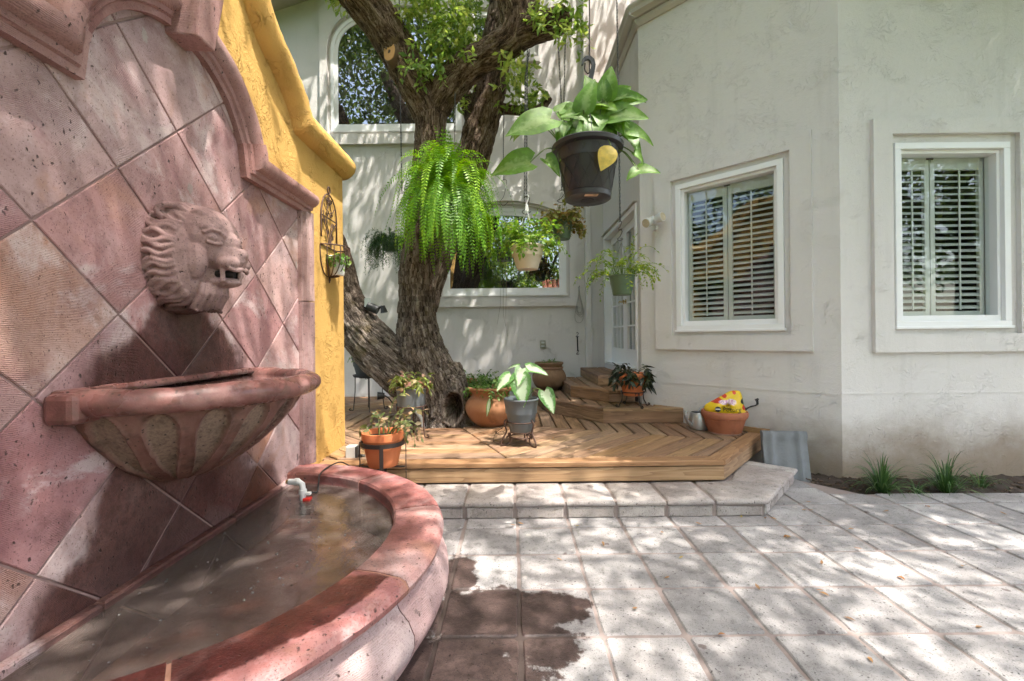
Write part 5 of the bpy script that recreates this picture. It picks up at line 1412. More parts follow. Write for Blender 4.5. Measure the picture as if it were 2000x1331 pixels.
def stand(label, loc, ring_r, ring_z, legs, leg_r=.006, foot=.03, mat='iron', splay=1.15, a0=0.0, rings=1, group=None, flat=False):
    o = thing('plant_stand', label, 'plant stand', loc, group=group)
    b = MB(); b.tube([(ring_r * math.cos(2 * math.pi * k / 28), ring_r * math.sin(2 * math.pi * k / 28), ring_z) for k in range(28)], leg_r, 8, closed=True); b.build('ring', M[mat], o, smooth=True)
    for k in range(legs):
        a = a0 + 2 * math.pi * k / legs; u = Vector((math.cos(a), math.sin(a), 0))
        pts = [u * ring_r + Vector((0, 0, ring_z)), u * (ring_r + .005) + Vector((0, 0, ring_z * .5)), u * ring_r * splay + Vector((0, 0, foot)), ]
        if foot > .012: pts += [u * (ring_r * splay + foot * .3) + Vector((0, 0, leg_r)), u * (ring_r * splay + foot * 1.0) + Vector((0, 0, leg_r)), u * (ring_r * splay + foot * 1.5) + Vector((0, 0, foot * .55)), u * (ring_r * splay + foot * 1.15) + Vector((0, 0, foot * .95)), u * (ring_r * splay + foot * .8) + Vector((0, 0, foot * .6))]
        else: pts[-1] = u * ring_r * splay
        c = [tuple(q) for q in catmull([tuple(p) for p in pts], 5)]
        MB().tube(c, leg_r, 7).build('leg', M[mat], o, smooth=True)
    # plate bars that carry the pot
    b = MB(); zb = ring_z - .035 if ring_z > .1 else ring_z
    b.tube([(-ring_r, 0, ring_z), (-ring_r * .7, 0, zb), (ring_r * .7, 0, zb), (ring_r, 0, ring_z)], leg_r * .8, 6); b.tube([(0, -ring_r, ring_z), (0, -ring_r * .7, zb - .004), (0, ring_r * .7, zb - .004), (0, ring_r, ring_z)], leg_r * .8, 6)
    b.build('cross_bars', M[mat], o, smooth=True)
    return o

T_OV = leaf_tpl(.62, 3, .22, .2, 'ovate'); T_SM = leaf_tpl(.55, 2, .2, .15, 'ovate'); T_LN = leaf_tpl(.30, 4, .25, .35, 'lance'); T_RD = leaf_tpl(.9, 3, .1, .1, 'round'); T_DR = leaf_tpl(.42, 4, .3, .5, 'lance')

# ---- charcoal pot behind the trunk, on a tall stand
q = on(700, 799, DECK_Z); q = Vector((-1.92, 5.95, DECK_Z))
stand('black iron stand holding the charcoal pot behind the oak trunk', q, .17, .46, 4, .006, .035, a0=R(20))
p = thing('potted_plant', 'charcoal grey pot of fine grass on an iron stand behind the oak', 'potted plant', q + Vector((0, 0, .445)))
pot(p, pot_prof(.15, .215, .26, .02, .004), M['charcoal_pot'], .19, .235); MB().lathe([(0, 0), (.19, 0), (.205, .03), (.20, .03), (.185, .008), (0, .008)], 32).build('saucer', M['charcoal_pot'], p, smooth=40)
add_plant(p, dict(n_stems=60, r0=.16, length=(.08, .18), elev=(40, 85), droop=.5, per=5, lsize=(.03, .06), seed=4), M['herb'], M['stem'], T_LN, .0012, .23)
# ---- grey pot with wilting coleus on a stand beside the trunk
q = on(797, 856, DECK_Z); q = Vector((-0.985, 4.33, DECK_Z))
stand('brown iron stand with curled feet holding the grey cylinder pot by the trunk', q, .135, .30, 3, .007, .035, 'rust', 1.12, a0=R(-25))
p = thing('potted_plant', 'grey cylinder pot with drooping pink and green coleus beside the trunk', 'potted plant', q + Vector((0, 0, .262)))
pot(p, pot_prof(.128, .142, .21, .012, .002, .008), M['grey_pot'], .125, .18)
add_plant(p, dict(n_stems=44, r0=.09, length=(.12, .26), elev=(58, 89), droop=.7, per=7, lsize=(.05, .09), seed=8, start=.3), M['coleus'], M['stem'], T_DR, .0022, .18)
# ---- terracotta pot in the foreground on a flat iron stand
q = Vector((-0.945, 3.235, STEP_Z))
p = thing('potted_plant', 'orange terracotta pot of wilting plant just beyond the fountain rim', 'potted plant', q + Vector((0, 0, .205)))
pot(p, pot_prof(.105, .148, .245, .055, .006, .012), M['terra_bright'], .13, .205)
add_plant(p, dict(n_stems=15, r0=.10, length=(.18, .40), elev=(58, 88), droop=.75, per=7, lsize=(.035, .07), seed=12, start=.3, jitter=.7), M['wilted'], M['stem'], T_OV, .003, .20)
s = thing('plant_stand', 'flat black iron stand around the terracotta pot by the fountain rim', 'plant stand', q)
b = MB(); b.lathe([(.150, .355), (.157, .355), (.157, .385), (.150, .385), (.150, .355)], 40); b.build('ring', M['iron'], s, smooth=30)
for k in range(4):
    a = R(-78 + 90 * k); u = Vector((math.cos(a), math.sin(a), 0)); w = Vector((-u.y, u.x, 0)) * .013
    pr = [(u * .158 + w), (u * .158 - w), (u * .164 - w), (u * .164 + w)]
    bb = MB(); bb.add([tuple(v + Vector((0, 0, .382))) for v in pr] + [tuple(v) for v in pr], [(0, 1, 2, 3), (4, 7, 6, 5), (0, 4, 5, 1), (1, 5, 6, 2), (2, 6, 7, 3), (3, 7, 4, 0)]); bb.build('leg', M['iron'], s)
bb = MB(); bb.box(-.158, .158, -.012, .012, .190, .196); bb.box(-.012, .012, -.158, .158, .196, .202); bb.build('cross_bars', M['iron'], s)
# ---- big clay urn right of the trunk
q = Vector((-0.245, 4.86, DECK_Z))
p = thing('potted_plant', 'large round terracotta urn of herbs beside the hollow in the trunk', 'potted plant', q)
ur = [(0, 0), (.125, 0), (.15, .01), (.20, .05), (.245, .11), (.270, .175), (.268, .23), (.24, .285), (.20, .318), (.192, .335), (.205, .36), (.235, .385), (.248, .398), (.25, .41), (.243, .42), (.225, .42), (.205, .40), (.185, .36), (.18, .30)]
pot(p, [tuple(v) for v in catmull(ur, 3)], M['terra_urn'], .195, .385)
add_plant(p, dict(n_stems=70, r0=.18, length=(.10, .28), elev=(35, 88), droop=.7, per=11, lsize=(.030, .058), seed=15), M['herb'], M['stem'], T_SM, .0016, .385)
# ---- terracotta pot further back
q = Vector((-0.47, 5.95, DECK_Z))
p = thing('potted_plant', 'terracotta pot of herbs against the back wall, behind the urn', 'potted plant', q)
pot(p, pot_prof(.15, .225, .30, .06, .012), M['terra'], .19, .265)
add_plant(p, dict(n_stems=60, r0=.18, length=(.12, .30), elev=(35, 88), droop=.5, per=11, lsize=(.034, .062), seed=16), M['herb'], M['stem'], T_SM, .0016, .265)
p = thing('potted_plant', 'small terracotta pot of herbs half hidden behind the trunk', 'potted plant', Vector((-.70, 6.35, DECK_Z)))
pot(p, pot_prof(.14, .20, .36, .06, .012), M['terra'], .17, .325)
add_plant(p, dict(n_stems=26, r0=.12, length=(.08, .22), elev=(35, 88), droop=.5, per=9, lsize=(.025, .05), seed=17), M['herb'], M['stem'], T_SM, .0016, .325)
# ---- grey pot of caladium on a scrolled stand
q = Vector((0.075, 3.96, DECK_Z))
p = thing('potted_plant', 'grey pot with a few large white and green caladium leaves', 'potted plant', q + Vector((0, 0, .125)))
pot(p, pot_prof(.105, .155, .29, .02, .002, .008), M['grey_pot'], .135, .22)
def big_leaf(parent, root, tip_base, direction, up_, size, tpl, mat, stem_mat, stem_r=.0035, rn=.5, name='leaf', arch=.35):
    r_, t_ = Vector(root), Vector(tip_base); m_ = (r_ + t_) / 2 + Vector((0, 0, (t_ - r_).length * arch))
    c = [tuple(v) for v in catmull([tuple(r_), tuple(m_), tuple(t_)], 6)]
    MB().tube(c, stem_r, 5, cap=False).build('petiole', stem_mat, parent, smooth=True)
    me = scatter_mesh(name, tpl, [np.array(t_)], [np.array(direction, float)], [np.array(up_, float)], [size], np.array([rn]))
    return link(name, me, mat, parent, smooth=True)
T_HT = leaf_tpl(.72, 8, .18, .22, 'heart', .012)
for (tb, d, u_, s_, rn) in (((-.09, -.06, .50), (-.55, -.55, -.42), (-.2, -.6, .75), .20, .4), ((-.01, -.10, .49), (.10, -.35, -.85), (0, -.95, .25), .26, .6), ((.01, -.06, .55), (-.15, -.5, -.5), (.1, -.7, .6), .17, .8),
                         ((.05, .0, .56), (.75, -.25, -.12), (0, -.5, .85), .20, .5), ((.20, -.12, .36), (.35, -.30, -.72), (.15, -.85, .35), .20, .3), ((-.03, .03, .57), (-.6, .35, -.1), (0, -.3, .9), .15, .7)):
    big_leaf(p, (tb[0] * .15, tb[1] * .15, .22), tb, d, u_, s_, T_HT, M['calad'], M['stem'], .004, rn)
s_ = thing('wilted_leaf', 'wilted pale green leaf hanging against the terracotta urn', 'leaf', Vector((-.235, 4.52, .63)))
link('leaf', scatter_mesh('leaf', leaf_tpl(.25, 6, .4, .1, 'lance', .02), [np.zeros(3)], [np.array((-.12, -.05, -1.))], [np.array((.3, -1., 0))], [.20], np.array([.3])), M['calad'], s_, smooth=True)
MB().tube([(0, 0, 0), (.10, -.12, .05), (.20, -.30, .0)], .003, 5).build('petiole', M['stem'], s_, smooth=True)
sd = thing('plant_stand', 'rusty scrolled iron stand under the grey caladium pot', 'plant stand', q)
b = MB(); b.tube([(.128 * math.cos(2 * math.pi * k / 28), .128 * math.sin(2 * math.pi * k / 28), .21) for k in range(28)], .005, 8, closed=True); b.build('ring', M['rust'], sd, smooth=True)
b = MB(); b.tube([(.10 * math.cos(2 * math.pi * k / 28), .10 * math.sin(2 * math.pi * k / 28), .075) for k in range(28)], .006, 8, closed=True); b.tube([(.10 * math.cos(2 * math.pi * k / 28), .10 * math.sin(2 * math.pi * k / 28), .118) for k in range(28)], .005, 8, closed=True); b.build('base_ring', M['rust'], sd, smooth=True)
for a in (R(-48), R(72), R(192)):
    u = Vector((math.cos(a), math.sin(a), 0))
    pts = [u * .132 + Vector((0, 0, .235)), u * .155 + Vector((0, 0, .20)), u * .135 + Vector((0, 0, .13)), u * .165 + Vector((0, 0, .07)), u * .185 + Vector((0, 0, .02)), u * .155 + Vector((0, 0, .004)), u * .115 + Vector((0, 0, .02)), u * .10 + Vector((0, 0, .06)), u * .12 + Vector((0, 0, .085)), u * .135 + Vector((0, 0, .07))]
    MB().tube([tuple(v) for v in catmull([tuple(x) for x in pts], 5)], .0075, 7).build('leg', M['rust'], sd, smooth=True)
    MB().ball(tuple(u * .11 + Vector((0, 0, .10))), .016, 10, 8).build('knob', M['rust'], sd, smooth=True)
sw = thing('wire_stand', 'thin empty wire stand lying beside the caladium pot', 'wire stand', Vector((-.12, 4.06, DECK_Z)))
MB().tube([tuple(v) for v in catmull([(.05, .05, .14), (-.03, .0, .09), (-.06, -.03, .03), (-.03, -.06, .006), (.05, -.08, .005), (.10, -.06, .03), (.09, -.05, .06), (.06, -.05, .055), (.07, -.05, .035)], 6)], .0022, 6).build('wire', M['iron'], sw, smooth=True)
MB().tube([tuple(v) for v in catmull([(-.05, .0, .10), (.0, -.02, .07), (.04, -.04, .09), (.02, -.03, .11), (.0, -.02, .095)], 6)], .002, 6).build('wire', M['iron'], sw, smooth=True)
# ---- olla on the first step
q = Vector((0.545, 6.62, S1))
p = thing('potted_plant', 'brown clay olla with rope pattern neck on the bottom wooden step', 'potted plant', q)
ol = [(0, 0), (.13, 0), (.16, .012), (.205, .06), (.24, .125), (.252, .18), (.245, .23), (.215, .285), (.19, .312), (.185, .34), (.195, .365), (.21, .385), (.215, .40), (.205, .41), (.19, .405), (.18, .38), (.175, .30)]
po = pot(p, [tuple(v) for v in catmull(ol, 3)], M['terra_brown'], .178, .375)
b = MB()
for ph in (0, math.pi):
    b.tube([((.195 + .008 * math.cos(k * .75 + ph)) * math.cos(2 * math.pi * k / 160), (.195 + .008 * math.cos(k * .75 + ph)) * math.sin(2 * math.pi * k / 160), .326 + .009 * math.sin(k * .75 + ph)) for k in range(160)], .009, 6, closed=True)
b.build('rope_band', m_plain('clay_rope', (.30, .17, .11), .8, var=.2), po, smooth=True)
add_plant(p, dict(n_stems=30, r0=.11, length=(.04, .12), elev=(30, 88), droop=.5, per=9, lsize=(.018, .035), seed=18), M['herb'], M['stem'], T_SM, .0013, .375)
# ---- orange pot on stand, on the first step
q = Vector((1.345, 4.985, S1))
stand('thin black iron stand under the orange pot on the bottom step', q, .13, .165, 4, .006, .032, a0=R(-75), splay=1.25)
p = thing('potted_plant', 'bright orange terracotta pot with dark glossy leaves on the bottom step', 'potted plant', q + Vector((0, 0, .125)))
pot(p, [(0, 0), (.10, 0), (.105, .008), (.135, .165), (.138, .17), (.158, .175), (.162, .24), (.158, .25), (.145, .25), (.138, .24), (.125, .12)], M['terra_bright'], .13, .225)
add_plant(p, dict(n_stems=26, r0=.08, length=(.14, .30), elev=(25, 85), droop=.9, per=9, lsize=(.08, .14), seed=23, start=.45, jitter=.3), M['dark_leaf'], M['brown_stem'], leaf_tpl(.36, 4, .3, .4, 'lance'), .003, .22)
# ---- terracotta bowl with soil bag, garden fork, watering can
q = Vector((2.075, 4.37, DECK_Z))
bw = thing('terracotta_bowl', 'wide terracotta bowl pot at the right end of the deck', 'pot', q)
pot(bw, [(0, 0), (.145, 0), (.15, .01), (.185, .125), (.19, .135), (.194, .142), (.190, .15), (.205, .155), (.212, .175), (.212, .20), (.205, .215), (.195, .218), (.185, .21), (.175, .17), (.16, .06)], M['terra_bowl'], .165, .14)
bag = thing('soil_bag', 'yellow and red potting soil bag folded over in the terracotta bowl', 'bag', q + Vector((0, -.05, .205)), rz=R(-14))
OUT = [(-.205, .035), (-.19, .075), (-.12, .115), (-.04, .165), (.03, .205), (.085, .215), (.115, .205), (.135, .17), (.15, .10), (.165, .02), (.17, -.03), (.0, -.05), (-.16, -.03)]
OUT = [tuple(v[:2]) for v in catmull([o_ + (0,) for o_ in OUT] + [OUT[0] + (0,)], 3)][:-1]
b = MB(); n = len(OUT); cx_, cz_ = -.01, .07; rings_ = [(1.0, 0.0), (.93, .030), (.80, .055), (.6, .072), (.35, .082), (.12, .085)]
v = []; f = []
for sg in (-1, 1):
    for (sc, dy) in rings_:
        for (x, z) in OUT: v.append((cx_ + (x - cx_) * sc, sg * dy * (1.0 - .35 * max(0, (z - .1) / .12)), cz_ + (z - cz_) * sc))
m = len(rings_)
for h in range(2):
    o_ = h * m * n
    for r_ in range(m - 1):
        for i in range(n):
            qd = (o_ + r_ * n + i, o_ + r_ * n + (i + 1) % n, o_ + (r_ + 1) * n + (i + 1) % n, o_ + (r_ + 1) * n + i); f.append(qd if h else qd[::-1])
    f.append(tuple(o_ + (m - 1) * n + i for i in range(n)))
V = np.array(v); V[:, 1] += (fbm(V * 16) - .5) * .035; V[:, 0] += (fbm(V * 14 + 5) - .5) * .012
t = NT('bag_print'); x, y, z = sep(t, t.obj()); nz = t.noise(t.obj(), 14, 3); no = 0.5
c = t.mix(t.ellipses(x, z, [(-.10, .120, .060, .026), (-.03, .165, .022, .022), (.06, .195, .016, .018)], nz, .3, .1), (.78, .53, .012), (.62, .05, .015))
c = t.mix(t.ellipses(x, z, [(-.035, .105, .045, .022), (.03, .11, .04, .028)], t.noise(t.obj(), 40, 3), .4, .15), c, t.mix(t.step(t.noise(t.obj(), 55, 2), .45, .6), (.75, .60, .62), (.50, .22, .38)))
c = t.mix(t.ellipses(x, z, [(.04, -.012, .075, .014), (.15, .055, .025, .025)], nz, .2, .1), c, (.58, .03, .02))
c = t.mix(t.ellipses(x, z, [(.145, .115, .035, .028)], nz, .1, .1), c, (.012, .016, .02)); c = t.mix(t.ellipses(x, z, [(.165, .09, .03, .014), (.10, -.01, .025, .025)], nz, .2, .1), c, (.03, .20, .05))
M['bag'] = t.done(t.pbr(c, .32, t.bump(t.noise(t.obj(), 25, 3), .35, .008)))
me = MB().add([tuple(a) for a in V], f).mesh('bag_body'); bb = link('bag_body', me, M['bag'], bag, smooth=True)
def bag_y(x, z):      # front surface of the bag near (x, z)
    i = np.argmin((V[:, 0] - x) ** 2 + (V[:, 2] - z) ** 2 + (V[:, 1] > 0) * 9); return V[i, 1]
M['print_black'] = m_plain('black_print', (.015, .015, .02), .4)
M['print_white'] = m_plain('white_print', (.75, .75, .75), .4)
def text_mesh(txt, size, shear=0.0):
    cu = bpy.data.curves.new('txt', 'FONT'); cu.body = txt; cu.size = size; cu.shear = shear; cu.align_x = 'LEFT'; cu.resolution_u = 4
    o = bpy.data.objects.new('txt', cu); COL.objects.link(o); dg = bpy.context.evaluated_depsgraph_get(); me = bpy.data.meshes.new_from_object(o.evaluated_get(dg))
    bpy.data.objects.remove(o); bpy.data.curves.remove(cu); return me
me = text_mesh('Potting', .058, .12); n = len(me.vertices); co = np.empty(n * 3); me.vertices.foreach_get('co', co); co = co.reshape(-1, 3)
co2 = np.stack([co[:, 0] - .055, np.zeros(n), co[:, 1] + .022], 1)
for i in range(n):
    d_ = (V[:, 0] - co2[i, 0]) ** 2 + (V[:, 2] - co2[i, 2]) ** 2 + (V[:, 1] > 0) * 9; ix = np.argsort(d_)[:4]; wgt = 1 / (d_[ix] + 1e-6); co2[i, 1] = (V[ix, 1] * wgt).sum() / wgt.sum() - .0035
me.vertices.foreach_set('co', co2.ravel()); me.update(); link('lettering', me, M['print_black'], bag)
b = MB(); yy = bag_y(-.095, .04) - .003
b.tube([(-.095, yy + .004, .04), (-.095, yy, .04)], .026, 24); b.build('emblem', M['print_black'], bag)
b = MB(); b.box(-.117, -.073, yy - .002, yy - .0005, .036, .046); b.build('emblem_band', M['print_white'], bag)
fk = thing('hand_fork', 'black hand fork standing in the terracotta bowl behind the bag', 'garden tool', q + Vector((.105, -.06, .19)))
MB().tube([(-.05, .02, -.02), (.03, .0, .03), (.075, 0, .055)], .009, 8).build('handle', M['black'], fk, smooth=True)
for k in range(3):
    dz = .022 * (k - 1); c = [tuple(v) for v in catmull([(.06, .02 * (k - 1), .04), (.11, .025 * (k - 1), .075 - .01 * k), (.155 + .025 * k, .03 * (k - 1), .085), (.165 + .028 * k, .03 * (k - 1), .115), (.150 + .028 * k, .03 * (k - 1), .145)], 5)]
    MB().tube(c, .0058, 7).build('tine', M['black'], fk, smooth=True)
wc = thing('watering_can', 'small galvanised watering can behind the terracotta bowl', 'watering can', Vector((1.905, 4.545, DECK_Z)))
M['galv'] = m_plain('galvanised_steel', (.50, .50, .50), .38, metal=.85, var=.15, scale=20)
MB().lathe([(0, 0), (.085, 0), (.095, .01), (.10, .10), (.09, .16), (.082, .17), (.078, .17), (.085, .1), (.08, .01)], 28).build('body', M['galv'], wc, smooth=35)
MB().tube([tuple(v) for v in catmull([(-.085, -.02, .03), (-.14, -.04, .09), (-.165, -.05, .15), (-.15, -.05, .19)], 5)], [.022] * 5 + [.016] * 11, 10).build('spout', M['galv'], wc, smooth=True)
MB().tube([tuple(v) for v in catmull([(-.02, 0, .17), (.02, 0, .225), (.08, 0, .2), (.10, 0, .11)], 5)], .007, 8).build('handle', M['galv'], wc, smooth=True)
# ---- grey roof tiles leaning on the wall
M['concrete'] = m_plain('grey_concrete', (.19, .20, .21), .85, var=.2, scale=9, bump=.6)
def roof_tile(label, loc, rz, tilt):
    o = thing('roof_tile', label, 'roof tile', loc, rz=rz, group='spare roof tiles by the wall')
    nx, nz = 36, 14; v = []; f = []
    for side in (0, 1):
        for i in range(nx + 1):
            for j in range(nz + 1):
                x = -.185 + .37 * i / nx; z = .43 * j / nz; u = (x + .185) / .37
                wv = .020 * math.exp(-((u - .18) / .07) ** 2) + .010 * math.exp(-((u - .5) / .12) ** 2) + .020 * math.exp(-((u - .80) / .07) ** 2)
                st_ = .010 * (z > .385) + .008 * (z > .35)
                if j == nz: wv *= .7
                v.append((x, -(wv + st_) - .006 if side == 0 else .018, z))
    m = (nx + 1) * (nz + 1)
    for i in range(nx):
        for j in range(nz):
            a = i * (nz + 1) + j; f += [(a, a + nz + 1, a + nz + 2, a + 1), (m + a, m + a + 1, m + a + nz + 2, m + a + nz + 1)]
    for i in range(nx):
        a = i * (nz + 1); f.append((a, m + a, m + a + nz + 1, a + nz + 1)); a += nz; f.append((a, a + nz + 1, m + a + nz + 1, m + a))
    for j in range(nz):
        f.append((j, j + 1, m + j + 1, m + j)); a = nx * (nz + 1) + j; f.append((a, m + a, m + a + 1, a + 1))
    me = MB().add(v, f).mesh('tile_body'); fix_normals(me); ob = link('tile_body', me, M['concrete'], o, smooth=30); ob.rotation_euler = (-tilt, 0, 0)
    return o
roof_tile('grey concrete roof tile leaning against the wall, the front one', Vector((2.385, 3.86, -.045)), R(-6), R(11)); roof_tile('grey concrete roof tile hidden behind the front one', Vector((2.40, 3.905, -.045)), R(-8), R(10))
# ---- liriope clumps in the bed
T_BL = leaf_tpl(.045, 6, .4, .0, 'strap')
def grass(label, loc, n_, L_, seed):
    rg = np.random.default_rng(seed); o = thing('grass_clump', label, 'plant', loc, group='grass clumps in the soil bed'); V = []; Fq = []; RN = []; ED = []
    for k in range(n_):
        az = rg.uniform(0, 2 * math.pi); el = R(rg.uniform(35, 86)); Ls = rg.uniform(*L_); p = np.array((math.cos(az), math.sin(az), 0)) * rg.uniform(0, .045); d = np.array((math.cos(az) * math.cos(el), math.sin(az) * math.cos(el), math.sin(el)))
        sd_ = np.array((-math.sin(az), math.cos(az), 0)); w0 = rg.uniform(.0035, .0055); st_ = 8; b0 = len(V); rn = rg.random() ** 1.6
        for i in range(st_ + 1):
            u = i / st_; w = w0 * (1 - u ** 2.5) + .0004
            for s in (-1, 0, 1): V.append(p + sd_ * s * w + np.array((0, 0, .35 * w * abs(s)))); RN.append(rn); ED.append(abs(s))
            d = d + np.array((0, 0, -.62 * u)) * rg.uniform(.6, 1.2); d /= np.linalg.norm(d); p = p + d * Ls / st_
        for i in range(st_):
            a = b0 + i * 3; Fq += [(a, a + 3, a + 4, a + 1), (a + 1, a + 4, a + 5, a + 2)]
    link('blades', np_mesh('blades', V, Fq, {'rnd': RN, 'edge': ED}), M['grass'], o, smooth=True); return o
grass('green strap leaved grass clump in the soil bed, left one nearer the roof tiles', on(1722, 962, -.03), 130, (.16, .36), 31); grass('green strap leaved grass clump in the soil bed, right and tallest one', on(1848, 962, -.03), 120, (.18, .40), 32)
grass('small sparse grass clump in the soil bed, farthest right', on(1915, 950, -.03), 26, (.12, .24), 33); grass('small sparse grass sprouting between the two large clumps', on(1790, 966, -.03), 18, (.08, .16), 34)

# ================================================================== HANGING PLANTS
def link_pts(): return [(.5 * math.copysign(1, math.cos(a)) * 0 + .0, 0, 0) for a in (0,)]
def chain(label, pts, L_=.034, w=.009, r=.0018, hooks=True, group=None):
    """chain along a polyline of world points, links alternately turned"""
    P = [Vector(p) for p in pts]; o = thing('hanging_chain', label, 'chain', P[-1]); b = MB()
    tot = sum((P[i + 1] - P[i]).length for i in range(len(P) - 1)); n_ = max(2, int(tot / (L_ * .78)))
    def pos(s):
        for i in range(len(P) - 1):
            l = (P[i + 1] - P[i]).length
            if s <= l or i == len(P) - 2: return P[i] + (P[i + 1] - P[i]) * (s / max(l, 1e-6)), (P[i + 1] - P[i]).normalized()
            s -= l
    oval = [(.5 * L_ * .62 * sx + .5 * L_ * .38 * math.cos(a), w * .5 * math.sin(a)) for sx, aa in ((1, (-60, 0, 60)), (-1, (120, 180, 240))) for a in [R(x) for x in aa]]
    for k in range(n_):
        c, d = pos(tot * (k + .5) / n_); u = d.orthogonal().normalized(); w_ = d.cross(u)
        if k % 2: u, w_ = w_, -u
        b.tube([c - P[-1] + d * a + u * q_ * 1.15 for a, q_ in oval], r * 1.45, 4, closed=True)
    b.build('links', M['chain'], o, smooth=True); return o
def s_hook(parent, top, L_=.09, r=.0028, mat='iron', w=.018, name='hook'):
    t_ = Vector(top)
    pts = [t_ + Vector((-w * .6, 0, -.012)), t_ + Vector((0, 0, .004)), t_ + Vector((w * .7, 0, -.015)), t_ + Vector((w * .3, 0, -L_ * .45)), t_ + Vector((-w * .2, 0, -L_ * .7)), t_ + Vector((-w, 0, -L_ * .9)), t_ + Vector((-w * .1, 0, -L_ * 1.05)), t_ + Vector((w, 0, -L_ * .88))]
    MB().tube([tuple(v) for v in catmull([tuple(x) for x in pts], 5)], r, 7).build(name, M[mat], parent, smooth=True)
def hanger(parent, rim_r, rim_z, top, n_, mat, r=.0018, clip_=.03):
    for k in range(n_):
        a = 2 * math.pi * k / n_ + .5
        MB().tube([(rim_r * math.cos(a), rim_r * math.sin(a), rim_z), (.006 * math.cos(a), .006 * math.sin(a), top)], r, 5).build('hanger_wire', M[mat], parent)

# ---- Boston fern
fp = at(873, 410, 4.5)
fe = thing('hanging_fern', 'huge bright green fern hanging in front of the oak trunk', 'fern', fp)
pot(fe, pot_prof(.09, .14, .16, .02, .004), M['black_pot'], .12, .14); hanger(fe, .138, .155, .62, 3, 'chain')
def frond_mesh(L_, el, droop, n_=30, seed=0, lw=.052):
    rg = np.random.default_rng(seed); p = np.zeros(3); d = np.array((math.cos(el), 0, math.sin(el))); pts = [p.copy()]; ds = [d.copy()]
    for k in range(n_):
        u = k / n_; d = d + np.array((0, 0, -droop * (.35 + 1.1 * u) / n_)) + rg.normal(size=3) * np.array((.0, .012, .0)); d /= np.linalg.norm(d); p = p + d * L_ / n_; pts.append(p.copy()); ds.append(d.copy())
    V = []; Fq = []; RN = []; ED = []
    def quad(a, b_, c_, e_, rn):
        k0 = len(V); V.extend([a, b_, c_, e_]); Fq.append((k0, k0 + 1, k0 + 2, k0 + 3)); RN.extend([rn] * 4); ED.extend([0, 1, 1, 0])
    base = rg.uniform(.1, .8)
    for k in range(n_):           # rachis
        s = np.array((0, .0016, 0)); quad(pts[k] - s, pts[k] + s, pts[k + 1] + s, pts[k + 1] - s, base)
    nl = int(L_ / .030)
    for k in range(3, nl):
        u = k / nl; j = int(u * n_); fr = u * n_ - j; q_ = pts[j] * (1 - fr) + pts[min(j + 1, n_)] * fr; dd = ds[min(j, n_)]
        upv = np.cross(dd, (0, 1, 0)); upv = upv / np.linalg.norm(upv); upv = -upv if upv[2] < 0 and abs(dd[2]) < .7 else upv
        ll = lw * (math.sin(math.pi * min(1, u * .92 + .08) ** .55) ** .7) * rg.uniform(.9, 1.08); wd = .0082
        for s in (-1, 1):
            tip = q_ + np.array((0, s, 0)) * ll * .96 + dd * ll * .28 - upv * ll * .12 * rg.uniform(.3, 1.6); m_ = q_ * .45 + tip * .55
            quad(q_ - dd * wd * .7, m_ - dd * wd * 1.05, tip, m_ + dd * wd * 1.05, np.clip(base + rg.normal() * .12 + u * .15, 0, 1))
    return np_mesh('frond', V, Fq, {'rnd': RN, 'edge': ED})
fmesh = []
FR = [(74, .80, 4.6), (60, .95, 4.6), (46, 1.0, 4.2), (28, 1.02, 4.6), (12, 1.0, 3.6), (-4, .95, 3.2), (66, .90, 5.6), (52, 1.05, 5.2), (34, 1.1, 5.4), (76, .56, 1.6), (20, 1.0, 5.0), (4, .95, 4.0), (82, .52, 1.0), (64, .60, 2.4)]
for k, (el, Lk, dr) in enumerate(FR):
    me = frond_mesh(Lk, R(el), dr, 26, 100 + k, .072); me.materials.append(M['fern']); fmesh.append(me)
for k in range(235):
    me = fmesh[k % 14]; a = random.uniform(0, 2 * math.pi); rr = random.uniform(.0, .10)
    fo_ = link('frond', me, None, fe, True); fo_.location = (rr * math.cos(a), rr * math.sin(a), .15); fo_.rotation_euler = (random.uniform(-.18, .18), random.uniform(-.12, .12), a); s = random.uniform(.72, 1.02); fo_.scale = (s * .90, s * 1.08, s * 1.22)
# ---- asparagus fern
ap = at(762, 492, 6.0)
af = thing('hanging_fern', 'small feathery grey green asparagus fern hanging left of the trunk', 'fern', ap)
pot(af, pot_prof(.07, .10, .12, .02, .004), M['green_pot'], .085, .11); hanger(af, .098, .115, .52, 3, 'pvc', .0016)
tubes, P, D, U, S = stems_leaves(110, .10, (.25, .60), (10, 88), 1.5, 80, (.028, .048), (0, 0, .12), 12, .12, jitter=.6, seed=44)
b = MB()
for pts in tubes: b.tube(pts, .0012, 3, cap=False)
b.build('stems', M['stem'], af); D = D + rng.normal(size=D.shape) * .8
link('foliage', scatter_mesh('foliage', leaf_tpl(.20, 2, .0, .0, 'lance'), P, D, U, S), M['asparagus'], af)
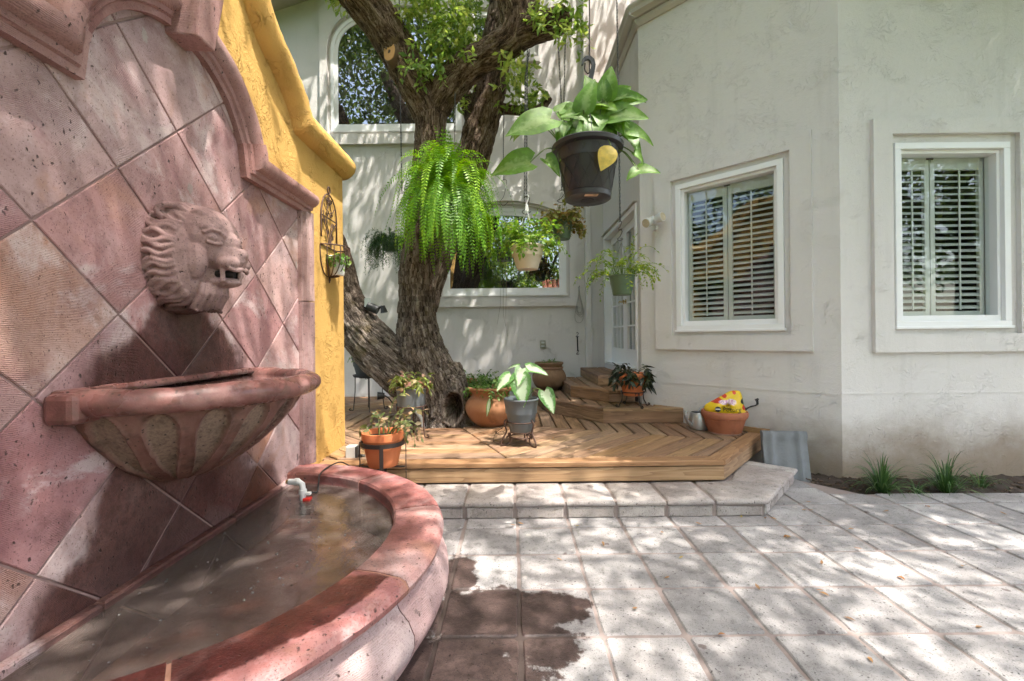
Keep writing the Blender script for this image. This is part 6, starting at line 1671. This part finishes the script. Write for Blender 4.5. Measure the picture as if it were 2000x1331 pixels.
# ---- cream pot
cp = at(1030, 527, 4.55)
cr_ = thing('hanging_planter', 'cream hanging pot of light green foliage in front of the arched window', 'hanging plant', cp)
po = pot(cr_, pot_prof(.108, .176, .24, .018, .006, .008), M['cream_pot'], .155, .215)
b = MB()
for z_ in (.09, .14, .17):
    rr_ = .108 + (.17 - .108) * z_ / .222; b.tube([((rr_ + .0015) * math.cos(2 * math.pi * k / 90), (rr_ + .0015) * math.sin(2 * math.pi * k / 90), z_ + .010 * math.sin(k * 2 * math.pi / 90 * 6 + z_ * 40)) for k in range(90)], .0025, 5, closed=True)
b.build('wave_relief', M['cream_pot'], po, smooth=True); hanger(cr_, .17, .235, .60, 4, 'pvc', .0022)
MB().add([(-.022, -.004, .60), (.022, -.004, .60), (.012, -.004, .66), (-.004, -.004, .69), (-.022, .004, .60), (.022, .004, .60), (.012, .004, .66), (-.004, .004, .69)], [(0, 1, 2, 3), (7, 6, 5, 4), (0, 4, 5, 1), (1, 5, 6, 2), (2, 6, 7, 3), (3, 7, 4, 0)]).build('hanger_clip', M['pvc'], cr_)
MB().tube([tuple(v) for v in catmull([(0, 0, .68), (.012, 0, .71), (.02, 0, .745), (0, 0, .765), (-.02, 0, .745)], 5)], .004, 6).build('hanger_hook', M['pvc'], cr_, smooth=True)
add_plant(cr_, dict(n_stems=72, r0=.12, length=(.25, .50), elev=(22, 85), droop=.5, per=12, lsize=(.045, .078), seed=52, start=.25), M['green_leaf'], M['stem'], T_OV, .002, .21)
# ---- dark leafy plant further back behind the cream pot
dp_ = thing('hanging_planter', 'dark green leafy hanging plant with trailing stems behind the cream pot', 'hanging plant', at(985, 510, 5.6))
pot(dp_, pot_prof(.09, .13, .15, .02, .004), M['charcoal_pot'], .11, .13); hanger(dp_, .128, .145, .52, 3, 'iron', .0016)
add_plant(dp_, dict(n_stems=30, r0=.09, length=(.18, .38), elev=(-10, 70), droop=.9, per=9, lsize=(.04, .07), seed=55), M['herb'], M['stem'], T_OV, .002, .13)
b = MB()
for k, (dx_, L2) in enumerate(((-.02, .95), (.01, .85), (-.05, .8))):
    b.tube([(dx_, 0, .1), (dx_ * 1.3 + .01, -.03, -L2 * .4), (dx_ + .02 * math.sin(k * 3), -.02, -L2 * .7), (dx_ - .05 * (k - 1), -.02, -L2)], .0016, 4)
b.build('trailing_stems', M['brown_stem'], dp_)
# ---- bronze coleus in green pot
gp = at(1098, 468, 5.3)
g1 = thing('hanging_planter', 'green hanging pot with bronze speckled foliage, right of the cream pot', 'hanging plant', gp)
pot(g1, pot_prof(.092, .128, .215, .012, .004, .006), M['green_pot'], .115, .19); hanger(g1, .126, .21, .56, 3, 'iron', .0016)
add_plant(g1, dict(n_stems=80, r0=.09, length=(.18, .38), elev=(5, 85), droop=.6, per=11, lsize=(.040, .062), seed=61), M['bronze_leaf'], M['brown_stem'], T_RD, .0016, .19)
# ---- green pot with sprawling stems
gp2 = at(1215, 577, 4.3)
g2 = thing('hanging_planter', 'green hanging pot of sprawling lime stems in front of the door', 'hanging plant', gp2)
pot(g2, pot_prof(.088, .125, .19, .012, .004, .006), M['green_pot'], .11, .17); hanger(g2, .123, .185, .50, 3, 'chain', .0016)
add_plant(g2, dict(n_stems=48, r0=.10, length=(.26, .52), elev=(30, 86), droop=.55, per=13, lsize=(.032, .055), seed=66, start=.35), M['lime_leaf'], M['lime_leaf'], T_SM, .0024, .17)
# ---- black pot with arrowhead vine, nearest to the camera
BD = 2.42; bp = at(1148, 392, BD)
k1 = thing('hanging_planter', 'large black hanging pot with big arrowhead leaves, nearest the viewer', 'hanging plant', bp)
bpf = [(0, .004), (.035, .004), (.036, .0), (.115, .0), (.124, .006), (.127, .03), (.122, .034), (.125, .038), (.160, .252), (.163, .262), (.190, .268), (.194, .286), (.188, .293), (.174, .293), (.165, .28), (.158, .2)]
po = pot(k1, bpf, M['black_pot'], .16, .265, n=56)
b = MB()
for sg in (-1, 1):
    for k in range(12):
        a0_ = 2 * math.pi * k / 12
        pts = [((.1258 + (.163 - .125) * u) * math.cos(a0_ + sg * .85 * u), (.1258 + (.163 - .125) * u) * math.sin(a0_ + sg * .85 * u), .04 + .208 * u) for u in [j / 10 for j in range(11)]]
        b.tube(pts, .0017, 4, cap=False)
b.build('lattice_relief', M['black_pot'], po, smooth=True)
MB().lathe([(0, -.001), (.034, -.001), (.034, .0035), (0, .0035)], 20).build('drain_hole', M['print_black'], po)
MB().box(-.032, .036, -.112, -.078, -.0022, -.0006).build('label_sticker', M['tan_label'], po)
MB().box(.012, .028, -.106, -.098, -.0030, -.0023).build('sticker_print', M['print_black'], po)
hanger(k1, .18, .29, .60, 3, 'black', .0022)
# flat plastic hook
hk = [(-.022, .60), (.026, .60), (.030, .64), (.044, .70), (.05, .735), (.042, .765), (.02, .785), (-.005, .782), (-.022, .765), (-.028, .735), (-.018, .735), (-.010, .755), (.006, .765), (.020, .758), (.028, .738), (.02, .70), (.006, .66)]
b = MB(); n = len(hk); b.add([(x, -.007, z) for x, z in hk] + [(x, .007, z) for x, z in hk], [tuple(range(n)), tuple(range(2 * n - 1, n - 1, -1))] + [(i, n + i, n + (i + 1) % n, (i + 1) % n) for i in range(n)]); b.build('hanger_clip', M['black'], k1)
T_ARS = [leaf_tpl(.74, 9, f_, c_, 'heart', w_) for f_, c_, w_ in ((.25, .3, .02), (.45, .45, .03), (.15, .15, .025), (.6, .35, .02), (.35, .6, .03))]
SY = [((1035, 318), (-.9, -.1, -.1), 75, .5), ((1065, 312), (.75, -.4, -.75), 60, .3), ((1040, 240), (-.85, .1, -.25), 55, .4), ((1075, 232), (-.75, -.2, -.28), 95, .5), ((1100, 230), (.7, .2, .15), 60, .6), ((1120, 250), (.1, -.5, -.7), 65, .5), ((1140, 215), (.2, -.2, .8), 60, .4),
      ((1165, 205), (-.25, -.2, .75), 60, .5), ((1182, 190), (.15, -.3, .8), 55, .6), ((1188, 205), (.75, -.3, .15), 70, .4), ((1180, 222), (-.85, -.4, -.05), 85, .7), ((1190, 225), (.85, -.5, -.12), 70, .6), ((1185, 232), (-.25, -.6, -.75), 95, .4), ((1195, 240), (.75, -.3, -.45), 75, .5),
      ((1165, 240), (-.4, -.6, -.6), 80, .3), ((1148, 250), (-.6, -.4, -.4), 75, .4), ((1222, 262), (.95, -.1, -.15), 58, .5), ((1228, 262), (.25, -.6, -.8), 60, .3), ((1238, 300), (.75, -.2, -.55), 38, .5), ((1248, 332), (.9, -.3, -.05), 40, .6), ((1245, 332), (-.75, -.35, -.6), 42, .4), ((1130, 235), (-.5, .4, .5), 70, .3), ((1205, 215), (.6, .5, .3), 70, .3), ((1155, 225), (-.1, .6, .5), 80, .2)]
rs = random.Random(7)
for k in range(20):
    (px, py), d, sz, rn = rs.choice(SY[2:16]); SY.append(((px + rs.uniform(-22, 22), py + rs.uniform(-18, 26)), (d[0] + rs.uniform(-.5, .5), d[1] + rs.uniform(-.3, .3), d[2] + rs.uniform(-.5, .35)), sz * rs.uniform(.6, .9), rs.random()))
for i, ((px, py), d, sz, rn) in enumerate(SY):
    dep = BD + (.08 if d[1] > .05 else -.06) + random.uniform(-.04, .04); tb = at(px, py, dep) - bp
    sz = sz * .70 if d[2] < -.5 else sz; upv = Vector((random.uniform(-.35, .35), -.9, random.uniform(.15, .6))) if d[2] > -.6 else Vector((.2 * d[0], -.9, .35))
    side = .12 * math.copysign(1, tb.x) if abs(tb.x) > .15 else tb.x * .5
    big_leaf(k1, (side, random.uniform(-.05, .05), .27), tb, d, upv, sz * BD / F * 1.0, random.choice(T_ARS), M['syng'], M['stem'], .0035, rn, arch=.22 if abs(tb.x) > .2 else .05)
big_leaf(k1, (.05, -.13, .285), at(1193, 285, BD - .16) - bp, (-.35, -.35, -.85), (.1, -.95, .2), .155, leaf_tpl(.66, 8, .15, .15, 'ovate', .01), M['yellow_leaf'], M['stem'], .003, .5)
big_leaf(k1, (-.02, -.1, .27), at(1148, 262, BD - .10) - bp, (.05, -.3, -.6), (0, -.9, .3), .09, T_OV, M['dry_leaf'], M['brown_stem'], .003, .3)
rod = thing('hanging_rod', 'long black iron rod with hooked end carrying the black pot', 'hook', at(1150, 140, BD))
RB = at(1150, 140, BD); RT = at(1151, -160, BD) - RB
MB().tube([tuple(v) for v in catmull([(-.02, 0, .045), (-.022, 0, .012), (-.006, 0, -.012), (.008, 0, .01), (.004, 0, .07), tuple(RT)], 6)], .0042, 8).build('rod', M['iron'], rod, smooth=True)

# ---- chains
c = chain('long steel chain left of the trunk holding the asparagus fern', [at(779, -60, 6.0), at(781, 150, 6.0), at(785, 378, 6.0)], .05, .014, .0026)
s_hook(c, (.0, 0, .0), .26, .003, 'chain', .06)
c = chain('short chain with hook between the two trunks, above the fern', [at(889, 178, 5.0), at(888, 255, 5.0)], .05, .015, .003); MB().tube([(0, 0, 0), (0, 0, -.30)], .004, 6).build('rod', M['iron'], c)
b = chain('tangled thin chain hanging right of the rear trunk', [at(984, 215, 5.45), at(983, 300, 5.45), at(984, 352, 5.45)], .03, .010, .002)
s_hook(b, (0, 0, -.0), .30, .0028, 'iron', .05)
c = chain('long steel chain from the right limb holding the cream pot', [at(1030, 95, 4.6), at(1029, 200, 4.56), at(1028, 385, 4.55)], .044, .013, .0026); s_hook(c, (0, 0, 0), .17, .0042, 'iron', .045)
chain('doubled loop of chain near the cream pot hook', [at(1034, 98, 4.58), at(1026, 150, 4.56), at(1024, 398, 4.55)], .044, .013, .0026)
c = chain('left strand of the chain pair hanging from the sawn limb', [at(1089, 62, 4.9), at(1097, 215, 5.2), at(1097, 372, 5.3)], .042, .012, .0024); s_hook(c, (0, 0, .0), .14, .004, 'iron', .055)
chain('right strand of the chain pair hanging from the sawn limb', [at(1104, 75, 4.9), at(1101, 215, 5.2), at(1099, 365, 5.3)], .042, .012, .0024)
c = chain('long chain in front of the door wall holding the lime green plant', [at(1204, -40, 4.3), at(1207, 150, 4.3), at(1211, 432, 4.3)], .042, .012, .0026); s_hook(c, (0, 0, 0), .085, .0035, 'iron', .02); s_hook(c, (0, 0, -.085), .10, .0038, 'iron', .026)

# ================================================================== WALL PIECES
# wall basket with iron trellis on the yellow wall
wb = thing('wall_basket', 'dark iron wall trellis with half round basket on the yellow wall', 'wall basket', Vector((XY, 3.70, 1.72)))
def yz(py, pz): return (.012, py, pz)
W2, H0, H1 = .155, .34, .70
arch = [(-W2, H0)] + [(-W2, H0 + (H1 - H0) * .5 * k / 3) for k in range(1, 4)] + [(W2 * math.cos(math.pi - math.pi * k / 12), H0 + (H1 - H0) * .5 + .20 * math.sin(math.pi * k / 12)) for k in range(1, 12)] + [(W2, H0 + (H1 - H0) * .5), (W2, H0)]
MB().tube([yz(a, z) for a, z in arch], .006, 7).build('trellis_frame', M['rust'], wb, smooth=True)
MB().tube([yz(-W2, .52), yz(W2, .52)], .005, 6).build('cross_bar', M['rust'], wb)
for pts in ([(-.02, .30), (-.05, .42), (-.10, .47), (-.12, .56)], [(.0, .30), (-.01, .40), (-.05, .47), (-.03, .55)], [(.02, .30), (.03, .40), (.08, .45), (.13, .50)], [(.01, .30), (.05, .37), (.03, .44), (.06, .49)], [(-.10, .62), (-.05, .58), (-.01, .66), (0, .73)], [(.10, .62), (.05, .58), (.01, .66), (0, .73)]):
    MB().tube([yz(*v[:2]) for v in catmull([p_ + (0,) for p_ in pts], 6)], .004, 6).build('vine', M['rust'], wb, smooth=True)
for (yy_, zz_) in ((-.035, .555), (.035, .555), (-.025, .66), (.03, .66)):
    MB().tube([(.012, yy_ + .028 * (1 - k / 22) * math.cos(k * .45), zz_ + .028 * (1 - k / 22) * math.sin(k * .45)) for k in range(18)], .004, 6).build('scroll', M['rust'], wb, smooth=True)
MB().tube([(.012, .022 * math.cos(2 * math.pi * k / 14), .755 + .03 * math.sin(2 * math.pi * k / 14)) for k in range(14)], .005, 6, closed=True).build('ring', M['rust'], wb, smooth=True)
lf = leaf_tpl(.6, 4, .15, .1, 'ovate')
for (yy_, zz_, dy_, dz_) in ((-.10, .46, -.3, .9), (.06, .44, .4, .9), (-.03, .38, -.8, .5), (.03, .35, .7, .6), (.0, .33, .2, -.9)):
    link('iron_leaf', scatter_mesh('iron_leaf', lf, [np.array((.014, yy_, zz_))], [np.array((.1, dy_, dz_))], [np.array((1., 0, 0))], [.065], np.array([.1])), M['rust'], wb)
BRr = .165
MB().tube([(.004 + BRr * math.sin(math.pi * k / 24), -BRr * math.cos(math.pi * k / 24), .28) for k in range(25)], .006, 7).build('basket_rim', M['rust'], wb, smooth=True)
MB().tube([(.006, -BRr, .28), (.006, BRr, .28)], .005, 6).build('basket_rim', M['rust'], wb)
for k in range(11):
    a = math.pi * k / 10; u = Vector((math.sin(a), -math.cos(a), 0))
    pts = [u * BRr * .998 + Vector((.006, 0, .28)), u * BRr * 1.0 + Vector((.006, 0, .19)), u * BRr * .82 + Vector((.006, 0, .10)), u * BRr * .45 + Vector((.006, 0, .045)), Vector((.012, 0, .035))]
    MB().tube([tuple(v) for v in catmull([tuple(x) for x in pts], 5)], .0045, 6).build('basket_rib', M['rust'], wb, smooth=True)
MB().tube([(.01, 0, .04), (.012, .0, .01), (.012, -.01, -.015)], [.006, .008, .003], 7).build('finial', M['rust'], wb)
wp = thing('potted_plant', 'small white pot with round green leaves in the wall basket', 'potted plant', Vector((XY + .075, 3.70, 1.768)))
pot(wp, pot_prof(.055, .07, .16, .012, .003, .006), M['white_pot'], .058, .14)
add_plant(wp, dict(n_stems=22, r0=.04, length=(.07, .16), elev=(15, 75), droop=1.0, per=5, lsize=(.035, .05), seed=71), M['herb'], M['stem'], T_RD, .0018, .14)
# twin head flood light on the slanted wall
fp_ = at(1278, 440, 5.02); fl = thing('flood_light', 'white twin head security light on the wall left of the slanted window', 'light fixture', fp_)
MB().tube([(.035, .035, -.03), (-.02, -.02, -.03)], .032, 16).build('mount', M['pvc'], fl, smooth=30)
MB().tube([(-.01, -.01, -.03), (-.03, -.03, .04)], .014, 10).build('neck', M['pvc'], fl)
MB().ball((-.03, -.04, .045), .045, 16, 10).build('sensor', M['pvc'], fl, smooth=True)
for d, nm in (((-.75, -.55, -.35), 'lamp_head'), ((.55, -.8, .12), 'lamp_head')):
    d = Vector(d).normalized(); o_ = Vector((-.03, -.04, .04))
    h_ = MB().tube([tuple(o_ + d * s) for s in (.03, .05, .09, .13, .135)], [.02, .04, .05, .054, .05], 16).build(nm, M['pvc'], fl, smooth=35)
    MB().tube([tuple(o_ + d * .1352), tuple(o_ + d * .137)], .047, 16).build('lens', m_plain('lens', (.55, .47, .33), .25), h_)
# outlet plate, rope, bungee on the back wall
op = at(1060, 673, YB); ou = thing('outlet_box', 'small beige outlet box on the back wall above the olla', 'outlet', Vector((op.x, YB, op.z)))
MB().box(-.045, .045, -.03, 0, -.065, .065).build('cover', m_plain('beige_plastic', (.30, .29, .22), .5), ou, bevel=.006)
for z_ in (-.028, .03): MB().box(-.026, .026, -.036, -.03, z_ - .014, z_ + .014).build('receptacle', M['shutter'], ou, bevel=.004)
rp = at(1130, 562, YB); ro = thing('rope_coil', 'coil of grey rope hanging on the back wall by the downspout', 'rope', Vector((rp.x, YB - .03, rp.z)))
b = MB()
for k in range(6):
    w = .05 + .05 * random.random(); hgt_ = .42 + .18 * random.random(); ox = random.uniform(-.02, .03)
    b.tube([(ox * math.sin(math.pi * j / 20) + w * math.sin(2 * math.pi * j / 20) * math.sin(math.pi * j / 20) ** .5, -.006 * k, -hgt_ * math.sin(math.pi * j / 20) ** .8) for j in range(21)], .0045, 5)
b.build('loops', M['rope'], ro, smooth=True); MB().tube([(0, .03, .0), (0, -.045, .004), (0, -.05, .02)], .005, 6).build('nail', M['iron'], ro)
bg_ = at(1127, 650, YB); bu = thing('bungee_cord', 'short black bungee cord with hooks hanging on the back wall', 'cord', Vector((bg_.x, YB - .03, bg_.z)))
MB().tube([(0, 0, -.06), (.004, 0, -.3)], .010, 8).build('cord', M['black'], bu, smooth=True); s_hook(bu, (0, 0, .0), .07, .004, 'iron', .024); s_hook(bu, (.004, 0, -.285), .07, .004, 'iron', .024)
# spot lights fixed to the trunk
tl = thing('spot_light', 'black spotlight clamped in the crotch of the left limb', 'light fixture', at(728, 603, 5.15))
MB().tube([(-.06, 0, .03), (.06, 0, -.02)], .05, 14).build('body', M['black'], tl, smooth=30); MB().tube([(.05, 0, -.01), (.10, 0, .02), (.13, 0, -.02)], .016, 10).build('arm', M['black'], tl, smooth=True); MB().tube([(.12, -.01, .03), (.135, -.01, -.05)], [.022, .042], 14).build('lamp_head', M['black'], tl, smooth=30)
MB().box(-.09, -.02, -.02, .0, .02, .12).build('bracket', M['galv'], tl)
tl = thing('spot_light', 'small dark spotlight left of the grey cylinder pot', 'light fixture', at(746, 773, 5.0)); MB().tube([(-.045, -.02, .0), (.03, .0, .0)], [.045, .03], 16).build('lamp_head', M['black'], tl, smooth=30)
MB().tube([(-.047, -.0205, 0), (-.049, -.021, 0)], .036, 16).build('lens', M['galv'], tl); MB().tube([(.03, 0, 0), (.07, .02, -.03), (.11, .05, -.1)], .008, 8).build('arm', M['black'], tl, smooth=True)
cd = thing('conduit', 'grey bent conduit rising from the deck at the left foot of the trunk', 'conduit', Vector((-1.02, 4.78, DECK_Z)))
MB().tube([tuple(v) for v in catmull([(.06, 0, -.1), (.05, 0, .05), (.0, .02, .14), (-.09, .04, .21), (-.16, .06, .24)], 6)], .018, 12).build('pipe', M['grey_box'], cd, smooth=True); MB().box(-.24, -.15, .02, .10, .17, .25).build('junction_box', M['charcoal_pot'], cd, bevel=.006)
# outlet box and plug beyond the fountain
ob = thing('outlet_box', 'grey weatherproof outlet box with open clear cover beside the yellow wall', 'outlet', at(690, 905, 3.62))
MB().box(-.05, .03, -.04, .04, .0, .145).build('box', M['grey_box'], ob, bevel=.008); MB().box(.03, .042, -.042, .042, .0, .14).build('gasket', M['charcoal_pot'], ob)
cv = MB(); cv.add([(.045, -.045, .135), (.045, .045, .135), (.10, .045, .15), (.10, -.045, .15), (.145, -.045, .06), (.145, .045, .06), (.06, .045, .0), (.06, -.045, .0)], [(0, 3, 2, 1), (3, 4, 5, 2), (0, 7, 4, 3), (1, 2, 5, 6), (4, 7, 6, 5)]); cv.build('cover', m_glass('clear_plastic', (.82, .84, .84), .05), ob)
MB().tube([(.045, 0, .06), (.085, 0, .055), (.10, -.01, .03)], [.016, .016, .006], 8).build('plug', M['black'], ob, smooth=True)
MB().box(.115, .175, -.02, .02, -.04, .005).build('adapter', M['pvc'], ob, bevel=.004)
cab = thing('pump_cable', 'black power cable looping from the pool over the fountain rim', 'cable', (-1.25, 2.9, .39))
cp_ = [at(594, 958, 2.62), at(618, 962, 2.66), at(622, 945, 2.72), at(625, 930, 2.80), at(640, 914, 2.92), at(665, 908, 3.05), at(690, 912, 3.25), at(715, 905, 3.45)]
cp_[3].z = max(cp_[3].z, .395); cp_[4].z = .402; cp_[5].z = .400
MB().tube([tuple(Vector(v) - Vector(cab.location)) for v in catmull([tuple(x) for x in cp_], 6)], .0045, 7).build('cord', M['black'], cab, smooth=True)
pu = thing('pump_fitting', 'white plastic pipe elbow and valve at the far corner of the pool', 'pipe fitting', at(590, 960, 2.55))
q_ = Vector((0, 0, 0))
MB().tube([(-.075, .0, .055), (-.02, 0, .055), (.0, 0, .04), (.004, 0, .0), (.004, 0, -.05)], .017, 12).build('elbow', M['pvc'], pu, smooth=35); MB().tube([(-.02, 0, .055), (-.04, 0, .055)], .021, 12).build('collar', M['pvc'], pu, smooth=30); MB().tube([(.004, 0, .01), (.004, 0, -.015)], .022, 12).build('collar', M['pvc'], pu, smooth=30)
MB().tube([(-.07, 0, .055), (-.09, 0, .055)], .012, 10).build('inlet', M['brass'], pu); MB().box(.018, .05, -.012, .012, -.02, -.005).build('lever', M['pvc'], pu, bevel=.003); MB().box(.01, .05, -.02, .02, -.055, -.035).build('valve', M['red'], pu, bevel=.004); MB().box(-.03, .06, -.03, .03, -.13, -.055).build('pump_body', M['black'], pu, bevel=.012)
# red blossom by the yellow wall
fw = thing('flowering_plant', 'red geranium blossom peeking past the yellow wall', 'plant', Vector((-2.12, 5.0, DECK_Z)))
MB().tube([(-.15, 0, .0), (-.05, 0, .7), (.0, 0, 1.28)], .004, 6).build('stem', M['stem'], fw)
link('blossom', scatter_mesh('blossom', T_RD, rng.normal(size=(26, 3)) * .02 + np.array((.12, 0, 1.28)), rand_dirs(26), rand_dirs(26), rng.uniform(.02, .03, 26)), m_leaf('red_petal', [(0, (.6, .02, .02)), (1, (.75, .08, .05))], .3), fw, smooth=True)
add_plant(fw, dict(n_stems=9, r0=.05, length=(.2, .5), elev=(50, 85), droop=.6, per=6, lsize=(.04, .06), seed=77), M['herb'], M['stem'], T_RD, .002, .1)
# fallen leaves on patio, step and deck
fl_tpl = leaf_tpl(.42, 3, .35, -.25, 'obovate')
lm_ = []
for k in range(8):
    me = scatter_mesh('fallen_leaf', leaf_tpl(.42, 3, random.uniform(.1, .7), random.uniform(-.3, .3), 'obovate'), [np.array((-.02, 0, .004))], [np.array((1., 0, 0))], [np.array((0, 0, 1.))], [.042], np.array([k / 7.5])); me.materials.append(M['dry_leaf']); lm_.append(me)
spots = [(1093, 1095), (1002, 1028), (1018, 1025), (1128, 1028), (1178, 1065), (1293, 1042), (1365, 1025), (1302, 1130), (1448, 1010), (1495, 1012), (1510, 1014), (1535, 1048), (1663, 1034), (1582, 998), (1578, 982), (1610, 1162), (1600, 1155), (1880, 1108), (1675, 1073), (1605, 1101), (1912, 1225), (1540, 1050), (1660, 1210), (1812, 990), (1730, 1000), (1960, 1005), (1570, 997), (1240, 1190), (1410, 1240), (1760, 1130), (1850, 1060), (1330, 1090), (1700, 1290), (1480, 1150)]
for (a, b_) in spots:
    o = link('fallen_leaf', random.choice(lm_), None, None, True, on(a, b_, 0.003), rot=(random.uniform(-.1, .1), random.uniform(-.1, .1), random.uniform(0, 6.28))); s = random.uniform(.7, 1.15); o.scale = (s, s, s)
    tag(o, 'small dry oak leaf lying on the stone patio', 'leaf', 'fallen leaves on the patio')
for (a, b_, z_) in [(860, 868, DECK_Z), (893, 872, DECK_Z), (1078, 858, DECK_Z), (1277, 849, DECK_Z), (1080, 858, DECK_Z), (805, 878, DECK_Z), (1240, 865, DECK_Z), (950, 868, DECK_Z), (1150, 880, DECK_Z), (1020, 870, DECK_Z), (760, 800, DECK_Z), (1330, 880, DECK_Z)]:
    o = link('fallen_leaf', random.choice(lm_), None, None, True, on(a, b_, z_ + .003), rot=(random.uniform(-.1, .1), random.uniform(-.1, .1), random.uniform(0, 6.28))); s = random.uniform(.6, 1.1); o.scale = (s, s, s)
    tag(o, 'small dry oak leaf lying on the wooden deck', 'leaf', 'fallen leaves on the deck')

# ================================================================== GARDEN BEHIND THE VIEWER (seen in the window panes)
def garden_tree(label, x, y, h, r, seed, mat):
    o = thing('garden_tree', label, 'tree', (x, y, -.16), group='trees behind the viewer')
    MB().tube([tuple(v) for v in catmull([(0, 0, 0), (.1, .05, h * .3), (-.1, .1, h * .6), (.1, 0, h * .85)], 6)], [.28 - .2 * k / 18 for k in range(19)], 12).build('trunk', M['bark'], o, smooth=True)
    for k in range(6):
        a = k * 1.05 + seed; MB().tube([(0, 0, h * (.35 + .07 * k)), (r * .4 * math.cos(a), r * .4 * math.sin(a), h * (.5 + .07 * k)), (r * .8 * math.cos(a), r * .8 * math.sin(a), h * (.62 + .06 * k))], [.11, .07, .03], 8).build('branch', M['bark'], o, smooth=True)
    crown('crown', [(x - r, x + r, y - r, y + r, h * .32, h, 210)], seed, mat, o, (.16, .26), (.3, .8), 44)
garden_tree('green tree behind the viewer, reflected in the arched windows', -2.6, -8.5, 9.0, 3.2, 81, M['oak_leaf']); garden_tree('dark tree behind the viewer, reflected in the slanted window', -6.5, -3.5, 7.5, 3.0, 82, M['oak_dark'])
garden_tree('dark tree behind the viewer, reflected in the right hand window', 6.5, -9.0, 8.5, 3.4, 83, M['oak_dark']); garden_tree('tall tree behind the viewer on the right', 11.0, -3.0, 8.0, 3.2, 84, M['oak_dark']); garden_tree('tree beyond the yellow wall', -7.5, 3.5, 8.0, 3.0, 85, M['oak_dark'])
garden_tree('tree far behind the viewer in the middle', 2.0, -11.0, 8.0, 3.0, 86, M['oak_leaf'])
gh = thing('neighbour_house', 'low house with red barrel tile roof behind the viewer, reflected in the arched window', 'house', (4.2, -6.6, -.16))
MB().box(-2.4, 2.4, -2.2, .0, 0, 2.9).build('wall', M['stucco'], gh)
for r_ in range(9):
    for cI in range(20): pass
me = MB().lathe([(.11, 0), (.125, .42), (.10, .42), (.085, 0), (.11, 0)], 8, 0, math.pi).mesh('roof_tile'); me.materials.append(M['tile_roof'])
for r_ in range(7):
    for cI in range(19):
        o = link('roof_tile', me, None, gh, True); o.location = (-2.5 + .26 * cI, .35 - .36 * r_, 2.85 + .20 * r_); o.rotation_euler = (R(61), 0, 0)
